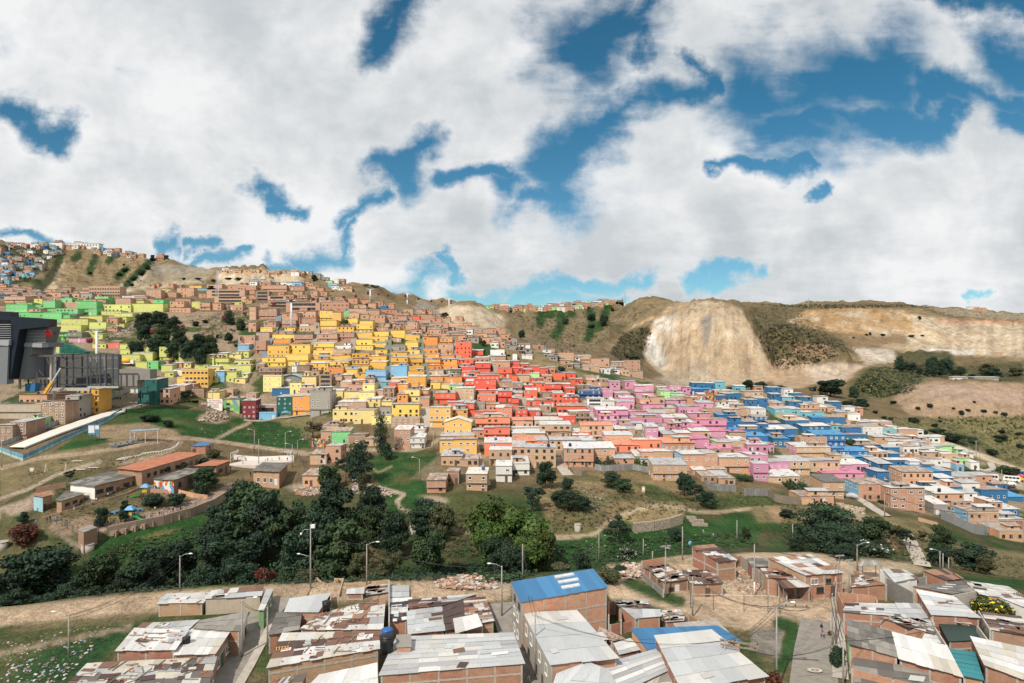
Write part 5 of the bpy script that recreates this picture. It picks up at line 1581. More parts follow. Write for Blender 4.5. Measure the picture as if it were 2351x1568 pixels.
# --- lower left block
nh('N', 9, [(540,1660),(1900,1650),(1992,1325),(800,1385)], [3.3,3.3,3.5,3.5], 'wwwgrxxdc', 'fnff', 'low house under a patched rusty roof beside the rubbish heap', su=1.3, sv=1.9, patches=14, wins=[(1,.35,1.0,1.4,1.3,'w'),(1,.75,1.0,1.4,1.3,'w')])
nh('M', 9, [(1058,1272),(1610,1266),(1738,1080),(1235,1062)], 4.5, 'wwWWwzg', 'ffff', 'house with a raised pale sheet roof above a short brick wall', su=1.2, sv=3.2, patches=3)
nh('M2', 9, [(1190,1130),(1330,1128),(1480,1010),(1312,1012)], 4.3, 'wwzr', 'ffff', 'narrow pale sheet roof with bricks along its top edge', su=1.2, sv=3.0)
nh('M3', 9, [(1335,1128),(1725,1082),(1835,985),(1485,1010)], 4.2, 'zgwzl', 'ffff', 'grey roof with one blue translucent strip beside the corrugated fibre roof', su=1.0, sv=3.0, patches=3)
nh('L', 9, [(1590,1312),(1978,1302),(2122,1083),(1752,1066)], 4.0, 'WcWwW', 'fnff', 'house with a clean cream roof and a brown front with green door', su=1.1, sv=3.6, rust=0.2, wins=[(1,.2,1.1,1.3,1.4,'w'),(1,.78,1.1,1.3,1.4,'w'),(1,.92,0.9,0.7,0.7,'w')], doors=[(1,.5,1.0,2.3,DOORG)])
nh('K', 9, [(1768,1066),(2205,1100),(2285,905),(1838,992)], 4.2, 'lllDl', 'fwff', 'house under a weathered corrugated fibre roof with white street wall', su=1.05, sv=2.4, rust=0.1, wins=[(1,.3,1.0,1.3,1.6,'d'),(1,.75,1.2,1.2,1.2,'d')])
nh('J',9,[(1440,842),(1868,833),(1938,735),(1528,746)],3.9,'wWwzw','jhhj','plaster and brick house with a white sheet roof beside the dirt road',su=1.6,sv=3.0,patches=2,bands=False)
nh('J2',9,[(1872,798),(2400,768),(2425,668),(1945,716)],4.6,'wWzwgr','hRhh','long beige plaster house with a patched white roof and maroon end wall',su=1.5,sv=3.0,patches=4,wins=[(1,.3,2.4,1.2,1.2,'w'),(1,.75,2.4,1.0,1.2,'w')])
nh('J3',10,[(20,900),(70,905),(158,705),(95,705)],4.4,'cwgr','iiii','narrow green walled house at the end of the dirt road',su=1.0,sv=3.0,wins=[(1,.35,2.6,1.1,1.1,'w'),(1,.7,2.6,1.1,1.1,'w')],doors=[(1,.2,1.0,2.1,DOORW)])
# --- centre block
nh('A', 10, [(98,1428),(1138,1255),(1150,1088),(240,1108)], [3.6,3.6,3.8,3.8], 'wwWcrxg', 'jfff', 'brick house whose patched roof carries planks and a yellow pallet', su=1.5, sv=2.0, patches=12)
nh('B1', 10, [(108,1130),(395,1080),(425,900),(190,922)], 3.4, 'dDdDl', 'ffff', 'dark fibre roofed house beside the narrow left street', su=1.1, sv=2.4, rust=0)
nh('B2', 10, [(398,1082),(1166,1078),(1190,780),(560,935)], [3.6,3.6,3.9,3.9], 'wwcrrsgW', 'ffff', 'wide patched roof strewn with bricks and beams behind the pallet roof', su=1.4, sv=1.8, patches=16)
nh('Cc', 10, [(258,918),(570,922),(690,738),(310,790)], 3.8, 'zzzw', 'ffff', 'house with a clean light grey roof beside the black barrel tank', su=2.6, sv=6, rust=0.1)
nh('C2', 10, [(825,752),(990,750),(995,685),(835,705)], 3.6, 'wwz', 'ffff', 'small white roofed brick room inside the ruined walls', su=0.8, sv=2.4)
nh('C3', 10, [(1000,760),(1222,735),(1215,655),(1040,680)], 3.0, 'gwrd', 'ffff', 'lean-to roof heaped with scrap beside the tall brick wall', su=1.0, sv=2.0, patches=10)
nh('E', 10, [(1225,780),(1405,776),(1405,672),(1225,676)], 3.0, 'zgz', 'ffff', 'small bluish grey roof beside the dirt road', su=1.2, sv=2.6, rust=0.2)
nh('E2', 10, [(1225,868),(1440,842),(1430,778),(1225,790)], 3.0, 'wgW', 'ffff', 'small whitish roof between the bluish roof and the rusty one', su=1.2, sv=2.0)
nh('Fa', 10, [(1225,1003),(1388,990),(1398,812),(1232,835)], 3.3, 'nwnWx', 'ffff', 'roof patched with black and white sheets beside the tall wall', su=0.8, sv=1.6, patches=6)
nh('Fb', 10, [(1392,1122),(1735,1085),(1705,862),(1385,905)], 3.5, 'zwzgW', 'ffff', 'pale central roof with rust along its lower edge', su=1.5, sv=2.2, patches=3)
nh('Fc', 10, [(1735,1085),(1920,1060),(1905,775),(1700,862)], 3.5, 'xxx', 'ffff', 'dark brown sheeted strip of roof in the middle of the block', su=1.0, sv=3.0, rust=0.3)
nh('Fd', 10, [(1925,1040),(2188,1000),(2105,775),(1905,790)], 3.6, 'wrwxcs', 'ffwf', 'roof of striped rusty and white sheets at the block corner', su=1.3, sv=1.1, patches=5)
nh('Fe', 10, [(1398,880),(1705,862),(1905,772),(2035,748),(1400,800)][:2] + [(2035,748),(1400,802)], 3.6, 'xrwxrg', 'ffff', 'long band of brown and white sheets along the dirt road', su=1.6, sv=1.2, patches=5)
nh('G',10,[(1832,1118),(2078,1046),(2030,932),(1810,978)],[3.7,3.9,5.0,4.7],'WwW','----','tilted loose white roof propped over the corner yard',su=1.3,sv=4,rust=0.1,name='canopy',cat='canopy')
nh('H', 10, [(1128,1502),(2466,1394),(2358,1104),(1290,1142)], [4.0,4.0,4.3,4.3], 'zWzgwz', 'ffff', 'large brick house with a silvery grey sheet roof at the street corner', su=3.0, sv=1.4, patches=5, rust=0.7)
nh('H2', 10, [(1290,1245),(1425,1240),(1420,1120),(1290,1125)], [5.0,5.0,5.5,5.5], 'lDl', 'ffff', 'little grey capped rooftop hut beside the black water tank', su=1.5, sv=3, rust=0.1, inset=0.1, cols=False)
nh('I', 10, [(320,1760),(1120,1640),(1112,1382),(580,1492)], [3.2,3.2,3.9,3.9], 'WWWwW', 'ffff', 'bright white corrugated roof in front of the brick wall', su=1.2, sv=3.4, rust=0.1)
nh('I2', 10, [(-30,1760),(330,1760),(470,1480),(180,1530)], 2.8, 'gwsrd', 'jfff', 'low patched lean-to beside the bright white corrugated roof', su=1.0, sv=2.0, patches=6)
# --- blue roof and its neighbours
nh('P',11,[(78,830),(886,690),(745,518),(-12,640)],[8.2,8.2,8.6,8.6],'BBb','bffk','tall brick house with a bright blue roof and three white skylights',su=1.0,sv=9.5,rust=0,jit=0.02,wins=[(3,.25,1.0,1.4,1.3,'w'),(3,.6,1.0,1.4,1.3,'w'),(3,.25,3.8,1.4,1.4,'w'),(3,.6,3.8,1.4,1.4,'w'),(3,.3,6.3,1.6,1.0,'d'),(3,.75,6.3,1.6,1.0,'d')])
nh('Q',11,[(352,1405),(975,1332),(595,898),(102,920)],[6.0,6.0,6.2,6.2],'zzwz','fffk','long house with a big plain grey sheet roof and barred street windows',su=1.9,sv=4.5,rust=0.15,jit=0.02,patches=2,wins=[(3,.1,3.4,1.4,1.5,'w'),(3,.3,3.4,1.4,1.5,'w'),(3,.62,3.4,1.3,1.4,'w'),(3,.85,3.4,1.3,1.4,'w'),(3,.2,.8,1.4,1.3,'d'),(3,.5,.8,1.3,1.3,'d')],doors=[(3,.72,1.1,2.2,DOORM)])
nh('S', 11, [(400,1700),(1010,1700),(885,1440),(690,1372)], [4.8,5.0,5.4,5.8], 'zzgz', 'ffff', 'grey gabled roof in front of the big plain grey roof', su=2.0, sv=4, rust=0.1, jit=0.02)
nh('S2',11,[(360,1640),(420,1700),(690,1372),(410,1480)],[4.2,4.2,5.8,4.8],'zwz','fffk','near slope of a grey gabled roof over a plaster wall',su=2.0,sv=4,rust=0.1,jit=0.02)
nh('Tt', 11, [(985,1660),(1482,1436),(1312,1254),(832,1392)], [4.2,4.2,4.6,4.6], 'WzWgz', 'ffff', 'shiny roof of grey and white striped sheets between two brick walls', su=5, sv=0.9, rust=0.1)
nh('U', 11, [(1560,1640),(2345,1500),(1832,1075),(1304,1130)], [5.6,5.6,5.8,5.8], 'zzzw', 'ffff', 'broad light grey roof over a brick house beside the sports pitch', su=2.2, sv=3.6, rust=0.08, jit=0.015, patches=1)
nh('Uu', 11, [(1180,1640),(1600,1640),(1545,1428),(1290,1510)], [3.6,3.6,4.0,4.0], 'cclDw', 'ffff', 'cream and fibre patched roof below the broad light grey roof', su=1.0, sv=2.2, rust=0.4)
nh('V', 11, [(1245,1268),(2110,1182),(1885,1040),(1085,1066)], [4.4,4.4,4.6,4.6], 'bBb', 'bffb', 'low brick house with a bright blue corrugated roof', su=1.0, sv=3.0, rust=0, jit=0.02)
nh('Vv', 11, [(1505,1062),(2010,1120),(1880,985),(1478,1020)], 4.2, 'lDl', 'ffff', 'flat greyish slab behind the low blue roof', smooth_roof='K')
nh('X1', 11, [(700,1182),(885,1170),(828,1098),(660,1112)], 4.0, 'WwW', 'ffff', 'small whitish roof beside the scattered loose bricks', su=1.6, sv=3, rust=0.1)
nh('X2', 11, [(985,1312),(1178,1266),(1086,1155),(932,1202)], 3.6, 'Wwz', 'ffff', 'small pale roof leaning against the low blue roofed house', su=2.0, sv=1.4, rust=0.2)
nh('X3', 11, [(780,1130),(930,1180),(1040,1160),(800,1050)], 3.6, 'ggl', 'ffff', 'flat grey roof sprinkled with loose orange bricks', smooth_roof='K')
nh('Y1', 11, [(1145,978),(1372,958),(1362,890),(1140,886)], 3.2, 'zgz', 'ffff', 'grey metal roof over the little brick yard', su=1.2, sv=2.6, rust=0.15)
nh('Y2', 11, [(1135,985),(1205,965),(1140,890),(1000,872)], [3.0,3.2,3.3,3.3], 'gzg', 'ffff', 'bluish sagging sheet roof beside the brick yard door', su=0.9, sv=2.4, rust=0.2)
nh('Y3', 11, [(1408,1012),(1615,992),(1540,890),(1375,902)], 3.1, 'crgwx', 'ffff', 'small shack roof loaded with boards and stones', su=0.7, sv=1.4, patches=8)
nh('Y4', 11, [(980,872),(1142,852),(1105,796),(938,820)], 3.2, 'dlDg', 'ffff', 'little fibre roof strewn with rubble beside the tall brick house', su=0.8, sv=1.6, patches=7)
nh('Y5', 11, [(1150,885),(1300,882),(1215,800),(1115,815)], 2.8, 'rkgxw', 'ffff', 'low lean-to of green and brown scrap sheets', su=0.9, sv=1.5, patches=5, name='shack', cat='shack')
# --- rusty shacks by the yard
nh('Z1',11,[(1392,645),(1628,616),(1462,488),(1255,530)],2.9,'rwrscw','nnnn','tumbledown shack with a brown and white sheet roof beside the rubble mound',su=0.9,sv=1.3,patches=16,name='shack',cat='shack',wins=[(0,.3,.9,1.2,.9,'d')],doors=[(0,.55,1.0,2.1,DOORW)])
nh('Z2',11,[(1652,668),(1948,652),(1832,528),(1555,528)],2.9,'rxrwsd','nnnn','open fronted shack with a rusty roof facing the sandy yard',su=0.9,sv=1.3,patches=14,name='shack',cat='shack',doors=[(0,.5,1.0,2.1,DOORM)])
nh('Z3', 11, [(1198,505),(1440,480),(1455,492),(1260,535)][:4], 2.9, 'rdx', 'ffff', 'rusty strip of roof along the ruined brick wall', su=0.9, sv=1.0, patches=6, name='shack', cat='shack')
nh('AA', 11, [(1888,458),(2068,436),(1850,292),(1642,310)], [4.3,4.3,5.0,5.0], 'rwxgsr', 'jfff', 'tall brick shed with a striped rusty roof and blue dish', su=0.8, sv=2.0, patches=8, name='shed', cat='shed')
nh('AB', 11, [(2010,478),(2085,440),(2060,395),(1985,385)], 1.6, 'rwr', 'ffff', 'low brick stub with rusty sheets beside the green painted wall', su=0.8, sv=1.2, patches=3, name='shack', cat='shack')
# --- right block
nh('BA',12,[(338,578),(702,556),(385,384),(-10,416)],[4.6,4.6,4.9,4.9],'wzWgsw','fffj','brick house with a whitish metal roof and mint ground floor',su=1.2,sv=2.4,patches=5,wins=[(0,.25,2.6,1.6,1.2,'c'),(0,.62,2.6,1.3,1.0,'d'),(0,.4,.8,1.6,1.2,'d')],doors=[(0,.75,1.1,2.1,DOORM)])
nh('BB',12,[(140,702),(398,686),(262,612),(78,626)],[2.9,2.9,3.2,3.2],'wrwxr','-nn-','rusty striped porch roof in front of the whitish roofed house',su=0.5,sv=4,name='canopy',cat='canopy')
nh('BC',12,[(-10,600),(265,612),(200,515),(-70,512)],3.4,'wcrsx','fffj','low house with a brown stained roof beside the sandy yard',su=1.0,sv=2.0,patches=8)
nh('BC2', 12, [(-150,500),(60,500),(-20,420),(-200,420)], 3.0, 'dDl', 'ffff', 'dark fibre roofed shed at the edge of the sandy yard', su=1.0, sv=2.2, rust=0.1)
nh('BD',12,[(735,1205),(1196,1338),(1132,1092),(722,978)],[4.6,4.6,5.0,5.0],'DdDl','fffm','brick house under a dark corrugated fibre roof with a green edged wall',su=1.05,sv=2.2,rust=0)
nh('BE', 12, [(1198,1340),(1792,1512),(1642,1222),(1132,1095)], [4.6,4.6,5.0,5.0], 'WcWW', 'ffff', 'brick house under a broad cream white roof beside the turquoise roof', su=1.05, sv=5.5, rust=0.25, jit=0.02)
nh('BF', 12, [(678,918),(1225,958),(1160,838),(728,828)], 3.9, 'wgzdwW', 'ffff', 'chequered roof of white and grey sheets beside the street poles', su=1.3, sv=1.2, patches=4, rust=0.3)
nh('BF2', 12, [(1235,975),(1500,972),(1385,838),(1165,830)], 3.9, 'zwzg', 'ffff', 'light grey roof joined to the chequered one', su=1.2, sv=2.2, rust=0.2)
nh('BF3', 12, [(1010,968),(1532,1122),(1490,985),(1225,962)], 4.2, 'wwdgzc', 'ffff', 'untidy roof of loose boards and pale sheets in the middle of the block', su=1.4, sv=1.0, patches=14)
nh('BF4', 12, [(1410,1175),(1620,1205),(1580,1125),(1440,1115)], 4.0, 'Wwz', 'ffff', 'small white roof patch beside the dark green roof', su=1.5, sv=2, rust=0.2)
nh('BG', 12, [(1500,945),(1955,968),(1700,768),(1358,708)], [5.4,5.2,5.6,5.8], 'zWwzw', 'ffff', 'tall brick house with a sloping white metal roof streaked with rust', su=2.0, sv=2.0, patches=3, rust=1.0)
nh('BG2', 12, [(1520,985),(1870,1030),(1850,965),(1500,945)], 4.2, 'wsdcw', 'ffff', 'narrow lower roof with stones along it under the white metal roof', su=1.0, sv=1.2, patches=6)
nh('BH', 12, [(1660,1188),(2002,1172),(1935,1045),(1560,1000)], 3.9, 'kkk', 'ffff', 'house with a flat dark green roof inside concrete walls', su=3.5, sv=8, rust=0, jit=0.01)
nh('BI', 12, [(1792,1502),(1978,1542),(1892,1282),(1660,1250)], 4.6, 'ttt', 'ffff', 'turquoise translucent roof between two white roofs', su=5, sv=1.5, rust=0, jit=0.02)
nh('BJ', 12, [(1985,1402),(2620,1640),(2520,1275),(1856,1135)], [5.4,5.4,5.8,5.8], 'WwWc', 'ffnf', 'open sided house with a big white roof and blue cover below', su=1.6, sv=2.4, rust=0.5, jit=0.02)
nh('BK', 12, [(2045,1082),(2500,1152),(2400,962),(1958,915)], 4.6, 'wrcsxg', 'nfff', 'brown brick house with a long roof striped with rust', su=1.6, sv=1.1, patches=8)
nh('BL', 12, [(800,1720),(1500,1720),(1468,1442),(778,1330)], 3.6, 'dDdl', 'ffff', 'dark fibre roof with white patches below the green edged wall', su=1.05, sv=2.2, rust=0, patches=2)
nh('BN', 12, [(1640,628),(1792,606),(1655,515),(1412,530)], 3.2, 'srsxr', 'ffff', 'rust red roof at the foot of the ravine', su=0.6, sv=4, rust=1.0)
nh('BO', 12, [(1960,765),(2420,800),(2200,680),(1790,622)], 3.3, 'wWcrw', 'ffff', 'long whitish roof running down to the grassy bank', su=1.4, sv=1.6, patches=6)
nh('BP', 12, [(1690,752),(2002,706),(1785,630),(1318,680)], 3.2, 'DldD', 'ffff', 'dark fibre roof with three white skylights near the concrete walls', su=1.1, sv=2.0, rust=0)
nh('BQ', 12, [(770,695),(1085,662),(835,578),(758,572)], 2.8, 'rgwsd', 'ffff', 'low rusty and white shed roof behind the street poles', su=0.9, sv=1.4, patches=8, name='shed', cat='shed')
nh('BR',12,[(1160,642),(1385,602),(1255,528),(1045,515)],3.3,'wzr','wwww','white walled shed with a ribbed grey roof beside the dirt track',su=0.9,sv=2.2,name='shed',cat='shed')
nh('BS',12,[(832,496),(1040,482),(990,440),(868,446)],2.9,'ggl','----','open shelter with a ribbed grey roof on posts beside the dirt track',su=0.7,sv=3,rust=0,name='canopy',cat='canopy')
nh('BT',12,[(2000,735),(2420,900),(2420,800),(2080,770)],3.2,'WwW','wwww','white walled house end behind the yellow flowered bush',su=1.4,sv=2)
# posts under the open canopies
for key in ('G','BB','BS'):
 root,q = near[key]; c = root.location
 for p in q:
  b = MB(); b.tube([(p.x - c.x,p.y - c.y,-0.5),(p.x - c.x,p.y - c.y,p.z - c.z)],0.07,6); b.build('post',[CONCD],root)
# skylights of the blue roof
root,q = near['P']; c = root.location
for (u0,u1,v) in ((0.50,0.73,0.80),(0.50,0.74,0.53),(0.50,0.71,0.26)):
 b = MB(); P_ = [bil(q,u0,v) - c,bil(q,u1,v) - c,bil(q,u1,v + 0.11) - c,bil(q,u0,v + 0.11) - c]
 b.face([p + Vector((0,0,0.26)) for p in P_]);
 for i in range(4): b.face([P_[i],P_[(i + 1) % 4],P_[(i + 1) % 4] + Vector((0,0,0.26)),P_[i] + Vector((0,0,0.26))])
 b.build('skylight',[ROOFS['W']],root)
root,q = near['BP']; c = root.location
for (u,v) in ((0.25,0.5),(0.45,0.6),(0.62,0.75)):
 b = MB(); p = bil(q,u,v) - c; b.obox(p + Vector((0,0,0.13)),(0.9,-0.2,0),(0.05,0.2,0),(0,0,0.02)); b.build('skylight',[ROOFS['W']],root)
# --- free-standing walls
def wall_run(k,pts,h,mt,label,name='brick_wall',th=0.2,cat='wall',zg=ZP,conc=True,cap=False):
 P_ = []
 for (x,y) in pts:
  px,py = zc(k,x,y); d = (zg + h) / ((CY - py) / F) if zg is not None else find(px,py); P_.append(Vector(((px - CX) / F * d,d,0)))
 o = P_[0].copy(); z0 = zg; b = MB()
 for i in range(len(P_) - 1):
  a = P_[i] - o; c = P_[i + 1] - o; d = (c - a); L = d.length
  if L < 0.05: continue
  d.normalize(); n = Vector((d.y,-d.x,0)); hh = h
  u0 = i * 3.7
  A,B_ = a + n * th / 2,c + n * th / 2; A2,B2 = a - n * th / 2,c - n * th / 2
  b.wall(A,B_,-1,hh,u0=u0); b.wall(B2,A2,-1,hh,u0=u0); b.face([(A.x,A.y,hh),(B_.x,B_.y,hh),(B2.x,B2.y,hh),(A2.x,A2.y,hh)]); b.wall(B_,B2,-1,hh); b.wall(A2,A,-1,hh)
  if conc:
   for t in (0.0,1.0): pp = a + (c - a) * t; b.obox((pp.x,pp.y,(hh - 1) / 2 + 0.02),d * 0.13,n * (th / 2 + 0.03),(0,0,(hh + 1) / 2),m=1)
 r = b.build(name,[mt,CONC],loc=(o.x,o.y,z0)); tag(r,label,cat); return r
for k,pts,h,mt,lab in [
 (10, [(455,765),(560,600)], 3.0, BRICKN, 'broken brick wall end beside the dirt road'), (10, [(560,600),(625,655)], 3.2, BRICKN, 'stepped top of the ruined brick wall'), (10, [(620,662),(725,640)], 3.0, BRICKN, 'ruined brick wall behind the light grey roof'),
 (10,[(725,605),(800,605)],3.6,BRICKN,'taller stub of the ruined brick wall'),(10,[(820,655),(1215,618)],3.2,BRICKN,'long roofless brick wall at the back of the block'),(10,[(760,750),(800,610)],3.2,BRICKN,'roofless brick cross wall joining the taller stub'),(10,[(680,830),(692,735)],3.9,BRICKN,'short brick wall standing beside the black barrel tank'),(10,[(1222,1000),(1222,625)],3.9,CONC,'long rendered party wall between the two patched blocks'),
 (11,[(905,1030),(1135,990),(1372,958)],2.2,BRICKF,'low brick wall around the little yard'),(11,[(888,945),(888,815),(940,812)],3.3,BRICKF,'brick wall between the tall house and the yard'),(11,[(1002,985),(1002,880),(1140,860)],2.9,BRICKF,'brick yard wall with a dark doorway'),(11,[(1625,930),(1712,990)],2.0,BRICKN,'tan brick wall at the corner of the fenced pitch'),
 (11,[(1195,445),(1400,412)],3.0,BRICKF,'ruined brick wall with concrete posts above the rubble'),(11,[(1188,545),(1300,640),(1390,712)],2.2,CONCD,'grey board wall along the side of the rusty shacks'),(11,[(1895,380),(1992,378)],4.0,m_paint('wall_pale_green',(0.40,0.45,0.24)),'pale green painted wall beside the striped shed'),(11,[(1990,420),(2110,395)],2.4,BRICKN,'broken tan brick wall behind the sandy yard'),(11,[(2110,395),(2200,470),(2330,590)],2.6,PAINTS['k'],'long grey boundary wall of the sandy yard'),
 (12, [(640,735),(720,900)], 3.4, BRICKF, 'brick side wall of the unfinished house'), (12, [(640,735),(820,745),(985,770)], 3.2, BRICKF, 'unfinished brick house wall with concrete beams'), (12, [(985,770),(1000,812)], 3.2, BRICKF, 'unfinished end wall beside the chequered roof'), (12, [(1090,600),(1340,740)], 3.4, CONCD, 'dark concrete wall with wire on posts'), (12, [(1345,600),(1450,590)], 3.0, CONCD, 'short concrete wall behind the dark fibre roof'), (12, [(790,530),(1085,660)], 3.0, BRICKN, 'narrow brick wall sloping behind the street poles'),
 (12, [(1500,965),(1530,1050),(1640,1220)], 4.8, CONC, 'concrete parapet between the white and green roofs'), (12, [(1925,1045),(2035,1190)], 5.0, CONC, 'concrete wall on the far side of the dark green roof'), (12, [(1935,905),(2040,1075)], 5.2, CONC, 'grey parapet wall beside the rust striped roof'), (12, [(775,1440),(1150,1530),(1600,1640)], 4.6, BRICKF, 'brick parapet with white mortar at the bottom of the street'), (12, [(1030,520),(1155,600)], 3.0, PAINTS['w'], 'white gable wall beside the dirt track'), (12, [(1700,760),(1980,705)], 3.4, CONC, 'pale concrete wall below the dark fibre roof'), (12, [(0,500),(90,600)], 2.6, PAINTS['k'], 'grey wall at the corner of the brown stained roof'), (12, [(85,640),(170,740)], 1.4, CONC, 'low concrete ramp wall beside the porch')]:
 wall_run(k,pts,h,mt,lab)
# --- water tanks,dish,loose bricks and boards on the roofs
TANKB = m_flat('tank_black',(0.016,0.017,0.018),0.45,0,0.1); TANKU = m_flat('tank_blue',(0.02,0.10,0.30),0.4,0,0.1); WOOD = m_flat('grey_timber',(0.19,0.155,0.12),0.9,0,0.4,4); WOODY = m_flat('yellow_timber',(0.48,0.26,0.07),0.8); RBRK = m_flat('loose_brick',(0.42,0.16,0.08),0.9,0,0.3,6)
def tank(p,r,h,mt,label):
 root = empty('water_tank',p,0,label,'water tank'); b = MB()
 b.tube([(0,0,0),(0,0,h * 0.3),(0,0,h * 0.32),(0,0,h * 0.62),(0,0,h * 0.64),(0,0,h * 0.85)],[r * 0.86,r * 0.93,r * 0.96,r * 0.96,r * 1.0,r],16); b.build('barrel',[mt],root,True)
 l = MB(); l.tube([(0,0,h * 0.85),(0,0,h * 0.9),(0,0,h * 0.98),(0,0,h)],[r * 1.06,r * 1.05,r * 0.6,r * 0.3],16); l.build('lid',[mt],root,True); return root
def roof_pt(key,u,v,dz=0.1):
 root,q = near[key]; p = bil(q,u,v); return p + Vector((0,0,dz))
def roof_px(key,k,x,y,dz=0.1):
 root,q = near[key]; px,py = zc(k,x,y); z = sum(p.z for p in q) / 4; d = z / ((CY - py) / F); return Vector(((px - CX) / F * d,d,z + dz))
tank(roof_px('Cc', 10, 648, 912), 0.75, 1.9, TANKB, 'black barrel water tank on the light grey roof'); tank(roof_px('H', 10, 1200, 1285, 0.05), 1.05, 2.7, TANKB, 'big black water tank beside the silvery grey roof'); tank(roof_px('H', 10, 1205, 1190, 0.2), 0.9, 2.0, TANKU, 'bright blue water tank behind the big black one')
tank(roof_px('L', 9, 1712, 1205, 0.02), 0.6, 1.1, TANKB, 'small dark tank lying by the cream roof')
PLK = {}
def loose(kind,p,rz,ln,label,group):
 if kind not in PLK:
  b = MB()
  if kind == 'brick': b.box(-0.16,0.16,-0.09,0.09,0,0.12)
  else: b.box(-0.5,0.5,-0.08,0.08,0,0.07)
  PLK[kind] = b.mesh(kind,[RBRK if kind == 'brick' else WOOD])
 o = link('loose_' + kind,PLK[kind],None,p,(0,0,rz),(1 if kind == 'brick' else ln,1,1)); tag(o,label,kind,group)
rl = random.Random(5)
RN = {'N': 'patched rusty roof', 'M': 'raised pale roof', 'A': 'roof with the yellow pallet', 'B2': 'wide patched roof', 'X3': 'flat grey roof', 'BF3': 'untidy board-strewn roof', 'BG2': 'narrow lower roof', 'Y3': 'small shack roof', 'I2': 'low patched lean-to', 'Fd': 'striped corner roof', 'J': 'white roof by the dirt road'}
for key,nb,npk in (('N',26,22),('M',22,8),('A',20,14),('B2',30,20),('X3',22,0),('BF3',8,12),('BG2',14,2),('Y3',6,8),('I2',6,6),('Fd',10,2),('J',5,2)):
 for i in range(nb): loose('brick', roof_pt(key, rl.choice([rl.uniform(0.03, 0.97), rl.choice([0.1, 0.37, 0.64, 0.9]) + rl.uniform(-.03, .03)]), rl.uniform(0.05, 0.95), 0.13), rl.uniform(0, 3), 1, f'loose orange brick weighing down the {RN[key]}', f'loose bricks on the {RN[key]}')
 for i in range(npk): loose('plank', roof_pt(key, rl.uniform(0.08, 0.9), rl.uniform(0.08, 0.92), 0.14), rl.choice([0, 1.45, rl.uniform(0, 3)]), rl.uniform(1.0, 3.4), f'weathered grey plank lying on the {RN[key]}', f'planks on the {RN[key]}')
pr = empty('pallet', roof_px('A', 10, 240, 1258, 0.15), 0.3, 'yellow wooden pallet lying on the patched brick house roof', 'pallet')
for i in range(5): b = MB(); b.box(-0.9 + i * 0.42,-0.75 + i * 0.42,-0.6,0.6,0.06,0.10); b.build('slat',[WOODY],pr)
for y in (-0.5,0.45): b = MB(); b.box(-0.95,0.95,y,y + 0.1,0,0.06); b.build('runner',[WOODY],pr)
p = roof_px('AA', 11, 1635, 305, 0.1); dr = empty('satellite_dish', p, 0.5, 'round blue dish on the corner of the striped shed roof', 'dish'); b = MB(); b.ball((0, 0, 0.5), 0.5, 8, 0, (1, 0.25, 1)); b.build('bowl', [PAINTS['a']], dr, True); b = MB(); b.tube([(0, 0.1, -0.2), (0, 0.1, 0.5)], 0.04, 6); b.build('post', [CONCD], dr)
# ================================================================== poles,lamps and wires
POLEC = m_flat('pole_concrete',(0.27,0.25,0.225),0.9,0,0.2,2); STEEL = m_flat('galvanised_steel',(0.42,0.43,0.44),0.5,0.3,0.1); STEELD = m_flat('dark_steel',(0.045,0.06,0.075),0.6,0,0.15); INSUL = m_flat('insulator',(0.02,0.02,0.022),0.4); LAMPM = m_flat('lamp_head',(0.62,0.63,0.64),0.4); WIREM = m_flat('wire',(0.03,0.03,0.032),0.7)
POLES = {}
def pole(key,px,yt,yb,lamp=0,arm=None,d=None,place='',r=None,lean=0,white=False):
 if d is None: d = find(px,yb,70)
 x = (px - CX) / F * d; zg = ground_z(px,d); zt = (CY - yt) / F * d; h = zt - zg
 root = empty('street_lamp' if lamp else 'utility_pole',(x,d,zg),0); r = r or 0.16
 b = MB(); b.tube([(0,0,-0.6),(lean * 0.5,0,h * 0.5),(lean,0,h)],[r,r * 0.85,r * 0.62],9); b.build('pole',[POLEC],root,True)
 if white: b = MB(); b.tube([(0,0,0.1),(0,0,h * 0.28)],[r * 1.04,r * 1.0],9); b.build('painted_base',[PAINTS['w']],root,True)
 if lamp:
  L = 2.0 * (1 if lamp > 0 else -1); b = MB(); b.tube([(lean,0,h - 0.25),(lean + L * 0.5,-0.2,h + 0.35),(lean + L,-0.3,h + 0.55)],0.045,6); b.build('lamp_arm',[STEEL],root,True)
  b = MB(); b.ball((lean + L * 1.12,-0.32,h + 0.54),0.42,6,0,(1,0.5,0.32)); b.build('lamp_head',[LAMPM],root,True)
 if arm:
  for (dx,dy,dz) in arm:
   ln = math.hypot(dx,dy); c = Vector((lean,0,h - 0.15 - dz)); e = Vector((dx,dy,0))
   b = MB(); b.beam(c - e * 0.5 if ln < 4 else c - e * 0.12,c + e * 0.5 if ln < 4 else c + e * 0.88,0.2,0.24); b.build('crossarm',[POLEC if ln < 4 else WOOD],root)
   for t in (-0.42,-0.1,0.1,0.42) if ln < 4 else (0.25,0.5,0.8):
    b = MB(); p = c + e * t; b.tube([p,p + Vector((0,0,0.22)),p + Vector((0,0,0.34))],[0.05,0.11,0.05],7); b.build('insulator',[INSUL],root,True)
 POLES[key] = dict(o=root,p=Vector((x,d,zg)),h=h,lamp=lamp,arm=arm,place=place,px=px,d=d,white=white)
 return root
A1 = [(1.8,0.5,0)]; A2 = [(2.0,0.4,0),(1.8,0.5,0.9)]
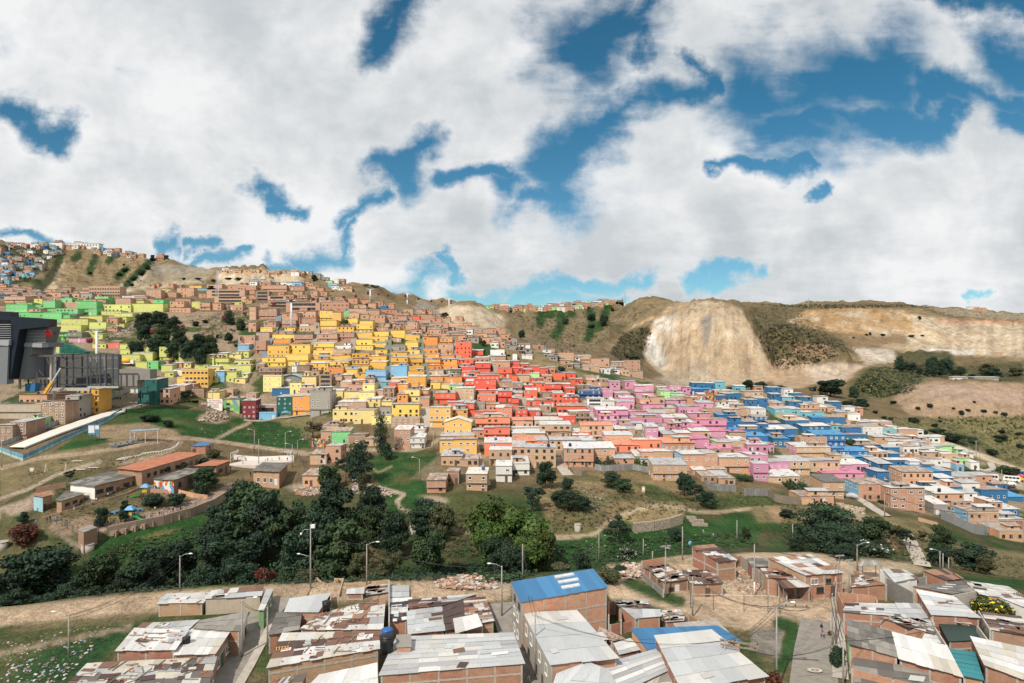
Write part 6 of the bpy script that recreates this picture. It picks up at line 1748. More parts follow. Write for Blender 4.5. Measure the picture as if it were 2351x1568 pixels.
for row in [('a1',158,1410,1552,-1,None,'rubbish strewn bank',110),('a2',713,1203,1352,0,None,'ruined brick walls',133),('a3',842,1249,1334,1,None,'ruined brick walls',135),('a4',1152,1299,1419,-1,None,'end of the dirt road',123),('a5',614,1394,1489,0,None,'narrow left street',None),('a6',413,1276,1362,1,None,'dirt road',133),('a7',556,1377,1509,1,None,'narrow left street',None),
   ('b1',1200,1249,1329,0,None,'blue roofed brick house',139),('b2',1375,1209,1287,0,A1,'green stream bank',174),('b3',1477,1237,1284,0,None,'green stream bank',176),('b4',1528,1252,1372,0,[(2.2,0.6,0),(-1.6,1.2,0.25)],'rusty shacks',None),('b5',1567,1209,1286,0,None,'green stream bank',None),('b6',1692,1194,1249,0,None,'green stream bank',188),('b7',1590,1324,1417,-1,None,'fenced pitch',None),('b8',1732,1249,1369,0,None,'sandy yard',None),('b9',1229,1409,1560,0,None,'blue roofed brick house',104),('b10',1664,1467,1600,0,[(5.2,-2.2,0),(4.8,-2.0,0.7)],'broad grey roof',100),('b11',1498,1265,1290,0,None,'green stream bank',None),
   ('c1',1783,1389,1590,1,[(5.2,-0.6,0)],'asphalt street',99),('c2',1911,1362,1484,0,None,'asphalt street',None),('c3',1919,1324,1480,0,None,'asphalt street',None),('c4',1936,1468,1590,0,None,'asphalt street',None),('c5',1928,1274,1362,0,A2,'whitish roofed brick house',None),('c6',1949,1284,1376,0,A1,'whitish roofed brick house',None),('c7',1968,1250,1314,1,None,'open shelter',None),('c8',2158,1265,1308,-1,None,'ravine trees on the east',None),('c9',2165,1270,1310,0,None,'ravine trees on the east',None),('c10',2178,1280,1314,0,None,'ravine trees on the east',None),('c11',2336,1362,1420,0,A1,'yellow flowered bush',None),('c12',2207,1327,1375,0,None,'concrete walls',None),
   ('d1',1820,1203,1256,0,None,'bank by the footbridge',None),('d2',2031,1130,1188,0,None,'brick houses over the bank',None),('d3',2263,1180,1230,0,None,'brick houses over the bank',None),('d4',1305,1033,1079,1,None,'brick corner house',None),('d5',2120,1000,1030,1,None,'pale houses at the hill edge',None),('d6',2225,1024,1052,0,None,'track on the right slope',None),('d7',2241,1012,1062,0,A1,'track on the right slope',None),('d8',2250,1030,1068,0,None,'track on the right slope',None),('d9',2300,1078,1112,0,None,'parked vehicles',None),('d10',2196,1065,1092,0,None,'white house at the road bend',None),
   ('e1',655,993,1046,1,None,'sports court',None),('e2',671,1021,1073,-1,None,'sports court',None),('e3',683,1011,1051,1,None,'sports court',None),('e4',594,1008,1071,0,None,'sports court',None),('e5',584,988,1042,-1,None,'sports court',None),('e6',715,946,991,0,None,'pale yellow houses',None),('e7',963,1053,1108,-1,None,'green hollow',None),('e8',755,893,951,0,None,'grey three storey house',None),('e9',995,986,1036,0,None,'apricot houses',None),('e10',1004,1010,1035,0,None,'apricot houses',None),
   ('g1',239,891,941,-1,None,'concrete ramp',None),('g2',325,888,938,1,None,'dark green corner house',None),('g3',110,931,988,1,None,'brick row by the ramp',None),('g4',257,876,906,1,None,'concrete ramp',None),('g5',4,1012,1074,0,None,'brick row by the ramp',None),('g6',370,850,888,0,None,'lime houses',None),('g7',437,795,832,0,None,'lime houses',None),('g8',488,890,930,0,None,'painted sale sign',None)]:
 pole(row[0],row[1],row[2],row[3],row[4],row[5],row[7],row[6],white=row[0] == 'b8')
# second lamp and box on the tallest near pole
r0 = POLES['a2']['o']; hh = POLES['a2']['h']
for zz in (0.78,0.52):
 b = MB(); b.tube([(0,0,hh * (zz + 0.13)),(-1.1,-0.2,hh * (zz + 0.14)),(-1.7,-0.3,hh * (zz + 0.09))] if zz > .6 else [(0,0,hh * zz - 0.3),(-1.9,-0.3,hh * zz + 0.3)],0.045,6); b.build('lamp_arm',[STEEL],r0,True)
 b = MB(); b.ball((-1.75,-0.3,hh * (zz + 0.075)) if zz > .6 else (-2.2,-0.35,hh * zz + 0.36),0.38,6,0,(0.55,0.5,0.7) if zz > .6 else (1,.5,.32)); b.build('lamp_head',[LAMPM],r0,True)
b = MB(); b.box(0.15,0.85,-0.3,0.3,hh - 0.75,hh - 0.1); b.build('junction_box',[LAMPM],r0)
for key,pl in POLES.items():
 same = [q for q in POLES.values() if q['place'] == pl['place'] and bool(q['lamp']) == bool(pl['lamp'])]; same.sort(key=lambda q: q['px']); i = same.index(pl) + 1
 kind = ('lamp post with a curved arm' if pl['lamp'] else 'concrete pole with a crossarm' if pl['arm'] else 'plain grey concrete pole')
 tag(pl['o'], f"{kind} near the {pl['place']}" + ('' if len(same) == 1 else f", {ordw(i)} from left there"), 'street lamp' if pl['lamp'] else 'utility pole', 'poles and lamps along the streets')
tag(POLES['a2']['o'],'tall pole with two lamps and a white box beside the ruined brick walls','street lamp')
tag(POLES['b8']['o'],'grey pole with white painted base standing in the sandy yard','utility pole')
def ptop(k,dz=0.3,dx=0.0,dy=0.0): q = POLES[k]; return q['p'] + Vector((dx,dy,q['h'] - dz))
def wire(a,c,sag,label,r=0.018):
 pts = [a + (c - a) * t + Vector((0,0,-sag * 4 * t * (1 - t))) for t in [i / 12 for i in range(13)]]; o = pts[0].copy()
 b = MB(); b.tube([p - o for p in pts],r,4,cap=False); tag(b.build('power_cable',[WIREM],loc=o,smooth=True),label,'cable','overhead cables')
for (k1,k2,n,sag) in [('c1','c5',3,1.2),('c1','c2',2,1.5),('c1','b10',3,1.0),('c2','c4',2,.8),('c5','c6',3,.4),('b7','c1',3,1.4),('b10','b9',2,2.0),('a5','a7',2,.8),('a1','a6',3,1.6),('c6','c7',2,.6),('b4','b7',2,.8),('c3','c5',2,.7),('b9','b1',2,1.2),('c4','c11',2,2.0),('d2','d3',3,1.6),('d2','d1',2,1.0),('b2','b5',2,1.0),('c2','c3',3,.4),('c4','c2',3,.6),('b10','c4',2,2.2),('b4','b8',2,.9),('b8','c5',2,1.0),('a2','a3',2,.8),('a3','a4',2,1.4),('c8','c9',2,.2),('e2','e3',2,.4),('g1','g2',2,.8),('g3','g1',2,1.2),('d6','d7',2,.5)]:
 for i in range(n): wire(ptop(k1, 0.25 + 0.3 * (i // 2), 0.5 * i - 0.4), ptop(k2, 0.25 + 0.3 * (i // 2), 0.5 * i - 0.4), sag, f"thin dark cable from the {POLES[k1]['place']} to the {POLES[k2]['place']}" if POLES[k1]['place'] != POLES[k2]['place'] else f"thin dark overhead cable between poles of the {POLES[k1]['place']}", 0.03)
# ================================================================== cable car
PYL = {}; GREYP = m_flat('pylon_grey',(0.58,0.59,0.60),0.5,0.1,0.06); CABR = m_flat('cabin_red',(0.35,0.03,0.03),0.35); CABK = m_flat('cabin_glass',(0.015,0.015,0.02),0.15)
def pylon(key,px,yt,yb,d,label,wide=1.0):
 x = (px - CX) / F * d; zt = (CY - yt) / F * d; zb = min(ground_z(px,d),(CY - yb) / F * d); h = zt - zb
 root = empty('cable_car_pylon',(x,d,zb),0,label,'pylon','pylons of the cable car'); b = MB(); b.tube([(0,0,-1),(0,0,h * 0.5),(0,0,h)],[0.75,0.62,0.5],12); b.build('mast',[GREYP],root,True)
 b = MB(); b.beam((-3.4,0,h),(3.4,0,h),0.5,0.45); b.build('crossbeam',[GREYP],root)
 for s in (-1,1):
  b = MB(); b.beam((s * 3.0,-2.2 * wide,h + 0.25),(s * 3.0,2.2 * wide,h + 0.25),0.35,0.35)
  for i in range(6): b.ball((s * 3.0,(-2.0 + i * 0.8) * wide,h + 0.55),0.34,5,0,(0.4,1,1))
  b.build('roller_assembly',[STEEL if wide == 1 else m_flat('pylon_dark',(0.12,0.13,0.14),0.6)],root); b = MB(); b.beam((s * 1.2,0,h),(s * 2.6,0,h + 1.6),0.12); b.beam((s * 2.6,0,h + 1.6),(s * 3.3,0,h),0.12); b.build('lifting_frame',[STEEL],root)
 PYL[key] = (Vector((x,d,zt)))
for a in [('p0',125,767,812,300,'grey cable car pylon beside the black station',1.6),('p1',222,760,812,330,'grey cable car pylon with a wide roller head above the steel frame',1.6),('p2',669,690,722,440,'slim pale cable car pylon among the upper brick houses',1),('p3',850,664,710,560,'tall pale cable car pylon below the ridge trees',1),('p4',935,674,724,620,'tall pale cable car pylon against the sky',1),('p5',1031,685,706,760,'small far cable car pylon on the pale ridge',1)]: pylon(*a)
def cab_mesh():
 b = MB(); b.ball((0,0,-2.9),1.15,8,1,(1.0,0.95,0.95)); return b
CABM = {}
def gondola(px,py,d,label):
 if not CABM:
  b = MB(); b.tube([(0,0,-3.95),(0,0,-3.8),(0,0,-3.2),(0,0,-2.5),(0,0,-1.95),(0,0,-1.8)],[0.6,0.98,1.15,1.15,0.95,0.5],10); CABM['cabin'] = b.mesh('cabin',[CABK],True)
  b = MB()
  for i in range(4):
   th = math.pi / 4 + i * math.pi / 2; b.beam((1.14 * math.cos(th),1.14 * math.sin(th),-3.5),(1.05 * math.cos(th),1.05 * math.sin(th),-2.1),0.22)
  b.tube([(0,0,-1.98),(0,0,-1.72)],[1.0,0.6],10); b.tube([(0,0,-3.6),(0,0,-3.35)],[1.08,1.17],10); CABM['trim'] = b.mesh('cabin_trim',[CABR],True)
  b = MB(); b.beam((0,0,0),(0,0,-1.8),0.14); b.box(-0.3,0.3,-0.12,0.12,-0.12,0.12); CABM['hanger'] = b.mesh('hanger',[STEELD])
 p = P3(px,py,d) + Vector((0,0,2.9)); root = empty('gondola',p,0,label,'gondola','cabins of the cable car')
 link('cabin',CABM['cabin'],root); link('cabin_trim',CABM['trim'],root); link('hanger',CABM['hanger'],root)
GL = [(104,786,300),(206,783,322),(351,760,355),(419,750,372),(514,728,400),(562,720,415),(629,698,432),(668,690,440),(719,687,462),(751,686,480),(789,682,505),(817,680,530),(845,673,556),(869,675,575),(891,678,590),(930,679,618),(961,686,650),(990,691,685),(1014,692,720),(1036,691,760),(1036,696,756)]
GLN = ['beside the black station','under the wide roller head','before the dark tree clump','just right of the dark tree clump','over the dry bank of shrubs','at the edge of the dry bank','crossing the unfinished school','at the slim brick quarter pylon','just past the slim pylon','above the long brick rows','below the bare hilltop','above the dry upper slope','hanging at the ridge tree pylon','just right of the ridge trees','on the cable between the two tall pylons','at the pylon against the sky','just right of the pylon against the sky','halfway to the far ridge pylon','left of the far ridge pylon','on the far pylon, upper one','below the far pylon, lower one']
for (px,py,d),nm in zip(GL,GLN): gondola(px,py,d,'dark red and black gondola ' + nm)
def haul(keys,dx):
 pts = []
 for a,c in zip(keys[:-1],keys[1:]):
  A,B_ = PYL[a] + Vector((dx,0,0.9)),PYL[c] + Vector((dx,0,0.9)); L = (B_ - A).length
  pts += [A + (B_ - A) * t + Vector((0,0,-L * 0.03 * 4 * t * (1 - t))) for t in [i / 10 for i in range(10)]]
 pts.append(B_); o = pts[0].copy(); b = MB(); b.tube([p - o for p in pts],0.05,4,cap=False); return b.build('haul_cable',[WIREM],loc=o,smooth=True)
tag(haul(['p0','p1','p2','p3','p4','p5'],-3.0),'long haul cable of the cable car on the uphill side','cable'); tag(haul(['p0','p1','p2','p3','p4','p5'],3.0),'long haul cable of the cable car on the downhill side','cable')
# lattice mast
def lattice(px,yt,yb,d,w,label,mt=STEEL):
 x = (px - CX) / F * d; zb = ground_z(px,d); h = (CY - yt) / F * d - zb; root = empty('lattice_mast',(x,d,zb),0,label,'mast'); b = MB(); n = max(4,int(h / 3))
 C4 = [(-1,-1),(1,-1),(1,1),(-1,1)]
 for (sx,sy) in C4: b.beam((sx * w,sy * w,-1),(sx * w * 0.45,sy * w * 0.45,h),0.16)
 for i in range(n):
  a0 = w * (1 - 0.55 * i / n); a1 = w * (1 - 0.55 * (i + 1) / n); z0 = h * i / n; z1 = h * (i + 1) / n
  for j in range(4):
   p,q = C4[j],C4[(j + 1) % 4]; b.beam((p[0] * a0,p[1] * a0,z0),(q[0] * a1,q[1] * a1,z1),0.10); b.beam((p[0] * a1,p[1] * a1,z1),(q[0] * a1,q[1] * a1,z1),0.10)
 b.build('lattice',[mt],root); b = MB(); b.tube([(0,0,h - 1),(0,0,h + 5)],0.08,6); b.build('antenna',[STEEL],root)
lattice(498.7,622,694,520,1.1,'tall pale lattice mast above the unfinished brick school'); lattice(1435,672,692,950,0.9,'thin far lattice mast on the ridge left of the dome'); lattice(1654,686,699,1150,0.9,'thin far pylon on the skyline right of the dome'); lattice(1856,684,698,1350,0.9,'thin far pylon on the dark skyline')
# ================================================================== station,steel frame and crane on the left
Z3 = lambda x,y: (x * 0.1465,700.3 + y * 0.1465)
def prism(mb,pts,d,dep,m=0,z3=True):
 q = []
 for p in pts: px,py = Z3(*p) if z3 else p; q.append(P3(px,py,d))
 bk = [v + Vector((0,dep,0)) for v in q]; mb.face(q[::-1],m=m); mb.face(bk,m=m); n = len(q)
 for i in range(n): mb.face([q[i],q[(i + 1) % n],bk[(i + 1) % n],bk[i]],m=m)
BLK = m_flat('black_cladding',(0.006,0.012,0.02),0.35,0,0.2,0.4); GRYC = m_paint('grey_cladding',(0.15,0.165,0.175),0.0,0.0,0.2); GRYL = m_flat('grey_band',(0.26,0.28,0.29),0.6); REDB = m_flat('red_ball',(0.55,0.035,0.03),0.35)
st = empty('cable_car_station',(0,0,0),0,'black and grey cable car station with a slanting black frame','station'); st.location = P3(10,880,285)
def stpart(name,pts,d,dep,mt,segs=None):
 b = MB();
 for pp in (pts if isinstance(pts[0],list) else [pts]): prism(b,pp,d,dep)
 b.v = [tuple(Vector(v) - st.location) for v in b.v]; return b.build(name,[mt],st)
stpart('frame',[[(-400,85),(160,105),(165,175),(770,218),(768,330),(305,382),(165,1160),(100,1160),(-400,1160),(-400,900),(105,900),(165,240),(-400,215)]],285,5,BLK)
stpart('wall',[[(-400,640),(132,640),(105,1240),(-400,1240)]],284,4,GRYC); stpart('wall',[[(240,575),(660,585),(660,660),(500,660),(500,770),(440,800),(420,1150),(160,1150)]],290,14,GRYC); stpart('sill_band',[[(-400,550),(140,550),(135,630),(-400,630)]],283.4,4,GRYL); stpart('sill_band',[[(265,590),(660,600),(655,665),(255,650)]],289.4,4,GRYL)
stpart('louvred_window',[[(-400,232),(152,232),(135,550),(-400,550)]],286.5,3,CABK); stpart('louvred_window',[[(308,385),(770,330),(690,590),(270,590)]],292,8,m_flat('louvre_glass',(0.10,0.11,0.12),0.4))
for (x0,x1,y0,y1,n,dd) in ((-400,170,300,540,8,284.4),(295,715,400,580,9,289.6)):
 stpart('louvre',[[(x0,y0 + (y1 - y0) * i / (n - 1)),(x1,y0 + (y1 - y0) * i / (n - 1)),(x1,y0 + (y1 - y0) * i / (n - 1) + 6),(x0,y0 + (y1 - y0) * i / (n - 1) + 6)] for i in range(n)],dd,0.3,STEEL)
b = MB(); b.ball((0,0,0),1.55,10,0,(1.0,1,1.1)); tag(b.build('red_balloon',[REDB],loc=P3(*Z3(755,445),291),smooth=True),'big round red ball at the open end of the station','ball')
sf = empty('steel_frame',P3(160,890,296),0,'unfinished concrete and dark steel building frame beside the station','building frame')
def sfpart(name,segs,mt,w,d=296):
 b = MB()
 for (x0,y0,x1,y1) in segs: b.beam(P3(*Z3(x0,y0),d) - sf.location,P3(*Z3(x1,y1),d) - sf.location,w,w)
 return b.build(name,[mt],sf)
for x in (312,565,800): sfpart('concrete_column',[(x,790,x,1320)],CONC,0.75)
for (y,x0,x1,w) in ((795,270,945,1.0),(985,240,420,0.5),(1150,230,800,0.8),(1320,570,1420,1.3),(1285,1380,1860,0.8)): sfpart('concrete_slab',[(x0,y,x1,y)],CONC,w)
for x in (445,708,928,1145,1370,1570,1660,1765,1855): sfpart('steel_column',[(x,770 if x > 900 else 820,x,1285)],STEELD,0.55 if x > 900 else 0.45,297)
for (y,x0) in ((768,930),(975,930),(1130,930),(1250,960)): sfpart('steel_beam',[(x0,y,1865,y)],STEELD,0.38,297.4)
for sg in ((725,830,785,940),(905,830,845,940),(595,1010,685,1110),(960,785,1140,960),(1400,790,1560,960),(1140,1010,1350,1120),(1560,990,1370,1120),(700,1180,580,1280),(710,1190,790,1290),(1000,1200,1060,1150),(1060,1100,1100,1140),(1560,1010,1630,1090)): sfpart('brace',[sg],CONC if sg[0] < 950 else STEELD,0.3,297)
for dd,mt in ((306,STEELD),):
 for x in (640,760,900,1050,1290,1420,1520,1640): sfpart('rear_column',[(x,800,x,1290)],CONCD if x % 3 else mt,0.5,dd)
 for y in (830,990,1130,1240): sfpart('rear_beam',[(500,y,1860,y)],CONCD,0.4,dd)
b = MB(); prism(b,[(930,770),(1870,775),(1870,1300),(500,1300),(500,770)],318,2); tag(b.build('grey_backing_wall',[m_paint('shotcrete',(0.095,0.09,0.083),0,0,0.5)]),'dark grey shotcrete wall behind the steel frame','retaining wall')
b = MB(); prism(b,[(1860,1005),(2000,995),(2351,1010),(2351,1160),(2150,1180),(2150,1295),(1860,1290)],305,6); tag(b.build('retaining_wall',[m_paint('shotcrete_light',(0.225,0.21,0.185),0,0,0.6)]),'grey anchored retaining wall right of the steel frame','retaining wall')
b = MB(); prism(b,[(2050,1295),(2160,1300),(2160,1375),(2045,1372)],318,0.3); tag(b.build('hoarding',[PAINTS['w']]),'white site hoarding beside the dark green corner house','hoarding')
cr = empty('mobile_crane',P3(*Z3(690,1420),292),0,'mobile crane with a yellow and grey telescopic boom','crane')
for nm,sg,mt,w in (('boom',(700,1385,820,1200),m_flat('crane_yellow',(0.62,0.33,0.03),0.5),1.0),('boom_extension',(815,1210,950,990),STEEL,0.55),('lift_cylinder',(770,1375,885,1190),STEELD,0.35)):
 b = MB(); b.beam(P3(*Z3(sg[0],sg[1]),292) - cr.location,P3(*Z3(sg[2],sg[3]),292) - cr.location,w); b.build(nm,[mt],cr)
b = MB(); b.box(-3,4,-1.2,1.2,-5.2,-3.2); b.box(2.5,4,-1.2,1.2,-3.2,-2.2); b.build('body',[m_flat('crane_yellow',(0.62,0.33,0.03),0.5)],cr)
for x in (-2,0.5,3): b = MB(); b.tube([(x,-1.3,-5.2),(x,1.3,-5.2)],0.6,10); b.build('wheel',[INSUL],cr)
b = MB(); prism(b,[(390,1230),(555,1228),(552,1290),(540,1360),(395,1350)],291,3); tag(b.build('blue_tarpaulin',[m_flat('blue_net',(0.03,0.12,0.25),0.9)]),'dark blue debris net hung at the foot of the frame','net')
b = MB(); prism(b,[(935,605),(1080,625),(1330,735),(1325,760),(930,755)],322,4); tag(b.build('green_tarpaulin',[m_flat('green_net',(0.012,0.10,0.07),0.9,0,0.5,0.5)]),'dark green tarpaulin over the brick rubble above the frame','tarpaulin')
mx = empty('cement_mixer_truck',at(289,838) ,0,'yellow and white mixer truck drum above the retaining wall','truck'); b = MB(); b.tube([(-3.4,0,2.6),(-2,0,2.4),(1.2,0,2.3),(2.6,0,2.0)],[0.7,1.4,1.5,0.7],12); b.build('drum',[m_flat('crane_yellow',(0.62,0.33,0.03),0.5)],mx,True); b = MB(); b.box(-3.2,3,-1.1,1.1,0.6,1.1); b.box(3,4.6,-1.1,1.1,0.6,2.8); b.build('body',[PAINTS['w']],mx)
for x in (-2.4,-1.2,3.4): b = MB(); b.tube([(x,-1.15,0.5),(x,1.15,0.5)],0.5,10); b.build('wheel',[INSUL],mx)
# ================================================================== streets,stairs and ramp
ASPH = m_flat('asphalt',(0.215,0.195,0.17),0.95,0,0.2,0.7); PAVE = m_flat('pavement_concrete',(0.36,0.32,0.28),0.95,0,0.2,0.8); DIRTM = m_flat('track_dirt',(0.38,0.28,0.19),0.95,0,0.2,0.6)
def strip(name,pts,w,mt,lift=0.12,kind='structure',label=None,cat=None,steps=False,dmin=60,sub=10):
 """a ribbon laid on the ground through image points"""
 P_ = [at(x,y,dmin) for x,y in pts]; L = []
 for a,c in zip(P_[:-1],P_[1:]): L += [a + (c - a) * (i / sub) for i in range(sub)]
 L.append(P_[-1]); ww = w if isinstance(w,(list,tuple)) else [w,w]
 for p in L: p.z = gz(p.x,p.y) + lift
 if steps:
  n = max(2,int(sum((L[i + 1] - L[i]).length for i in range(len(L) - 1)) / 1.1)); acc = [0]
  for i in range(len(L) - 1): acc.append(acc[-1] + (L[i + 1] - L[i]).length)
  R_ = []
  for i in range(n + 1):
   s = acc[-1] * i / n; j = max(0,min(len(L) - 2,int(np.searchsorted(acc,s)) - 1)); t = (s - acc[j]) / max(1e-6,acc[j + 1] - acc[j]); R_.append(L[j] + (L[j + 1] - L[j]) * t)
  L = R_
 o = L[0].copy(); b = MB(); prev = None
 for i in range(len(L) - 1):
  a,c = L[i] - o,L[i + 1] - o; d = Vector((c.x - a.x,c.y - a.y,0)); d.normalize(); n = Vector((d.y,-d.x,0)); t = i / max(1,len(L) - 2); hw = (ww[0] + (ww[1] - ww[0]) * t) / 2
  if steps:
   z = max(a.z,c.z); b.face([a - n * hw + Vector((0,0,z - a.z)),a + n * hw + Vector((0,0,z - a.z)),c + n * hw + Vector((0,0,z - c.z)),c - n * hw + Vector((0,0,z - c.z))]);
   e = a if a.z < c.z else c; e2 = e + Vector((0,0,z - e.z)); b.face([e - n * hw - Vector((0,0,0.6)),e + n * hw - Vector((0,0,0.6)),e2 + n * hw,e2 - n * hw])
   for s in (-1,1): b.face([a + n * hw * s - Vector((0,0,0.8)),c + n * hw * s - Vector((0,0,0.8)),c + n * hw * s + Vector((0,0,z - c.z)),a + n * hw * s + Vector((0,0,z - a.z))])
  else:
   p0 = prev or (a - n * hw,a + n * hw); p1 = (c - n * hw,c + n * hw); b.face([p0[0],p0[1],p1[1],p1[0]]); b.face([p0[0] - Vector((0,0,.6)),p1[0] - Vector((0,0,.6)),p1[0],p0[0]]); b.face([p0[1],p1[1],p1[1] - Vector((0,0,.6)),p0[1] - Vector((0,0,.6))]); prev = p1
 r = b.build(name,[mt],loc=o); tag(r,label,cat,None,None if cat else kind); return r
strip('street',[(1868,1580),(1872,1500),(1878,1455),(1882,1425)],[6.6,6.2],ASPH,0.10); strip('street',[(505,1600),(560,1500),(612,1405),(640,1372)],[5.0,6.0],ASPH,0.10); strip('alley',[(1215,1600),(1190,1500),(1168,1430),(1150,1385)],[4.5,5.0],ASPH,0.10)
strip('pavement',[(1930,1560),(1925,1480),(1920,1410)],2.2,PAVE,0.18); strip('pavement',[(540,1590),(585,1510),(630,1420)],1.4,PAVE,0.2); strip('pavement',[(560,963),(640,958),(690,952),(760,945)],4.0,PAVE,0.15); strip('pavement',[(395,920),(330,925),(280,940),(240,960)],5.0,PAVE,0.15)
strip('street',[(1112,1115),(1095,1060),(1085,1010),(1075,985)],[4.5,4.5],DIRTM,0.15); strip('street',[(972,985),(975,930),(978,890)],5.0,PAVE,0.15); strip('street',[(1305,1092),(1288,1070),(1277,1050)],4.0,PAVE,0.15); strip('street',[(1372,985),(1360,950),(1350,920)],5.0,PAVE,0.15); strip('street',[(2030,1185),(1985,1155),(1950,1135)],4.0,PAVE,0.15); strip('street',[(2140,1160),(2200,1190),(2260,1215)],5.0,ASPH,0.15); strip('street',[(2150,1030),(2200,1062),(2260,1080),(2275,1075),(2268,1062)],4.5,PAVE,0.15)
strip('dirt_track',[(2170,1015),(2230,1040),(2300,1065),(2400,1100)],5.5,m_flat('track_pale',(0.44,0.37,0.28),0.95),0.15)
STAIR_U = m_flat('stair_blue_grey',(0.23,0.28,0.33),0.9); STAIR_G = m_flat('stair_green_grey',(0.20,0.235,0.19),0.9); STAIR_C = m_flat('stair_concrete',(0.36,0.32,0.27),0.9)
for pts,w,mt,lab in [([(606,830),(612,800),(625,775),(638,745),(641,727)],2.6,STAIR_U,'long bluish stairway climbing left of the yellow houses'),([(709,840),(712,815),(722,790),(729,765),(727,745)],2.4,STAIR_C,'narrow pale stairway between the first yellow blocks'),([(803,840),(806,815),(812,785),(814,760),(815,745)],2.4,STAIR_C,'steep pale stairway between the second and third yellow blocks'),([(892,870),(892,830),(891,800),(892,775),(892,760)],3.0,STAIR_G,'straight greenish stairway between the deep yellow blocks'),([(978,885),(978,860),(974,830),(966,800),(963,770)],3.0,STAIR_G,'greenish stairway between the yellow and orange houses'),([(1060,845),(1052,820),(1045,800),(1040,785)],2.4,STAIR_C,'stairway between the orange and red houses'),([(1150,885),(1143,862),(1133,840),(1126,820)],2.4,STAIR_C,'stairway climbing through the red houses'),([(1200,930),(1198,915),(1200,895)],3.2,STAIR_C,'short grey stairway among the lower red houses'),([(2118,1302),(2105,1275),(2090,1245),(2077,1225)],2.6,STAIR_C,'long pale footbridge stairway down the dry bank')]:
 strip('stairway',pts,w * 1.35,mt,1.3 if w < 3.2 and pts[0][1] < 900 else 0.3,None,lab,'stairway',steps=True,dmin=140)
MARKM = m_flat('road_paint',(0.40,0.36,0.30),0.9,0,0.3,2); p = at(*reg(12,432,1468)); b = MB(); ov = [(1.15 * math.cos(i * .314),.75 * math.sin(i * .314)) for i in range(20)]; iv = [(.55 * math.cos(i * .314),.36 * math.sin(i * .314)) for i in range(20)]
for i in range(20): j = (i + 1) % 20; b.face([(*iv[i],0),(*ov[i],0),(*ov[j],0),(*iv[j],0)])
b.face([(x * .6,y * .6,0) for x,y in iv]); b.build('road_marking',[MARKM],loc=p + Vector((0,0,.35)))['kind'] = 'structure'
# ramp with mesh fence
RAMPW = m_flat('ramp_concrete',(0.54,0.51,0.47),0.85,0,0.1); MESHB = m_flat('mesh_fence_blue',(0.14,0.27,0.38),0.8,0,0.3,0.5); MESHG = m_flat('mesh_fence_green',(0.30,0.44,0.38),0.8,0,0.3,0.5)
rp = [reg(5,x,y) for x,y in ((150,685),(500,545),(800,435),(1000,370),(1095,345))]
strip('ramp',rp,[6.5,7.5],RAMPW,0.9)
def fence(pts,h,mt,label,post=STEELD,step=3.0,k=5,name='mesh_fence',cat='fence',z0=0.0,rail=None,dmin=60,solid=True,zg=None):
 if zg is None: P_ = [at(*reg(k,x,y),dmin) for x,y in pts]
 else:
  P_ = []
  for x,y in pts: px,py = reg(k,x,y); d = zg / ((CY - py) / F); P_.append(Vector(((px - CX) / F * d,d,zg)))
 root = empty(name,P_[0],0,label,cat); o = P_[0]; b = MB(); pb = MB(); posts = []
 for a,c in zip(P_[:-1],P_[1:]):
  n = max(1,round((c - a).length / step))
  for i in range(n):
   p = a + (c - a) * (i / n); q = a + (c - a) * ((i + 1) / n); zp = gz(p.x,p.y) + z0 if zg is None else zg; zq = gz(q.x,q.y) + z0 if zg is None else zg
   p = Vector((p.x,p.y,zp)) - o; q = Vector((q.x,q.y,zq)) - o; posts.append(p)
   if solid:
    d = (q - p); nrm = Vector((d.y,-d.x,0)).normalized() * 0.02; U = Vector((0,0,h))
    b.face([p + nrm,q + nrm,q + nrm + U,p + nrm + U]); b.face([q - nrm,p - nrm,p - nrm + U,q - nrm + U]); b.face([p + nrm + U,q + nrm + U,q - nrm + U,p - nrm + U])
   else:
    for t in (rail or (0.98,0.5)): b.beam(p + Vector((0,0,h * t)),q + Vector((0,0,h * t)),0.05)
 b.build('panel' if solid else 'rail',[mt],root); posts.append(q)
 pm = None
 for p in posts:
  if pm is None: x_ = MB(); x_.beam((0,0,-0.4),(0,0,h + 0.12),0.09); pm = x_.mesh('post',[post])
  link('post',pm,root,p)
 return root
fence([(-20,690),(215,772),(400,690),(650,570),(1000,410),(1120,335)],1.6,MESHB,'blue and green mesh fence along the near side of the white ramp'); fence([(-10,705),(215,790),(400,705),(650,585),(1000,425),(1118,348)],0.9,MESHG,'low pale green hoarding below the blue mesh fence')
fence([(20,655),(280,560),(560,440),(760,370),(880,335)],1.8,m_flat('fence_grey',(0.30,0.34,0.34),0.8),'grey boarded fence between the brick row and the ramp')
fence([(905,250),(1100,190),(1190,150)],2.4,CONC,'light concrete block wall beside the station street',name='block_wall',cat='wall')
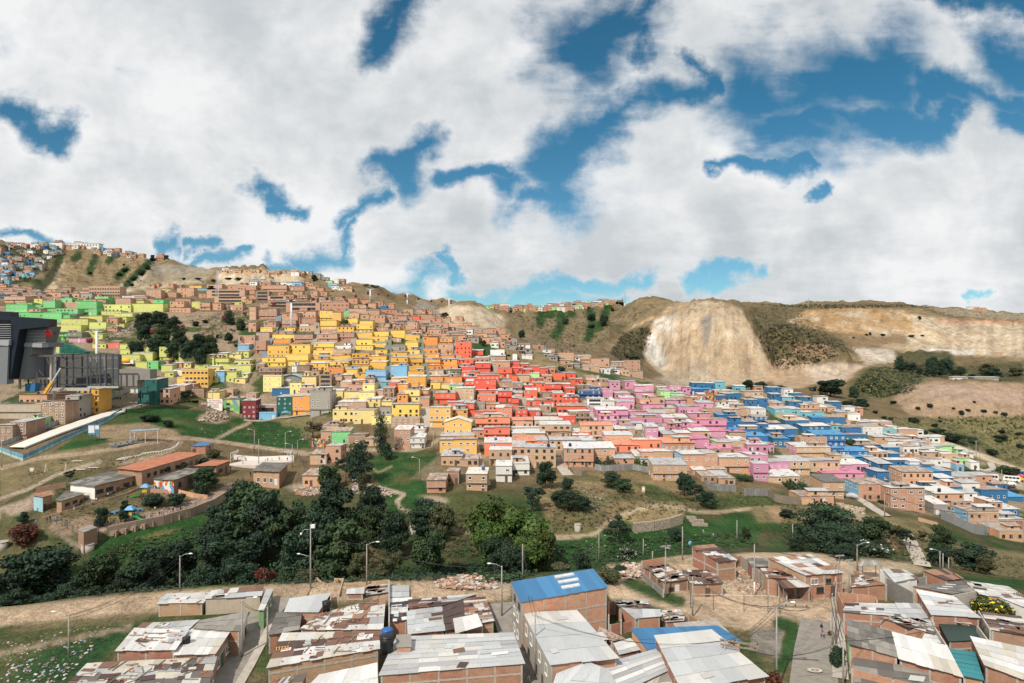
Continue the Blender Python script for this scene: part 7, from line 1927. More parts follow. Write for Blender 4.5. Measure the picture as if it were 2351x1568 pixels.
# ================================================================== school,playground,court and the people there
def school(k,corners,h,roof,walls,label,wins=(),doors=(),name='school_building',zoff=0.0,su=1.0,sv=2.4,mix=None,rust=0.1,jit=0.03,inset=0.5,base=None):
 """like the near houses, but standing on the slope: ground height from the near corner"""
 px,py = reg(k,*base); g = at(px,py,150); return near_house(k,corners,h,mix or roof,walls,label,name,'school building',su,sv,inset,wins,doors,zg=g.z + zoff,cols=False,patches=0,rust=rust,depth_dn=3.0,jit=jit,bands=False)
TONES['O'] = (0.46,0.165,0.085); PAINTS['q'] = BRICKD
MURALM = None
def m_mural(name,cols,scale,base):
 def fn(t,bs):
  v = t.n('ShaderNodeTexVoronoi',Vector=t.vm('ADD',uvco(t),t.vm('SCALE',t.n('ShaderNodeTexNoise',Vector=uvco(t),Scale=1.2).outputs['Color'],None,0.5)),Scale=scale)
  s = t.n('ShaderNodeSeparateColor',Color=v.outputs['Color']); rp = t.n('ShaderNodeValToRGB',Fac=s.outputs[0]); cr = rp.color_ramp; cr.interpolation = 'CONSTANT'
  cl = [base] + cols
  for i,c in enumerate(cl):
   e = cr.elements[i] if i < 2 else cr.elements.new(i / len(cl)); e.position = i / len(cl); e.color = (*c,1)
  return rp.outputs[0]
 return material(name,fn,0.85)
PAINTS['1'] = m_mural('mural_bright',[(0.6,0.58,0.54),(0.55,0.20,0.03),(0.10,0.30,0.5),(0.5,0.05,0.05),(0.6,0.58,0.54),(0.5,0.22,0.3),(0.08,0.3,0.1)],0.9,(0.6,0.58,0.55))
PAINTS['2'] = m_mural('mural_sky',[(0.25,0.42,0.5),(0.30,0.46,0.52),(0.5,0.5,0.42),(0.05,0.12,0.3),(0.28,0.45,0.5)],0.5,(0.28,0.45,0.52))
PAINTS['3'] = m_mural('mural_hills',[(0.5,0.5,0.12),(0.16,0.36,0.16),(0.12,0.3,0.4),(0.5,0.2,0.04),(0.45,0.4,0.35),(0.16,0.36,0.2)],0.5,(0.2,0.4,0.25))
PAINTS['4'] = m_mural('mural_dark',[(0.04,0.06,0.12),(0.5,0.22,0.06),(0.08,0.25,0.12),(0.5,0.12,0.12),(0.55,0.4,0.1),(0.06,0.05,0.1)],1.2,(0.45,0.18,0.14))
school(5, [(1065,858),(1295,882),(1868,718),(1645,705)], [3.6,3.6,3.8,3.8], 'O', 'nnnn', 'long low school building with an orange tiled roof', base=(1295,925), wins=[(1,t,1.0,1.5,1.2,'d') for t in (.1,.2,.3,.42,.55,.68,.8)], doors=[(1,.9,1.1,2.2,DOORM)])
school(5,[(612,992),(862,1020),(1328,908),(1010,885)],[4.6,4.6,4.6,4.6],'D','wnnn','school building with a dark ribbed roof and whitewashed end wall',mix='dDld',base=(862,1170),wins=[(1,.1,1.9,2.6,1.3,'d'),(1,.3,1.9,2.6,1.3,'d'),(1,.66,1.9,2.2,1.3,'d'),(1,.86,1.9,2.0,1.3,'d')],doors=[(1,.48,1.2,2.4,DOORM),(0,.75,1.2,2.3,DOORW)],inset=0.7)
school(5, [(505,1150),(560,1160),(790,1085),(610,1062)], [3.4,3.4,3.4,3.4], 'D', 'nnnn', 'low school wing with a mossy ribbed roof', mix='DldD', base=(560,1250), wins=[(1,.25,1.5,1.8,.7,'d'),(1,.6,1.5,1.8,.7,'d')], doors=[(1,.9,1.1,2.1,DOORM)])
school(5,[(283,1106),(396,1122),(505,1092),(330,1085)],[5.0,5.0,5.0,5.0],'o','2nnn','school end building with a sky blue painted wall',mix='sos',base=(396,1305),wins=[(1,.2,1.0,.9,1.8,'d')],doors=[(1,.65,1.8,2.4,DOORM)])
school(5,[(1398,955),(1592,968),(1868,868),(1720,852)],[4.0,4.0,4.0,4.0],'D','1nnn','school classroom block with a colourful painted end wall',mix='dDld',base=(1585,1065),wins=[(1,.2,1.2,1.6,1.5,'d'),(1,.55,1.2,1.6,1.5,'d')],inset=0.4)
school(5, [(1780,838),(1990,834),(2125,782),(1935,786)], [3.8,3.8,4.0,4.0], 'O', 'nnnn', 'small school block with an orange tiled roof', base=(1995,915), wins=[(1,.3,1.0,2.4,1.2,'d')], doors=[(1,.75,1.4,2.4,DOORM)])
school(5,[(1752,658),(1888,652),(1968,622),(1835,618)],[2.8,2.8,3.0,3.0],'B','bbbb','small brick hut with a bright blue roof by the school gate',mix='Bb',base=(1880,705),wins=[(1,.5,1.0,1.0,1.2,'d')],doors=[(0,.2,1.2,2.0,DOORM)],inset=0.15,name='hut')
school(5,[(715,1420),(768,1446),(896,1402),(832,1375)],[3.6,3.6,3.6,3.6],'K','nnnn','windowless brown brick hut beside the retaining wall',mix='lDl',base=(768,1522),inset=0.05,name='brick_hut')
school(6,[(-40,880),(218,892),(302,806),(62,800)],[4.6,4.6,4.8,4.8],'D','cnnn','hall with a dark ribbed roof beside the sports court',mix='dDdD',base=(218,975),wins=[(0,.2,.8,1.2,1.6,'w'),(0,.45,.8,1.2,1.6,'w'),(0,.7,.8,1.2,1.6,'w')],doors=[(0,.88,1.2,2.2,DOORW)])
def pad(name,k,pts,mt,lift=0.2,label=None,cat=None):
 P_ = [at(*reg(k,x,y),150) for x,y in pts]; z = sum(p.z for p in P_) / len(P_) + lift; o = Vector((P_[0].x,P_[0].y,z)); b = MB()
 T = [Vector((p.x - o.x,p.y - o.y,0)) for p in P_]; b.face(T); n = len(T)
 for i in range(n): b.face([T[i] - Vector((0,0,2.5)),T[(i + 1) % n] - Vector((0,0,2.5)),T[(i + 1) % n],T[i]])
 r = b.build(name,[mt],loc=o); tag(r,label,cat,None,None if cat else 'structure'); return r
COURT = m_flat('court_floor',(0.50,0.43,0.39),0.85,0,0.12,0.6)
pad('sports_court',5,[(2100,830),(2351,858),(2700,805),(2640,740),(2150,728)],COURT,0.1)
def simple_wall(k,pts,h,mt,label,name='wall',cat='wall',th=0.25,z0=0,dmin=150):
 P_ = [at(*reg(k,x,y),dmin) for x,y in pts]; o = P_[0].copy(); b = MB()
 for a,c in zip(P_[:-1],P_[1:]):
  n_ = max(1,int((c - a).length / 4))
  for i in range(n_):
   p = a + (c - a) * (i / n_); q = a + (c - a) * ((i + 1) / n_); zp = gz(p.x,p.y) + z0 - o.z; zq = gz(q.x,q.y) + z0 - o.z; p = p - o; q = q - o; d = Vector((q.x - p.x,q.y - p.y,0)).normalized(); n = Vector((d.y,-d.x,0)) * th / 2; u0 = i * 4.0
   b.wall(p + n,q + n,zp - 1.5,zp + h,zq - 1.5,zq + h,u0=u0); b.wall(q - n,p - n,zq - 1.5,zq + h,zp - 1.5,zp + h,u0=u0); b.face([(p.x + n.x,p.y + n.y,zp + h),(q.x + n.x,q.y + n.y,zq + h),(q.x - n.x,q.y - n.y,zq + h),(p.x - n.x,p.y - n.y,zp + h)])
 r = b.build(name,[mt],loc=o); tag(r,label,cat); return r
simple_wall(5,[(2150,775),(2700,780)],1.8,PAINTS['w'],'long white wall along the back of the sports court')
def hoop(k,x,y,s,label):
 p = at(*reg(k,x,y),180); r = empty('goal_frame',p,0,label,'goal'); b = MB()
 for yy in (-1.2,1.2): b.beam((0,yy,-0.3),(0,yy,3.2),0.12); b.beam((0,yy,3.2),(s * 2.2,yy,3.9),0.1); b.beam((0,yy,1.2),(s * 1.9,yy,3.6),0.08)
 b.beam((0,-1.2,3.2),(0,1.2,3.2),0.1); b.build('posts',[LAMPM],r); b = MB(); b.box(s * 2.2 - 0.05,s * 2.2 + 0.05,-0.9,0.9,3.2,4.3); b.build('backboard',[LAMPM],r); b = MB()
 for i in range(12): b.beam((s * 2.5 + 0.25 * math.cos(i * .5236),0.25 * math.sin(i * .5236),3.4),(s * 2.5 + 0.25 * math.cos((i + 1) * .5236),0.25 * math.sin((i + 1) * .5236),3.4),0.04)
 b.build('ring',[m_flat('ring_orange',(0.5,0.12,0.03))],r)
hoop(5,2130,790,1,'white basketball frame at the school end of the court'); hoop(6,325,785,-1,'white basketball frame at the street end of the court')
fence([(2330,720),(2600,735),(2750,790),(2800,860)],2.6,STEELD,'thin wire fence around the sports court',k=5,solid=False,dmin=180,name='wire_fence',rail=(0.98,0.66,0.33))
# retaining wall with buttress blocks,fences around the yard
RETW = m_brick('brick_retaining',(0.24,0.165,0.12),(0.19,0.13,0.10),(0.25,0.21,0.17))
simple_wall(5,[(985,1478),(1250,1420),(1500,1370),(1750,1300),(1960,1215),(2060,1150)],3.2,RETW,'long brown retaining wall below the school path','retaining_wall','wall',0.5,-.7)
for i,(x,y) in enumerate([(1060,1460),(1150,1440),(1235,1415),(1320,1395),(1400,1370),(1480,1350),(1565,1330),(1640,1310),(1710,1290),(1800,1262)]):
 p = at(*reg(5,x,y),150); b = MB(); b.box(-0.9,0.9,-0.7,0.3,-1.2,0.6); b.box(-0.35,0.35,-0.95,-0.7,-0.6,0.15)
 tag(b.build('anchor_block', [RETW], loc=p + Vector((0, -.45, .5))), f'square anchor block on the retaining wall, {ordw(i + 1)} from left', 'block', 'anchor blocks of the retaining wall')
fence([(520,1370),(720,1485),(905,1490)],2.2,STEELD,'dark wire fence around the brown brick hut',k=5,solid=False,dmin=150,name='wire_fence',rail=(0.98,0.66,0.33)); fence([(905,1465),(1250,1395),(1540,1325),(1800,1215),(1940,1160)],2.6,STEELD,'dark wire fence with tall posts along the school path',k=5,solid=False,dmin=150,name='wire_fence',rail=(0.98,0.5),step=5)
simple_wall(5,[(380,1330),(620,1262),(800,1205),(1000,1150),(1180,1095),(1290,1040)],0.7,BRICKD,'low brick kerb wall along the school veranda','low_wall'); simple_wall(5,[(1385,1072),(1570,1085)],1.0,BRICK,'low orange brick wall below the painted classroom wall','low_wall'); simple_wall(5,[(1640,1090),(1780,1125),(1905,1140)],1.3,BRICK,'stepped orange brick planter wall between the round bushes','low_wall'); simple_wall(5,[(330,1085),(605,1030)],1.6,BRICKD,'brown brick wall behind the sky blue painted end','low_wall')
for (k,x,y,r,h,lab) in [(9,805,345,1.4,1.5,'round pale concrete cistern at the end of the retaining wall'),(9,15,325,1.4,1.5,'round concrete cistern at the edge of the dry field'),(10,1440,185,1.1,1.6,'round concrete well shaft in the ravine'),(7,602,1200,.85,1.7,'round white concrete manhole tower on the dry slope'),(7,1208,850,.5,1.8,'small brick manhole tower with a round cap')]:
 p = at(*reg(k,x,y),150); root = empty('cistern',p,0,lab,'cistern'); b = MB(); b.tube([(0,0,-1.5),(0,0,h)],[r,r * 1.08],18); b.build('shaft',[PAVE if 'brick' not in lab else BRICKT],root,True); b = MB(); b.tube([(0,0,h),(0,0,h + 0.15)],[r * 1.12,r * 1.12],18); b.build('lid',[PAVE],root)
# playground
PLG = m_flat('play_green',(0.03,0.30,0.06),0.4); PLB = m_flat('play_blue',(0.10,0.30,0.48),0.4); PLY = m_flat('play_yellow',(0.50,0.33,0.05),0.5)
def play_tower(k,x,y,s,label,slide_dir):
 p = at(*reg(k,x,y),150); r = empty('play_tower',p,0.15,label,'play tower')
 for (sx,sy) in ((-1,-1),(1,-1),(1,1),(-1,1)): b = MB(); b.beam((sx * 0.8 * s,sy * 0.8 * s,-0.5),(sx * 0.8 * s,sy * 0.8 * s,3.2 * s),0.16); b.build('leg',[STEELD],r)
 b = MB(); w = 1.25 * s; z = 3.1 * s; q = [(-w,-w,z),(w,-w,z),(w,w,z),(-w,w,z)]; t_ = [(-w * .35,-w * .35,z + 0.9 * s),(w * .35,-w * .35,z + .9 * s),(w * .35,w * .35,z + .9 * s),(-w * .35,w * .35,z + .9 * s)]
 for i in range(4): b.face([q[i],q[(i + 1) % 4],t_[(i + 1) % 4],t_[i]])
 b.face(t_); b.face(q[::-1]); b.build('roof', [PLB], r)
 b = MB(); b.box(-0.8 * s,0.8 * s,-0.8 * s,0.8 * s,1.3 * s,1.45 * s); b.build('platform',[STEELD],r); b = MB(); b.box(-0.75 * s,0.75 * s,-0.86 * s,-0.8 * s,1.5 * s,2.4 * s); b.build('side_panel',[PLY],r)
 b = MB(); sd2 = slide_dir; pts = [(sd2 * 0.8 * s,-0.2,1.45 * s),(sd2 * 1.8 * s,-0.5,1.0 * s),(sd2 * 3.0 * s,-0.9,0.35 * s),(sd2 * 3.8 * s,-1.1,0.2)]
 for a,c in zip(pts[:-1],pts[1:]):
  a = Vector(a); c = Vector(c); b.beam(a,c,0.8,0.07);
  for e in (-0.4,0.4): b.beam(a + Vector((0,e,0.12)),c + Vector((0,e,0.12)),0.06,0.25)
 b.build('slide',[PLG],r)
play_tower(5,1335,1120,1.0,'play tower with a blue roof and a bright green slide',-1); play_tower(5,1195,1338,1.05,'play tower with a blue roof and yellow panel by the fence',1)
TYW = m_flat('tyre_white',(0.52,0.50,0.47),0.8,0,0.15); TYB = m_flat('tyre_blue',(0.10,0.20,0.30),0.8,0,0.15)
TM = {}
def tyre(p,rz,r,mt,label,group):
 k = (round(r,2),mt.name)
 if k not in TM:
  b = MB(); b.tube([(r * math.cos(math.pi * i / 10),0,r * math.sin(math.pi * i / 10) - 0.05) for i in range(11)],r * 0.32,7); TM[k] = b.mesh('tyre',[mt],True)
 tag(link('half_buried_tyre',TM[k],None,p,(0,0,rz)),label,'tyre',group)
row = [(1095,782),(1130,770),(1180,765),(1230,755),(1280,748),(1320,730),(1370,722),(1420,716),(1470,712),(1520,698),(1565,688),(1600,675),(1625,658),(1640,640),(1640,622)]
n = 0
for (x0,y0),(x1,y1) in zip(row[:-1],row[1:]):
 for t in (0,0.5): p = at(*reg(5,x0 + (x1 - x0) * t,y0 + (y1 - y0) * t),180); n += 1; tyre(p,math.atan2((y0 - y1) * 2.5,x1 - x0),0.55,TYW,'white painted half buried tyre in the curved row edging the field','row of white tyres edging the field')
for (x,y) in [(1030,1285),(1060,1275),(1100,1262),(1210,1255),(1250,1250),(1285,1252),(1235,1300),(1270,1312)]: tyre(at(*reg(5,x,y),160),0.3,0.8,TYB,'blue painted half buried tyre in the playground','blue tyres of the playground')
for (x,y) in [(1690,1185),(1730,1180),(1760,1178),(1920,760),(1950,752),(1985,745)]: tyre(at(*reg(5,x,y),160),0.3,0.5,TYW,'white painted half tyre beside the school path','white tyres beside the school path')
# pavilion,board,field furniture
p = at(*reg(5, 1340, 615), 200); r = empty('pavilion', p, 0.1, 'open pavilion with a curved translucent blue roof', 'pavilion'); b = MB(); L = 10.5; ny = 8
for i in range(ny):
 y0 = -2 + 4 * i / ny; y1 = -2 + 4 * (i + 1) / ny; f = lambda y: 4.2 + 0.55 * math.cos(y * 0.6) ; b.face([(-L/2,y0,f(y0)),(L/2,y0,f(y0) + .5),(L/2,y1,f(y1) + .5),(-L/2,y1,f(y1))]); b.face([(-L/2,y1,f(y1) - .06),(L/2,y1,f(y1) + .44),(L/2,y0,f(y0) + .44),(-L/2,y0,f(y0) - .06)])
b.build('roof', [m_roof('pavilion_roof', (0.20, 0.30, 0.38), (0.15, 0.24, 0.32), 0.0)], r)
for (x,y) in ((-5,-1.8),(0.5,-1.8),(5,-1.8),(-5,1.8),(5,1.8)): b = MB(); b.beam((x,y,-0.5),(x,y,4.4),0.12); b.build('post',[LAMPM],r)
pad('paved_terrace',5,[(1020,668),(1080,672),(1480,590),(1400,580)],m_flat('terrace_dark',(0.09,0.10,0.11),0.9),0.3)
for i,(x,y) in enumerate([(1030,645),(1075,640),(1100,655),(1135,625),(1150,640),(1185,620),(1210,590),(1240,600)]): b = MB(); b.box(-1.3,1.3,-0.5,0.5,0,0.7); tag(b.build('stone_bench',[CONCD],loc=at(*reg(5,x,y),200)),'long dark stone block bench beside the pavilion terrace','bench','stone benches by the pavilion')
p = at(*reg(5,862,608),200); r = empty('billboard',p,0.15,'blue and white notice board on four dark posts','sign'); b = MB(); b.box(-2.1,2.1,-0.06,0.06,2.4,6.4); b.build('board',[m_flat('board_blue',(0.08,0.19,0.28),0.6)],r); b = MB(); b.box(-1.9,0.2,-0.075,-0.06,3.2,6.0); b.box(0.5,1.8,-0.075,-0.06,4.6,6.0); b.build('notice',[LAMPM],r)
for x in (-1.9,-0.7,0.6,1.9): b = MB(); b.beam((x,0,-0.5),(x,0,3.2),0.14); b.build('post',[STEELD],r)
p = at(*reg(5,292,918),170); r = empty('notice_board',p,0,'small pale notice board on two posts in the dry field','sign'); b = MB(); b.box(-0.7,0.7,-0.05,0.05,1.2,2.4); b.build('board',[TYW],r)
for x in (-0.6,0.6): b = MB(); b.beam((x,0,-0.3),(x,0,1.8),0.1); b.build('post',[STEELD],r)
p = at(*reg(5,515,882),170); r = empty('swing_frame',p,0.2,'white A-frame of an empty swing in the dry field','swing frame')
for x in (-3,3): b = MB(); b.beam((x,-1,-0.2),(x,0,2.6),0.11); b.beam((x,1,-0.2),(x,0,2.6),0.11); b.build('leg_pair',[TYW],r)
for (x,y,lab) in [(712,800,'long pale bench slab in the dry field'),(858,862,'white bench slab beside the field path'),(735,880,'small stone seat beside the field path'),(1115,785,'low white barrier at the end of the tyre row')]: p = at(*reg(5,x,y),170); r = empty('bench',p,0.15,lab,'bench'); b = MB(); b.box(-1.6,1.6,-0.3,0.3,0.4,0.55); b.build('seat',[TYW],r); b = MB(); b.box(-1.3,-1.0,-0.25,0.25,-0.2,0.4); b.build('leg',[CONCD],r); b = MB(); b.box(1.0,1.3,-0.25,0.25,-0.2,0.4); b.build('leg',[CONCD],r)
p = at(*reg(5,1040,1385),150); r = empty('climbing_frame',p,0.2,'yellow climbing frame surrounded by children','climbing frame')
for (a,c) in (((-1.6,0,0),(-1.2,0,2.4)),((-0.8,0,0),(-1.2,0,2.4)),((1.6,0,0),(1.2,0,2.4)),((0.8,0,0),(1.2,0,2.4)),((-1.2,0,2.4),(1.2,0,2.4))): b = MB(); b.beam(a,c,0.09); b.build('bar',[PLY],r)
# ------------------------------------------------------------------ people: one skinned body per pose,clothing by colour bands
SKIN = m_flat('skin',(0.30,0.17,0.11),0.7,0,0.05); HAIR = m_flat('hair',(0.015,0.012,0.01),0.7)
CLOTH = {n_: m_flat('cloth_' + n_,c,0.9,0,0.15,8) for n_,c in (('navy',(0.02,0.025,0.045)),('white',(0.55,0.55,0.54)),('teal',(0.06,0.28,0.36)),('red',(0.42,0.05,0.04)),('grey',(0.16,0.16,0.17)),('black',(0.012,0.013,0.016)),('jeans',(0.06,0.09,0.16)),('pink',(0.40,0.20,0.28)))}
POSE = {'stand': {'ha': (-.20,.04,.80),'hb': (.20,.02,.80),'ea': (-.21,.02,1.08),'eb': (.21,.02,1.08),'ka': (-.09,-.02,.48),'kb': (.10,-.03,.48),'fa': (-.10,0,.06),'fb': (.11,0,.06)},
  'walk': {'ha': (-.19,-.24,.86),'hb': (.20,.20,.84),'ea': (-.21,-.06,1.09),'eb': (.21,.10,1.08),'ka': (-.09,.02,.49),'kb': (.10,-.18,.50),'fa': (-.09,.24,.10),'fb': (.10,-.26,.06)},
  'reach': {'ha': (-.34,-.34,1.30),'hb': (.24,-.02,.82),'ea': (-.28,-.12,1.16),'eb': (.23,.02,1.08),'ka': (-.10,-.03,.48),'kb': (.12,-.08,.48),'fa': (-.12,.04,.06),'fb': (.14,-.06,.06)},
  'push': {'ha': (-.18,.34,.84),'hb': (.18,.36,.84),'ea': (-.22,.16,1.06),'eb': (.22,.16,1.06),'ka': (-.09,-.10,.49),'kb': (.10,.02,.49),'fa': (-.09,-.22,.06),'fb': (.10,.22,.09)}}
BODY = {}
def body_mesh(pose,top,leg):
 key = (pose,top,leg)
 if key in BODY: return BODY[key]
 q = POSE[pose]
 V = [((0,0,.92),.135,.11),((0,0,1.15),.135,.10),((0,0,1.36),.15,.10),((0,0,1.47),.06,.06),((0,-.01,1.55),.075,.085),((0,-.01,1.66),.085,.095),((0,-.005,1.72),.06,.07),
         ((-.17,0,1.38),.06,.06),(q['ea'],.045,.045),(q['ha'],.035,.035),((.17,0,1.38),.06,.06),(q['eb'],.045,.045),(q['hb'],.035,.035),
         ((-.09,0,.86),.09,.09),(q['ka'],.065,.065),(q['fa'],.045,.045),((q['fa'][0],q['fa'][1] - .14,.04),.04,.03),((.09,0,.86),.09,.09),(q['kb'],.065,.065),(q['fb'],.045,.045),((q['fb'][0],q['fb'][1] - .14,.04),.04,.03)]
 E = [(0,1),(1,2),(2,3),(3,4),(4,5),(5,6),(2,7),(7,8),(8,9),(2,10),(10,11),(11,12),(0,13),(13,14),(14,15),(15,16),(0,17),(17,18),(18,19),(19,20)]
 me = bpy.data.meshes.new('tmp'); me.from_pydata([v[0] for v in V],E,[]); o = bpy.data.objects.new('tmp',me); C.objects.link(o)
 o.modifiers.new('s','SKIN')
 for i,v in enumerate(V): me.skin_vertices[0].data[i].radius = (v[1],v[2]); me.skin_vertices[0].data[i].use_root = i == 0
 m_ = o.modifiers.new('u','SUBSURF'); m_.levels = 1; m_.render_levels = 1
 ev = o.evaluated_get(bpy.context.evaluated_depsgraph_get()); bm_ = bpy.data.meshes.new_from_object(ev); bm_.name = 'person'; bpy.data.objects.remove(o)
 bm_.materials.clear()
 for mt in (CLOTH[top],CLOTH[leg],SKIN,HAIR): bm_.materials.append(mt)
 hands = [Vector(q['ha']),Vector(q['hb'])]
 for p_ in bm_.polygons:
  c = p_.center; k = 1 if c.z < .93 else 0
  if c.z > 1.46: k = 3 if (c.z > 1.66 or c.y > 0.02) else 2
  if min((c - h_).length for h_ in hands) < .09 and c.z > .7: k = 2
  if c.z < .07: k = 3
  p_.material_index = k; p_.use_smooth = True
 BODY[key] = bm_; return bm_
PEOPLE = []
def person(k,x,y,pose,top,leg,rz,label,s=1.0,group=None,dmin=80):
 p = at(*reg(k,x,y),dmin); o = link('person',body_mesh(pose,top,leg),None,p + Vector((0,0,0.12)),(0,0,rz),(s,s,s)); tag(o,label,'person',group); return o
W_ = person(12,492,1112,'push','navy','pink',2.6,'person in a dark jacket and pink trousers pulling a wheelbarrow along the asphalt')
person(9,330,125,'stand','teal','jeans',0.4,'person in a teal jacket standing on the school entrance path',1.05)
G1 = 'children gathered by the climbing frame'
for (x,y,ps,tp) in [(955,1395,'stand','navy'),(990,1385,'walk','black'),(1010,1400,'stand','navy'),(1022,1425,'walk','grey'),(1045,1375,'reach','black'),(1050,1420,'stand','navy'),(1088,1378,'stand','black'),(1112,1378,'walk','navy')]: person(5,x,y,ps,tp,'jeans' if tp == 'black' else 'grey',random.uniform(0,6),'child in dark school clothes gathered by the yellow climbing frame',0.82,G1)
for (x,y,ps,tp,lg,lab) in [(1325,1325,'stand','grey','jeans','child in grey standing beside the yellow panelled play tower'),(1385,1330,'walk','navy','grey','child striding along the grass beside the school path'),(1425,1255,'stand','white','jeans','child in a white shirt standing on the bare ground'),(1465,1300,'stand','navy','jeans','first of three pupils huddled by the path fence'),(1485,1302,'stand','black','grey','middle pupil of three huddled by the path fence'),(1505,1300,'reach','navy','jeans','last of three pupils huddled by the path fence, turned away'),(1590,1270,'walk','black','jeans','person with a round bag walking on the school path'),(1625,1245,'stand','navy','grey','pupil in navy behind the walker on the school path'),(1660,1255,'stand','black','navy','lone pupil in black standing on the pink school path'),
 (1430,1062,'reach','black','navy','person in black reaching towards the painted wall'),(1455,1068,'stand','pink','grey','child in pink beside the painted wall'),(1505,1070,'stand','navy','grey','child standing before the red figure on the painted wall'),(1550,1070,'walk','navy','black','child in navy walking past the painted wall'),(1580,1085,'stand','black','grey','child at the corner of the painted classroom'),(1645,1060,'walk','black','grey','person walking along the classroom veranda'),(1855,1115,'stand','grey','jeans','person sitting out beside the brick planter wall'),
 (680,1245,'reach','grey','white','person in grey and white on the veranda steps'),(725,1225,'stand','navy','jeans','pupil in navy on the school veranda'),(742,1258,'stand','pink','navy','child in a pink top beside the veranda steps'),(772,1225,'walk','black','grey','pupil in black walking along the veranda'),(848,1195,'stand','white','grey','child in white near the whitewashed end wall'),(885,1172,'stand','white','jeans','taller pupil in white near the whitewashed end wall'),(992,1125,'stand','white','navy','pupil in white at the edge of the school bank'),(1018,1120,'walk','grey','navy','pupil in grey walking at the edge of the school bank'),(1042,1110,'stand','black','navy','pupil in black at the edge of the school bank'),(1172,1150,'stand','navy','jeans','child behind the small round tree in the playground'),(1250,1240,'reach','navy','black','child astride the blue tyres'),
 (430,1355,'stand','grey','jeans','person in grey seated by the school entrance gate'),(460,1350,'stand','navy','grey','person in navy beside the school entrance gate'),(500,1350,'stand','teal','jeans','person in a blue top beside the school entrance gate'),(530,1345,'walk','navy','grey','pupil walking through the school entrance gate'),(2300,935,'stand','navy','black','person in navy below the court steps'),(2118,880,'stand','navy','jeans','person beside the small orange roofed block'),(2230,835,'stand','black','navy','player in black on the near side of the court'),(2178,800,'walk','red','navy','player in red running on the court'),(1160,345,'stand','black','navy','lone person at the top of the grassy bank'),(1160,200,'walk','navy','black','last of a trio walking up the station street'),(1085,235,'stand','navy','black','first of a trio standing on the station street'),(1105,235,'stand','black','navy','middle one of a trio standing on the station street')]:
 person(5,x,y,ps,tp,lg,random.uniform(0,6),lab,0.86 if 'child' in lab or 'pupil' in lab else 1.0)
for (x,y,tp,lab) in [(85,808,'navy','player in navy at the near corner of the court'),(108,800,'black','player in black in the middle of the court'),(147,802,'black','tall player waiting on the court'),(213,790,'navy','player close to the white back wall'),(288,795,'black','player under the street end basketball frame'),(622,360,'black','person in black outside the grey three storey house'),(697,330,'red','person in a red top climbing the side street'),(2110,1045,'black','person in black at the top of the dirt lane')]: person(6,x,y,'stand',tp,'jeans',random.uniform(0,6),lab,0.95)
person(11, 150, 1560, 'walk', 'grey', 'white', 0.5, 'person in grey walking down the alley beside the long grey roof')
wb = empty('wheelbarrow',W_.location + Vector((1.15,-1.0,-0.05)),-0.7,'dark wheelbarrow trailing behind the person on the asphalt','wheelbarrow'); b = MB(); q0 = [(-.3,-.4,.3),(.3,-.4,.3),(.3,.4,.3),(-.3,.4,.3)]; q1 = [(-.42,-.55,.6),(.42,-.55,.6),(.42,.55,.6),(-.42,.55,.6)]
for i in range(4): b.face([q0[i],q0[(i+1)%4],q1[(i+1)%4],q1[i]])
b.face(q0[::-1]); b.build('tray',[m_flat('barrow_rust',(0.12,0.04,0.025))],wb)
for s in (-1,1): b = MB(); b.beam((s*.28,.6,.25),(s*.26,-1.2,.85),.05); b.build('handle',[STEELD],wb); b = MB(); b.beam((s*.28,-.3,.4),(s*.3,-.4,0),.05); b.build('leg',[STEELD],wb)
b = MB(); b.tube([(-.05,.75,.2),(.05,.75,.2)],.2,12); b.build('wheel',[INSUL],wb)
def dog(p,rz,label):
 V = [((0,.22,.42),.10),((0,0,.43),.09),((0,-.22,.44),.11),((0,-.34,.54),.07),((0,-.44,.60),.065),((0,-.56,.57),.035),((.07,.22,.25),.045),((.07,.26,.12),.03),((.07,.22,.02),.028),((-.07,.22,.25),.045),((-.07,.26,.12),.03),((-.07,.22,.02),.028),((.07,-.24,.24),.04),((.07,-.24,.02),.026),((-.07,-.24,.24),.04),((-.07,-.24,.02),.026),((0,.36,.48),.025),((0,.48,.58),.015)]
 E = [(0,1),(1,2),(2,3),(3,4),(4,5),(0,6),(6,7),(7,8),(0,9),(9,10),(10,11),(2,12),(12,13),(2,14),(14,15),(0,16),(16,17)]
 me = bpy.data.meshes.new('dog'); me.from_pydata([v[0] for v in V],E,[]); o = bpy.data.objects.new('dog',me); C.objects.link(o); o.modifiers.new('s','SKIN')
 for i,v in enumerate(V): me.skin_vertices[0].data[i].radius = (v[1],v[1]); me.skin_vertices[0].data[i].use_root = i == 1
 m_ = o.modifiers.new('u','SUBSURF'); m_.levels = 1; m_.render_levels = 1; me.materials.append(HAIR); o.location = p; o.rotation_euler.z = rz; tag(o,label,'dog')
dog(at(*reg(12,502,1155)) + Vector((0,0,.12)),0.8,'small black dog following the person with the wheelbarrow')
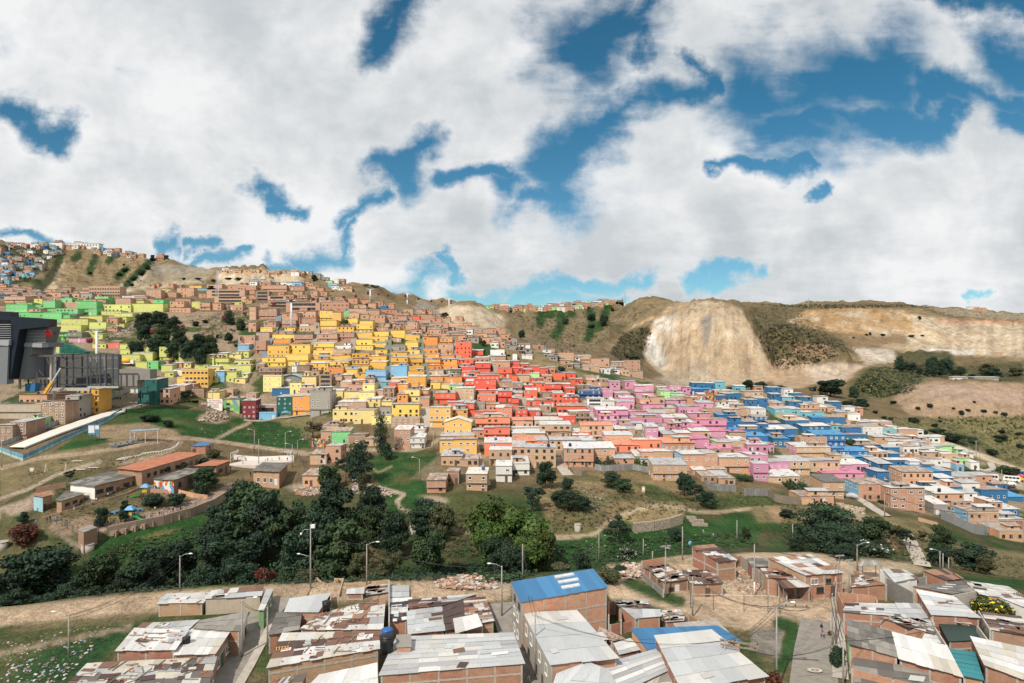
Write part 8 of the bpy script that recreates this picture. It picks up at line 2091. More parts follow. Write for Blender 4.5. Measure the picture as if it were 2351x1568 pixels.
# ------------------------------------------------------------------ vehicles
def car(k,x,y,rz,col,label,kind='car',L=4.2,dmin=120):
 p = at(*reg(k,x,y),dmin); mt = m_flat('car_' + '_'.join(str(int(c * 99)) for c in col),col,0.3,0,0.02,1,0.5); W = 1.7; van = kind != 'car'; H = 1.45 if not van else (2.4 if kind == 'van' else 3.0)
 r = empty('parked_' + kind,p + Vector((0,0,0.15)),rz,label,kind); b = MB()
 prof = [(-L/2,.35),(L/2,.35),(L/2,.8),(L/2 * .55,.92),(L/2 * .25,H),(-L/2 * .6,H),(-L/2 * .92,.95),(-L/2,.9)] if not van else [(-L/2,.35),(L/2,.35),(L/2,1.1),(L/2 * .86,H * .96),(L/2 * .8,H),(-L/2 * .97,H),(-L/2,H * .9)]
 n = len(prof); ins = [0 if z < 1.0 else 0.14 for _,z in prof]
 A = [(x_,-W/2 + i_,z_) for (x_,z_),i_ in zip(prof,ins)]; Bq = [(x_,W/2 - i_,z_) for (x_,z_),i_ in zip(prof,ins)]
 b.face(A); b.face(Bq[::-1])
 for i in range(n): b.face([A[(i + 1) % n],A[i],Bq[i],Bq[(i + 1) % n]])
 b.build('body',[mt],r); g = MB()
 if not van:
  for s in (-1,1): g.face([(L*.25,s*(W/2-.05),.95),(L*.12,s*(W/2-.13),H-.1),(-L*.28,s*(W/2-.13),H-.1),(-L*.40,s*(W/2-.05),.97)][::s])
  g.face([(L*.285,-W/2+.15,.94),(L*.285,W/2-.15,.94),(L*.14,W/2-.2,H-.04),(L*.14,-W/2+.2,H-.04)])
 else:
  nw = 4 if kind == 'van' else 7
  for s in (-1,1):
   for i in range(nw): x0 = -L*.45 + L*.86*i/nw; g.face([(x0,s*(W/2-.02),H*.55),(x0+L*.86/nw*.85,s*(W/2-.02),H*.55),(x0+L*.86/nw*.85,s*(W/2-.10),H*.85),(x0,s*(W/2-.10),H*.85)][::s])
  g.face([(L/2-.03,-W/2+.12,1.15),(L/2-.03,W/2-.12,1.15),(L/2*.87,W/2-.2,H*.93),(L/2*.87,-W/2+.2,H*.93)])
 g.v = [(v[0] + (.02 if abs(v[0]) > L * .2 and False else 0),v[1] * 1.02,v[2]) for v in g.v]; g.build('window',[CABK],r)
 for sx in (-1,1):
  for sy in (-1,1): w = MB(); w.tube([(sx * L * .31,sy * (W/2 - .12),.32),(sx * L * .31,sy * (W/2 + .03),.32)],.32,12); w.build('wheel',[INSUL],r)
 for s in (-1,1): w = MB(); w.box(L/2 - .02,L/2 + .03,s * .55 - .16,s * .55 + .16,.62,.76); w.build('headlight',[LAMPM],r)
 return r
car(6,2020,545,1.35,(0.55,0.38,0.04),'yellow taxi driving up the dirt lane beside the salmon houses'); car(6,1556,270,1.4,(0.55,0.56,0.57),'pale car parked on the street beside the blue house corner'); car(7,765,195,1.5,(0.45,0.40,0.38),'small car on the pink street between brick and pink houses')
car(8,2235,750,2.6,(0.62,0.62,0.62),'white minibus parked on the sandy lot','van',6.2); car(8,2225,785,2.6,(0.60,0.60,0.61),'silver car parked beside the white minibus'); car(8,2305,745,2.5,(0.58,0.32,0.03),'yellow car parked on the sandy lot'); car(8,2310,718,2.5,(0.5,0.06,0.03),'red car with white roof load on the sandy lot'); car(8,2250,850,2.6,(0.02,0.02,0.025),'black car parked behind the blue house','car'); car(8,2215,815,2.6,(0.03,0.03,0.035),'dark car parked at the lot entrance','car'); car(8,2000,745,2.75,(0.60,0.58,0.55),'white bus with a red roof stripe parked under the bank','bus',9.0); car(8,1650,1085,2.5,(0.02,0.02,0.022),'black pickup parked on the steep grey street','car',4.6); car(8,2345,705,2.5,(0.03,0.16,0.40),'blue vehicle at the edge of the sandy lot','van',5.0)
def covered_car(k,x,y,rz,mt,label):
 p = at(*reg(k,x,y),120); b = MB(); b.tube([(-2.1,0,.45),(-1.9,0,.55),(-1.0,0,.75),(-.4,0,.95),(.6,0,.95),(1.2,0,.7),(1.9,0,.6),(2.1,0,.45)],[.25,.62,.78,.92,.92,.8,.66,.25],12); b.v = [(v[0],v[1] * 1.0,max(-.1,v[2])) for v in b.v]
 tag(b.build('covered_car',[mt],loc=p + Vector((0,0,.15)),smooth=True),label,'covered car').rotation_euler.z = rz
covered_car(6,272,362,0,m_flat('cover_blue',(0.10,0.28,0.40),0.7),'car under a light blue cover before the dark green house'); covered_car(8,770,905,2.55,m_flat('cover_silver',(0.36,0.37,0.39),0.6),'car under a silver cover on the lane by the light blue house')
# ------------------------------------------------------------------ signs and painted walls
def textobj(parent,txt,size,x,y,z,mt,rx=90,rz=0):
 cu = bpy.data.curves.new('lettering','FONT'); cu.body = txt; cu.size = size; cu.align_x = 'CENTER'; cu.extrude = 0.01; cu.materials.append(mt); o = bpy.data.objects.new('lettering',cu); C.objects.link(o); o.parent = parent; o.location = (x,y,z); o.rotation_euler = (R(rx),0,R(rz)); bpy.context.view_layer.update(); me = bpy.data.meshes.new_from_object(o.evaluated_get(bpy.context.evaluated_depsgraph_get())); me.name = 'lettering'; n = link('lettering',me,parent,(x,y,z),(R(rx),0,R(rz))); me.materials.clear(); me.materials.append(mt); bpy.data.objects.remove(o); return n
d = find(*reg(5,1980,308)); p = at(*reg(5,1980,308)); r = empty('sale_sign_wall',p + Vector((0,-1.0,0)),0,'white wall painted with a sale notice in red and black letters','sign'); ww = 140 / 4 / F * d; hh = 90 / 4 / F * d
b = MB(); b.box(-ww/2,ww/2,0,.25,-1,hh); b.build('wall',[PAINTS['w']],r); k_ = hh
textobj(r,'SE VENDEN',k_ * .235,0,-.03,k_ * .76,m_flat('sign_red',(0.42,0.05,0.05))); textobj(r,'CASAS Y LOTES',k_ * .205,0,-.03,k_ * .55,m_flat('sign_black',(0.03,0.03,0.035))); textobj(r,'3107550118',k_ * .16,0,-.03,k_ * .38,m_flat('sign_red',(0.42,0.05,0.05))); textobj(r,'3114481675',k_ * .16,0,-.03,k_ * .22,m_flat('sign_black',(0.03,0.03,0.035)))
b = MB(); b.box(-ww * .36,ww * .3,-.03,-.005,k_ * .08,k_ * .17); b.build('yellow_band',[m_flat('sign_yellow',(0.60,0.36,0.05))],r)
simple_wall(5,[(1825,290),(1905,300)],3.2,BRICKD,'brick wall with white graffiti beside the sale notice','graffiti_wall',dmin=250)
g_ = at(*reg(5,1865,296),250); gt = empty('graffiti',g_ + Vector((0,-.35,0)),0,'white graffiti letters sprayed on the brick wall','graffiti'); textobj(gt,'XAVI',1.7,0,-.05,1.2,FRW)
r_ = house(*reg(5,2055,0)[:1],reg(5,2200,0)[0],reg(5,0,222)[1],reg(5,0,330)[1],'3',roof='Z',rz=0,win='n',rec=False,name='painted_house',simple=True); tag(r_['o'],'little house painted with a landscape in green, blue and orange','house','houses of the hillside')
for (xx,z) in ((-1.8,3.0),(-1.8,.8)): window(r_['o'],xx,0,z,1.8,1.0,'d',False)
# arched shed with sign
x0,yb_ = reg(6,240,95); x1,yt = reg(6,415,-5); d = find((x0 + x1) / 2,yb_); p = P3((x0 + x1) / 2,yb_,d); r = empty('arched_shed',p,0,'grey shed with a curved turquoise roof and a white shop sign','shed'); ww = (x1 - x0) / F * d; hh = (yb_ - yt) / F * d; b = MB(); nb = 12; arc = lambda t: hh * (.70 + .30 * math.sin(math.pi * t))
top = [(-ww/2 + ww * i / nb,arc(i / nb)) for i in range(nb + 1)]; b.face([(-ww/2,0,-6),(ww/2,0,-6)] + [(x_,0,z_) for x_,z_ in top[::-1]]); b.wall((ww/2,0),(ww/2,9),-6,hh * .7); b.wall((-ww/2,9),(-ww/2,0),-6,hh * .7); b.build('wall',[m_paint('grey_block',(0.20,0.20,0.19))],r); b = MB()
for (xa,za),(xb,zb_) in zip(top[:-1],top[1:]): b.face([(xa * 1.08,-.8,za + .1),(xb * 1.08,-.8,zb_ + .1),(xb * 1.08,9,zb_ + .1),(xa * 1.08,9,za + .1)]); b.face([(xa * 1.08,-.8,za - .05),(xb * 1.08,-.8,zb_ - .05),(xb * 1.08,-.8,zb_ + .1),(xa * 1.08,-.8,za + .1)])
b.build('roof', [m_roof('roof_pale_turquoise', (0.30, 0.47, 0.46), (0.26, 0.42, 0.42), 0.0)], r); b = MB(); b.box(-ww * .44, -ww * .06, -.18, 0, hh * .38, hh * .54); b.build('sign_board', [LAMPM], r); textobj(r, 'BION', hh * .12, -ww * .19, -.2, hh * .41, m_flat('sign_black', (0.03, 0.03, 0.035))); b = MB(); b.ball((-ww * .36, -.2, hh * .46), hh * .05, 6, 0, (1, .2, .8)); b.build('emblem', [m_flat('sign_grey', (0.35, 0.36, 0.37))], r)
simple_wall(6,[(515,660),(630,668)],3.6,PAINTS['4'],'low wall with a colourful painted mural below the shacks','mural_wall',dmin=200); simple_wall(3,[(1640,1182),(1770,1184)],4.0,PAINTS['1'],'pale wall with a bright flower mural under the navy houses','mural_wall',dmin=250); simple_wall(3,[(1770,1184),(1870,1184)],7.0,PAINTS['4'],'taller wall with a warm coloured mural under the navy houses','mural_wall',dmin=250); simple_wall(3,[(1880,1188),(2120,1200)],3.0,PAINTS['4'],'long dark mural wall beside the school like white roofs','mural_wall',dmin=250)
# ------------------------------------------------------------------ fences and walls on the right bank,gabion,steps
TIN = m_roof('tin_fence',(0.27,0.275,0.27),(0.16,0.155,0.15),0.5); GAB = m_flat('gabion_stone',(0.26,0.22,0.17),0.95,0,0.55,2.2)
simple_wall(7,[(760,640),(830,655),(1110,640),(1260,670),(1340,690)],2.2,TIN,'patched grey tin fence along the top of the dry slope','tin_fence','fence',.06); simple_wall(7,[(1110,590),(1000,540),(950,560)],1.8,WOOD,'wooden plank fence around the maize plot','plank_fence','fence',.08); simple_wall(7,[(1770,790),(1830,830),(2060,845)],2.4,TIN,'ragged tin and tarpaulin fence below the heaped shack','tin_fence','fence',.06); simple_wall(7,[(2130,880),(2250,880),(2360,885)],2.6,TIN,'long grey tin fence at the corner of the pink house plot','tin_fence','fence',.06); simple_wall(8,[(0,890),(60,930),(150,955),(300,960)],2.6,WOOD,'rough fence of upright boards and rusty sheets','plank_fence','fence',.08); simple_wall(8,[(215,870),(310,960),(600,960)],1.6,BRICKT,'low brick wall around the maize terrace','low_wall')
simple_wall(8,[(1590,1090),(1700,1140),(1900,1230),(2010,1245)],3.0,m_paint('slab_grey',(0.22,0.225,0.23),0,0,0.3),'dark grey panel wall stepping down the right slope','panel_wall'); simple_wall(8,[(2030,1240),(2120,1250)],2.6,BRICK,'orange brick wall at the end of the grey panel wall','brick_wall'); simple_wall(8,[(1380,1110),(1560,1160)],1.2,BRICKT,'broken low wall around the bare plot on the right','low_wall')
simple_wall(7,[(1108,1215),(1300,1195),(1450,1165),(1560,1130)],4.0,GAB,'long curved gabion wall of caged stones','gabion_wall','wall',1.0,-1.4)
for i, (x0_, x1_, y_) in enumerate([(1600,1690,1085),(1625,1760,1115),(1650,1795,1150)]): simple_wall(7, [(x0_, y_), (x1_, y_ + 6)], 1.5, GAB, f'{["upper", "middle", "lowest"][i]} stone step of the gabion terraces', 'gabion_step', 'wall', 1.0, -.8)
simple_wall(7,[(560,690),(640,700),(690,690)],1.8,WOOD,'crooked stick fence at the top of the littered gully','plank_fence','fence',.08)
fence([(1640,900),(1848,905),(2130,915),(2351,918),(2460,930)],3.2,LAMPM,'tall white wire fence with thin posts beside the pitch',k=11,solid=False,zg=ZP,name='wire_fence',rail=(0.98,),step=7)
for x,y,lab in [(1912,430,'dark stake with an orange tip, by the green wall'),(1985,490,'dark stake with an orange tip, second into the yard'),(2055,545,'dark stake with an orange tip, mid yard'),(2112,590,'dark stake with an orange tip, before the white based pole'),(2290,650,'dark stake with an orange tip, farthest right'),(2175,475,'dark stake with an orange tip, by the long grey wall'),(2255,525,'dark stake with an orange tip, beside the pale wall panel'),(2322,570,'dark stake with an orange tip, by the porch')]:
 px,py = reg(11,x,y + 68); d = ZP / ((CY - py) / F); b = MB(); b.beam((0,0,-.4),(0,0,1.9),.14); b.beam((0,0,1.9),(0,0,2.15),.15,m=1); tag(b.build('fence_stake',[WOOD,m_flat('tip_orange',(0.55,0.22,0.03))],loc=((px - CX) / F * d,d,ZP)),lab,'stake','stakes of the sandy yard')
# ------------------------------------------------------------------ rubble,litter and far shanties as masses
def scatter(name,k,pts,n,size,cols,label,dmin=60,seed=1,hgt=0.0):
 rd = random.Random(seed); pp = [reg(k,x,y) for x,y in pts] if k else pts; xs = [p[0] for p in pp]; ys = [p[1] for p in pp]; b = MB(); m_ = 0
 def inside(x,y):
  c = False; j = len(pp) - 1
  for i in range(len(pp)):
   if (pp[i][1] > y) != (pp[j][1] > y) and x < (pp[j][0] - pp[i][0]) * (y - pp[i][1]) / (pp[j][1] - pp[i][1]) + pp[i][0]: c = not c
   j = i
  return c
 while m_ < n:
  x,y = rd.uniform(min(xs),max(xs)),rd.uniform(min(ys),max(ys))
  if not inside(x,y): continue
  m_ += 1; p = at(x,y,dmin); s = size * rd.uniform(.4,1.6); a = rd.uniform(0,6.28); c = rd.choice(cols); f = rd.uniform(.7,1.15); t = rd.uniform(-.4,.4)
  mound_ = hgt * max(0,1 - ((x - sum(xs) / len(xs)) / (max(xs) - min(xs)) * 2) ** 2) * rd.uniform(0,1)
  b.obox(p + Vector((0,0,s * .15 + mound_)),(s * .5 * math.cos(a),s * .5 * math.sin(a),t * s * .3),(-s * .35 * math.sin(a),s * .35 * math.cos(a),0),(0,0,s * rd.uniform(.03,.25)),col=(*[q * f for q in c],0))
 def fn(t,bs): return t.n('ShaderNodeAttribute',_attribute_name='tone').outputs['Color']
 tag(b.build(name, [material('debris', fn, .9)], color=True), label, None, None, 'stuff')
LT = [(0.50,0.49,0.47),(0.44,0.42,0.39),(0.42,0.42,0.42),(0.30,0.30,0.31),(0.24,0.20,0.16),(0.30,0.15,0.10),(0.18,0.25,0.31),(0.36,0.30,0.21),(0.05,0.05,0.06),(0.13,0.12,0.10)]; RB = [(0.36,0.20,0.13),(0.45,0.33,0.25),(0.40,0.36,0.31),(0.30,0.15,0.10),(0.5,0.47,0.43)]
scatter('litter',9,[(0,1420),(300,1330),(600,1230),(820,1130),(930,1180),(760,1350),(620,1540),(200,1640),(0,1640)],190,.34,LT,'dense litter strewn over the green bank beside the patched roofs',70,3); scatter('litter',9,[(0,1180),(600,1080),(1100,960),(1250,1000),(800,1140),(0,1400)],90,.26,LT,'scattered litter over the dry grass beside the dirt road',70,4)
scatter('rubble',10,[(1640,640),(1900,590),(2200,620),(2210,700),(1900,720),(1660,690)],500,.6,RB,'heap of brick rubble at the edge of the dirt road',80,5,.6); scatter('rubble',11,[(930,560),(1010,500),(1180,490),(1190,600),(1060,620)],420,.6,RB,'heap of pinkish rubble beside the rusty shacks',80,6,1.0); scatter('rubble',6,[(340,1060),(560,1020),(580,1100),(400,1120)],300,.6,RB,'spread of pale rubble below the rusty roofed brick house',170,7,.4); scatter('rubble',6,[(860,920),(1000,990),(1240,1060),(1250,1120),(900,1090)],320,.8,LT + RB,'dump of rubble and boards on the grassy slope',170,8,.4); scatter('litter',6,[(0,430),(480,520),(480,640),(200,660),(0,600)],70,.3,LT,'white scraps scattered over the green slope',200,9)
scatter('rubble',5,[(1810,420),(1900,345),(2080,340),(2110,400),(1900,440)],260,.8,RB + [(0.5,0.42,0.33)],'earth and rubble mound below the sale notice',240,10,.8); scatter('litter',5,[(1480,500),(2300,450),(2300,600),(1500,560)],70,.3,LT,'white scraps on the grass below the mound',220,11); scatter('litter',7,[(700,760),(860,800),(800,1050),(560,760)],90,.4,LT,'litter spilling down the dry gully',170,12); scatter('litter',7,[(300,1300),(900,1220),(1800,1180),(1900,1280),(900,1450),(300,1450)],90,.32,LT,'scraps of litter on the green stream bank',140,13); scatter('rubble',8,[(620,940),(900,1000),(880,1060),(700,1010)],220,.6,[(0.42,0.34,0.26),(0.36,0.28,0.2)],'pale rubble on the plot beside the covered car',180,14); scatter('litter',8,[(1080,380),(1500,420),(1700,560),(1300,600)],420,1.4,[(0.5,0.48,0.44),(0.42,0.3,0.2),(0.3,0.24,0.2),(0.4,0.17,0.09)],'jumble of sheets and boards among the pale shacks on the hill edge',250,15)
scatter('rubble',11,[(1950,480),(2330,620),(2330,780),(1960,700)],300,.35,RB,'small stones over the sandy yard',80,16); scatter('litter',1,[(1050,950),(1240,920),(1220,990),(900,1080)],120,1.0,LT,'litter on the bank above the lime houses',300,17)
FAR_N = [0]
def shanties(pts,n,cols,label,w=(4,8),h=(2.2,5),dmin=480,seed=1,k=None):
 """far rows of small houses, too many and too small to tell apart: one mass"""
 rd = random.Random(seed); xs = [p[0] for p in pts]; ys = [p[1] for p in pts]; b = MB(); mats = [PAINTS[c] for c in 'bbnckwatmu'] + [ROOFS['Z'],ROOFS['W'],VOID]; i = 0; spots = []; g = 0
 while i < n and g < n * 40:
  g += 1; x,y = rd.uniform(min(xs),max(xs)),rd.uniform(min(ys),max(ys)); c = False; j = len(pts) - 1
  for q in range(len(pts)):
   if (pts[q][1] > y) != (pts[j][1] > y) and x < (pts[j][0] - pts[q][0]) * (y - pts[q][1]) / (pts[j][1] - pts[q][1]) + pts[q][0]: c = not c
   j = q
  if not c: continue
  i += 1; p = at(x,y,dmin); W_2 = rd.uniform(*w) / 2; H = rd.uniform(*h); D = rd.uniform(4,7); m_ = rd.choice(cols); z = p.z
  b.box(p.x - W_2,p.x + W_2,p.y,p.y + D,z - 4,z + H,m=m_); b.box(p.x - W_2 - .3,p.x + W_2 + .3,p.y - .4,p.y + D,z + H,z + H + .15,m=rd.choice([10,11]))
  for q in range(rd.randint(1,3)): xx = p.x + rd.uniform(-.7,.7) * W_2; b.box(xx - .5,xx + .5,p.y - .05,p.y + .1,z + H * .35,z + H * .35 + .9,m=12)
 tag(b.build('distant_houses', mats), label, None, None, 'stuff')
shanties([(-150,600),(-150,562),(60,556),(150,575),(120,600),(70,640),(-20,660),(-150,680)],260,[0,1,2,3,4,4,4,5,6,7,9],'crowded far shanties on the top left slope',seed=2); shanties([(20,558),(160,553),(215,566),(215,575),(130,572),(20,566)],40,[0,1,3,5,5],'far brick and white houses along the left ridge',(6,14),(3,6),seed=3); shanties([(210,572),(370,584),(372,598),(300,592),(210,584)],70,[0,0,5,5,6,3,4],'far houses and tin roofs below the ridge',seed=4)
shanties([(-20,660),(0,655),(110,672),(230,676),(330,690),(330,700),(120,690),(-20,700)],60,[0,0,2,3,4],'brick houses massed above the green block',(5,9),(2.5,5),430,5); shanties([(505,621),(700,628),(785,642),(785,648),(700,636),(505,628)],60,[0,1,4,5,3],'low houses along the middle ridge',(4,9),(2,4),seed=6); shanties([(560,648),(800,660),(800,668),(560,656)],34,[0,0,3,5,6],'row of houses under the middle ridge',(5,9),(2.5,4.5),480,7)
shanties([(1110,706),(1250,704),(1400,694),(1430,690),(1430,697),(1300,714),(1180,716)],120,[0,0,0,3,4,5,5,8],'long far row of houses on the ridge left of the dome',(5,12),(3,6),700,8); shanties([(990,752),(1170,770),(1180,800),(1120,800),(1000,775)],40,[0,0,2,3,5,4],'mixed brick houses below the pale knoll',(4,8),(2.4,4.6),380,9); shanties([(900,735),(1000,750),(1000,765),(900,752)],26,[0,0,2,3],'far brick houses below the tall pylons',(4,8),(2.4,4.6),400,10)
shanties([(1150,775),(1330,820),(1420,850),(1420,860),(1300,845),(1150,800)],26,[5,4,3,0,2],'scattered shacks on the slope above the red houses',(3,6),(2,3.2),380,11); shanties([(2020,985),(2150,1010),(2230,1050),(2190,1070),(2080,1030)],40,[3,5,4,5,8],'pale shacks along the edge of the right hillside',(3,6),(2,3.4),250,12); shanties([(2215,708),(2290,712),(2290,716),(2215,712)],10,[5,3,0],'far pale works on the skyline',(8,16),(4,7),1300,13)
b = MB(); p = at(2265,873,450); b.box(-8,8,0,5,-2,1.6,m=0); b.box(-8.6,8.6,-.5,5.5,1.6,1.8,m=1); tag(b.build('long_barn',[PAINTS['k'],ROOFS['W']],loc=p),'long low barn with a pale roof on the far terrace','barn'); b = MB(); p = at(2205,872,450); b.box(-5,5,0,4,-2,1.5,m=0); b.box(-5.4,5.4,-.5,4.5,1.5,1.7,m=1); tag(b.build('barn',[PAINTS['w'],ROOFS['W']],loc=p),'small white barn beside the long low barn','barn')
b = MB(); p = at(367,592,700); b.box(-5,5,0,8,-3,13,m=0); b.box(-3,3,1,6,13,16,m=0)
for zz in (2,5.5,9):
 for xx in (-3,0,3): b.box(xx - .8,xx + .8,-.06,.1,zz,zz + 1.6,m=1)
tag(b.build('brick_tower_house',[BRICK,VOID],loc=p),'solitary brick tower house at the end of the left ridge','house'); b = MB(); p = at(185,566,700); b.box(-24,24,0,10,-3,4,m=0); b.box(-25,25,-.5,10.5,4,4.4,m=1)
for i in range(12): b.box(-22 + i * 3.8,-20 + i * 3.8,-.06,.1,1.2,2.6,m=2)
tag(b.build('white_school',[PAINTS['w'],ROOFS['W'],VOID],loc=p),'long white building with a row of windows on the left ridge','school')
# maize plots and undergrowth
def leafmass(name,pts,n,size,leaf,label,seed,hgt=1.2,dmin=120):
 rd = random.Random(seed); xs = [p[0] for p in pts]; ys = [p[1] for p in pts]; b = MB(); i = 0
 while i < n:
  x,y = rd.uniform(min(xs),max(xs)),rd.uniform(min(ys),max(ys)); c = False; j = len(pts) - 1
  for q in range(len(pts)):
   if (pts[q][1] > y) != (pts[j][1] > y) and x < (pts[j][0] - pts[q][0]) * (y - pts[q][1]) / (pts[j][1] - pts[q][1]) + pts[q][0]: c = not c
   j = q
  if not c: continue
  i += 1; p = at(x,y,dmin); hh_ = hgt * rd.uniform(.4,1.2); tn = rd.random(); s_ = size * rd.uniform(.6,1.3)
  for q in range(4): a = rd.uniform(0,6.28); e = Vector((math.cos(a),math.sin(a),rd.uniform(-.3,.6))) * s_; u = Vector((-math.sin(a),math.cos(a),.2)) * s_ * .35; c0 = p + Vector((0,0,hh_ * rd.uniform(.1,1))); b.face([c0,c0 + e * .5 + u,c0 + e,c0 + e * .5 - u],col=(tn,rd.random(),0,1))
 tag(b.build(name, [LEAF[leaf]], color=True), label, None, None, 'stuff')
leafmass('undergrowth',[reg(7,x,y) for x,y in ((760,570),(960,570),(980,620),(780,640))],160,.8,'mid','young maize in the plot beside the brick corner house',1,2.0); leafmass('undergrowth',[reg(7,x,y) for x,y in ((1110,570),(1230,560),(1280,640),(1120,640))],200,.8,'bright','maize growing behind the tin fence',2,2.0); leafmass('undergrowth',[reg(8,x,y) for x,y in ((100,760),(300,770),(440,860),(250,870))],260,.8,'mid','maize terrace below the tan brick houses',3,2.2); leafmass('undergrowth',[reg(7,x,y) for x,y in ((2060,710),(2200,710),(2210,760),(2080,750))],140,.7,'mid','maize in the plot beside the pink house',4,1.8)
for q,(pts,n_,sz,lf,lab) in enumerate([([(1715,708),(1800,702),(1840,722),(1900,760),(1955,800),(1900,828),(1820,843),(1770,838),(1740,775)],1000,1.6,'olive','olive scrub on the hill right of the pale dome'),([(1950,890),(1995,848),(2080,838),(2125,860),(2095,900),(2020,915)],900,1.2,'dark','scrub over the green hillock'),([(2070,835),(2180,838),(2200,845),(2190,862),(2075,848)],350,1.2,'dark','scrub on the far terrace'),([(1740,699),(2090,700),(2150,708),(2100,706),(1850,709)],500,2.2,'olive','scrub along the dark skyline hills'),([(1400,810),(1432,766),(1475,752),(1498,757),(1478,828),(1430,833)],500,1.5,'olive','dark scrub beside the white scar of the dome'),([(2020,960),(2351,955),(2351,1070),(2150,1010)],700,.9,'olive','bushes dotted over the right slope'),([(1170,715),(1400,700),(1450,718),(1400,770),(1330,825),(1250,798)],700,1.3,'olive','bushes on the gullied hillside'),([(10,565),(150,572),(120,605),(60,650),(0,655)],500,1.6,'dark','dark growth among the far shanties'),([(110,660),(160,585),(360,600),(330,650)],350,1.0,'olive','bushes on the bare left hill'),([(430,735),(560,700),(590,730),(490,800)],400,.9,'olive','bushes on the dry bank below the brick rows')]):
 leafmass('undergrowth',pts,n_,sz,lf,lab,50 + q,sz * .9,400 if q != 5 else 300)
for q, (pts, n_, lf, lab) in enumerate([([(0,1330),(250,1335),(500,1320),(760,1310),(1000,1300),(1230,1290),(1230,1325),(900,1335),(500,1345),(0,1390)], 2600, 'dark', 'dark undergrowth along the lip of the ravine'), ([(240,1260),(560,1180),(900,1160),(1080,1180),(1100,1280),(700,1300),(250,1320)], 2600, 'olive', 'olive undergrowth between the ravine trees'), ([(1240,1260),(1400,1240),(1700,1225),(1740,1250),(1500,1285),(1330,1310),(1240,1310)], 900, 'mid', 'rank grass along the stream'), ([(1260,1110),(1400,1130),(1700,1130),(1950,1190),(1700,1160),(1400,1200),(1270,1230)], 700, 'olive', 'tufts of dry scrub on the slope across the stream'), ([(1790,1190),(2050,1210),(2350,1290),(2350,1330),(2050,1290),(1800,1260)], 1300, 'olive', 'scrub along the right bank'), ([(560,960),(720,980),(720,1020),(560,1010)], 300, 'mid', 'weeds on the slope below the street houses'), ([(60,1060),(420,1030),(520,1130),(200,1230),(80,1190)], 500, 'olive', 'weeds over the school grounds'), ([(1100,1330),(1200,1322),(1210,1336),(1100,1342)], 160, 'mid', 'weeds by the dirt road beside the blue roof')]): leafmass('undergrowth', pts, n_, .55, lf, lab, 20 + q, .8)
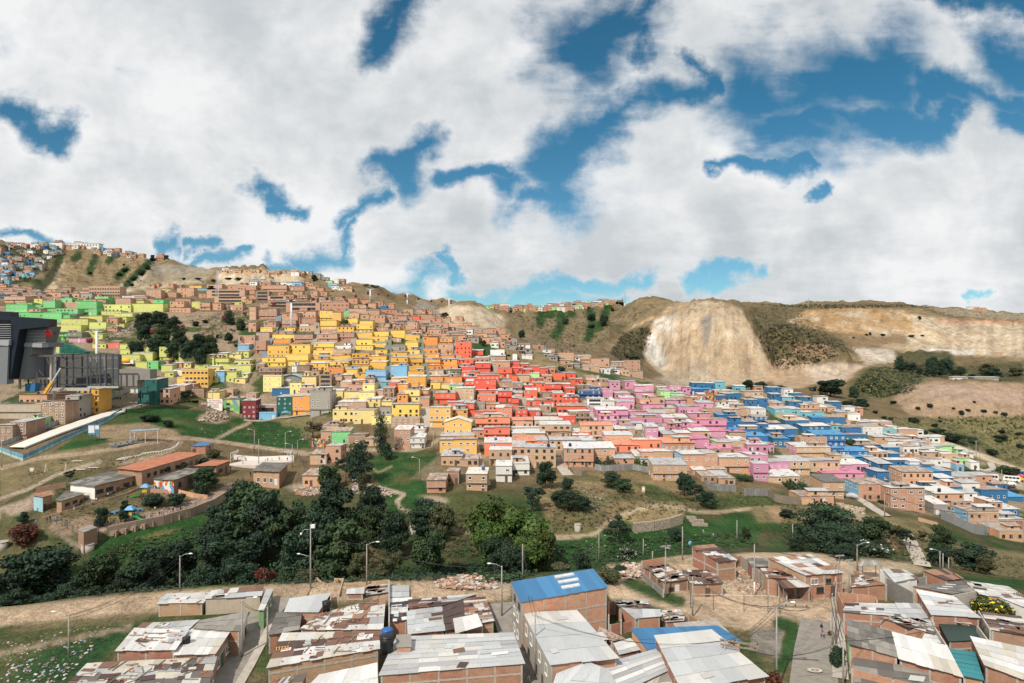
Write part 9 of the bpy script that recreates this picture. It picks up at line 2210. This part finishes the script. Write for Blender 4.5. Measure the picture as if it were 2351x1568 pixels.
# small houses packed between the larger ones,as far as the photograph shows them
def fill_hillside():
 occ = np.zeros((800,2400),bool); k = 1
 for ln in HDATA.strip().split('\n'):
  if ln[0] == '#': k = int(ln[1:]); continue
  q = list(map(float,ln.split()[:4])); a = reg(k,q[0],q[2]); c = reg(k,q[1],q[3]); occ[max(0,int(a[1]) - 500):int(c[1]) - 500,max(0,int(a[0])):int(c[0])] = True
 for pts in ([(606,830),(612,800),(625,775),(638,745),(641,727)],[(709,840),(712,815),(722,790),(729,765),(727,745)],[(803,840),(806,815),(812,785),(814,760),(815,745)],[(892,870),(892,760)],[(978,885),(978,860),(974,830),(966,800),(963,770)],[(1060,845),(1052,820),(1045,800),(1040,785)],[(1150,885),(1143,862),(1133,840),(1126,820)],[(1200,930),(1200,895)],[(1112,1115),(1095,1060),(1085,1010),(1075,985)],[(972,985),(975,930),(978,890)],[(1372,985),(1360,950),(1350,920)]):
  for (x0,y0),(x1,y1) in zip(pts[:-1],pts[1:]):
   for i in range(20): t = i / 20; x,y = int(x0 + (x1 - x0) * t),int(y0 + (y1 - y0) * t); occ[y - 503:y - 497,x - 7:x + 7] = True
 rd = random.Random(77); b = MB(); keys = 'bcyYdoerspultwkn'; mats = [PAINTS[c] for c in keys] + [ROOFS['Z'],ROOFS['W'],ROOFS['R'],VOID]
 zones = [([(20,700),(240,690),(320,715),(300,745),(200,790),(110,740)],'lllb'),([(330,800),(560,820),(560,890),(400,880)],'llYb'),([(330,660),(560,655),(700,655),(780,690),(980,720),(1150,760),(1170,795),(1080,785),(900,760),(760,705),(590,715),(540,690),(340,700)],'bbbbbc'),([(600,730),(730,705),(720,790),(600,840)],'bbby'),
             ([(610,770),(730,720),(900,755),(965,770),(965,885),(600,845)],'yyydyb'),([(965,775),(1045,785),(1055,890),(975,885)],'oooeb'),([(1050,790),(1130,830),(1330,870),(1340,960),(1080,985),(1060,880)],'rrrrsb'),([(650,850),(970,880),(970,950),(790,960),(760,930),(650,920)],'YYbcon'),([(1085,980),(1340,955),(1370,1010),(1280,1050),(1120,1050)],'sssbbc'),([(1330,880),(1600,900),(1650,960),(1620,1010),(1380,1000)],'ppppbw'),([(1280,1010),(1650,1010),(1720,1060),(1600,1090),(1300,1060)],'bcbspb'),([(1600,890),(1780,900),(1980,950),(2000,1010),(1850,1040),(1680,1000)],'uuutbw'),([(1780,1030),(2020,1010),(2200,1080),(2300,1130),(2200,1160),(2000,1110)],'uubcww')]
 for pts,cols in zones:
  xs = [p[0] for p in pts]; ys = [p[1] for p in pts]; tries = 0
  while tries < 900:
   tries += 1; x,y = rd.uniform(min(xs),max(xs)),rd.uniform(min(ys),max(ys)); c = False; j = len(pts) - 1
   for q in range(len(pts)):
    if (pts[q][1] > y) != (pts[j][1] > y) and x < (pts[j][0] - pts[q][0]) * (y - pts[q][1]) / (pts[j][1] - pts[q][1]) + pts[q][0]: c = not c
    j = q
   if not c: continue
   d = find(x,y,150); sc = F / d; w = rd.uniform(4.5,7.5) * sc; h = rd.uniform(2.6,4.6) * sc; r0 = occ[int(y - h) - 500:int(y) - 500,int(x - w / 2):int(x + w / 2)]
   if r0.size == 0 or r0.mean() > 0.2: continue
   occ[int(y - h) - 500:int(y) - 500,int(x - w / 2):int(x + w / 2)] = True
   X = (x - CX) / F * d; z = (CY - y) / F * d; W_2 = w / sc / 2; H = h / sc; m_ = keys.index(rd.choice(cols)); D = rd.uniform(5,8); b.box(X - W_2,X + W_2,d,d + D,z - 5,z + H,m=m_,bottom=False)
   n0 = len(keys); sheet(b,X - W_2 - .25,X + W_2 + .25,d - .35,d + D,z + H + .1,z + H + rd.uniform(.1,.6),m=rd.choice([n0,n0,n0 + 1,n0 + 2]))
   for q in range(rd.randint(1,3)): xx = X + rd.uniform(-.75,.75) * W_2; zz = z + rd.choice([.35,.6]) * H; b.box(xx - .4,xx + .4,d - .05,d + .1,zz,zz + .75,m=n0 + 3)
 tag(b.build('distant_houses', mats), 'small houses and shacks packed between the larger hillside houses', None, None, 'stuff')
fill_hillside()
# ================================================================== labels of the hillside houses
def district(px,py):
 if px < 590: return 'far left hillside' if py < 905 else 'ramp street'
 if py < 800 and px < 1180: return 'upper slope'
 if py < 790 or (px > 1180 and py < 860): return 'upper slope'
 if px < 1000: return 'central hillside' if py < 900 else 'lower centre'
 if px < 1330: return 'red hillside' if py < 960 else 'lower middle'
 if px < 1760: return 'pink quarter'
 return 'blue quarter'
RW = {'W': 'pale roof', 'Z': 'zinc roof', 'R': 'rusty roof', 'B': 'blue roof', 'S': 'salmon roof', 'P': 'pink roof', 'D': 'dark roof', 'O': 'tiled roof', 'K': 'flat roof', 'C': 'grey roof', 'L': 'cream roof', 'G': 'green roof', 'T': 'turquoise roof', 'X': 'brown roof'}
def label_houses():
 grp = {}
 for h in HOUSES: h['dis'] = district(h['px'],h['py']); grp.setdefault((h['col'],h['dis']),[]).append(h)
 for (col,dis),L in grp.items():
  cn = CNAME[col]
  L.sort(key=lambda h: -h['py'])
  rows = [];
  for h in L:
   if rows and rows[-1][0]['py'] - h['py'] < 10: rows[-1].append(h)
   else: rows.append([h])
  for ri,rw in enumerate(rows):
   rw.sort(key=lambda h: h['px'])
   for i,h in enumerate(rw):
    st_ = f"{numw(h['n'])}-storey {cn} house"
    if h['left']: st_ += f" with {CNAME[h['left']]} side"
    else: st_ += f", {RW.get(h['roof'], 'sheet roof')}"
    if len(L) == 1: lab = f"only {cn} house of the {dis}, {RW.get(h['roof'], 'sheet roof')}, {numw(h['n'])} storeys"
    else:
     pos = f"{ordw(i + 1)} from left in {ordw(ri + 1)} {cn} row up, {dis}" if len(rw) > 1 else f"alone in {ordw(ri + 1)} {cn} row up, {dis}"
     lab = f"{st_}, {pos}"
     if len(lab.replace('-', ' ').split()) > 16: lab = f"{cn} house, {pos}"
    tag(h['o'], lab, 'house', f'{cn} houses of the {dis}')
label_houses()
# tanks on the hillside roofs
rt = random.Random(9); cand = [h for h in HOUSES if h['py'] > 850 and h['w'] > 4.5 and h['col'] in 'bcnrpsYyoue']; rt.shuffle(cand); TKM = {}
for c_,mt in (('blue',TANKU),('black',TANKB)):
 b = MB(); b.tube([(0,0,0),(0,0,.4),(0,0,1.0),(0,0,1.2),(0,0,1.3)],[.5,.58,.6,.45,.2],10); TKM[c_] = b.mesh('water_tank',[mt],True)
for i,h in enumerate(cand[:34]):
 c_ = rt.choice(['blue', 'black', 'black']); n_ = link('water_tank', TKM[c_], None, (h['x'] + rt.uniform(-.3, .3) * h['w'], h['d'] + rt.uniform(1.0, 5), h['zt'] + .25)); tag(n_, f"small {c_} plastic water tank standing on a hillside house roof", 'water tank', f"{c_} tanks on the hillside roofs")
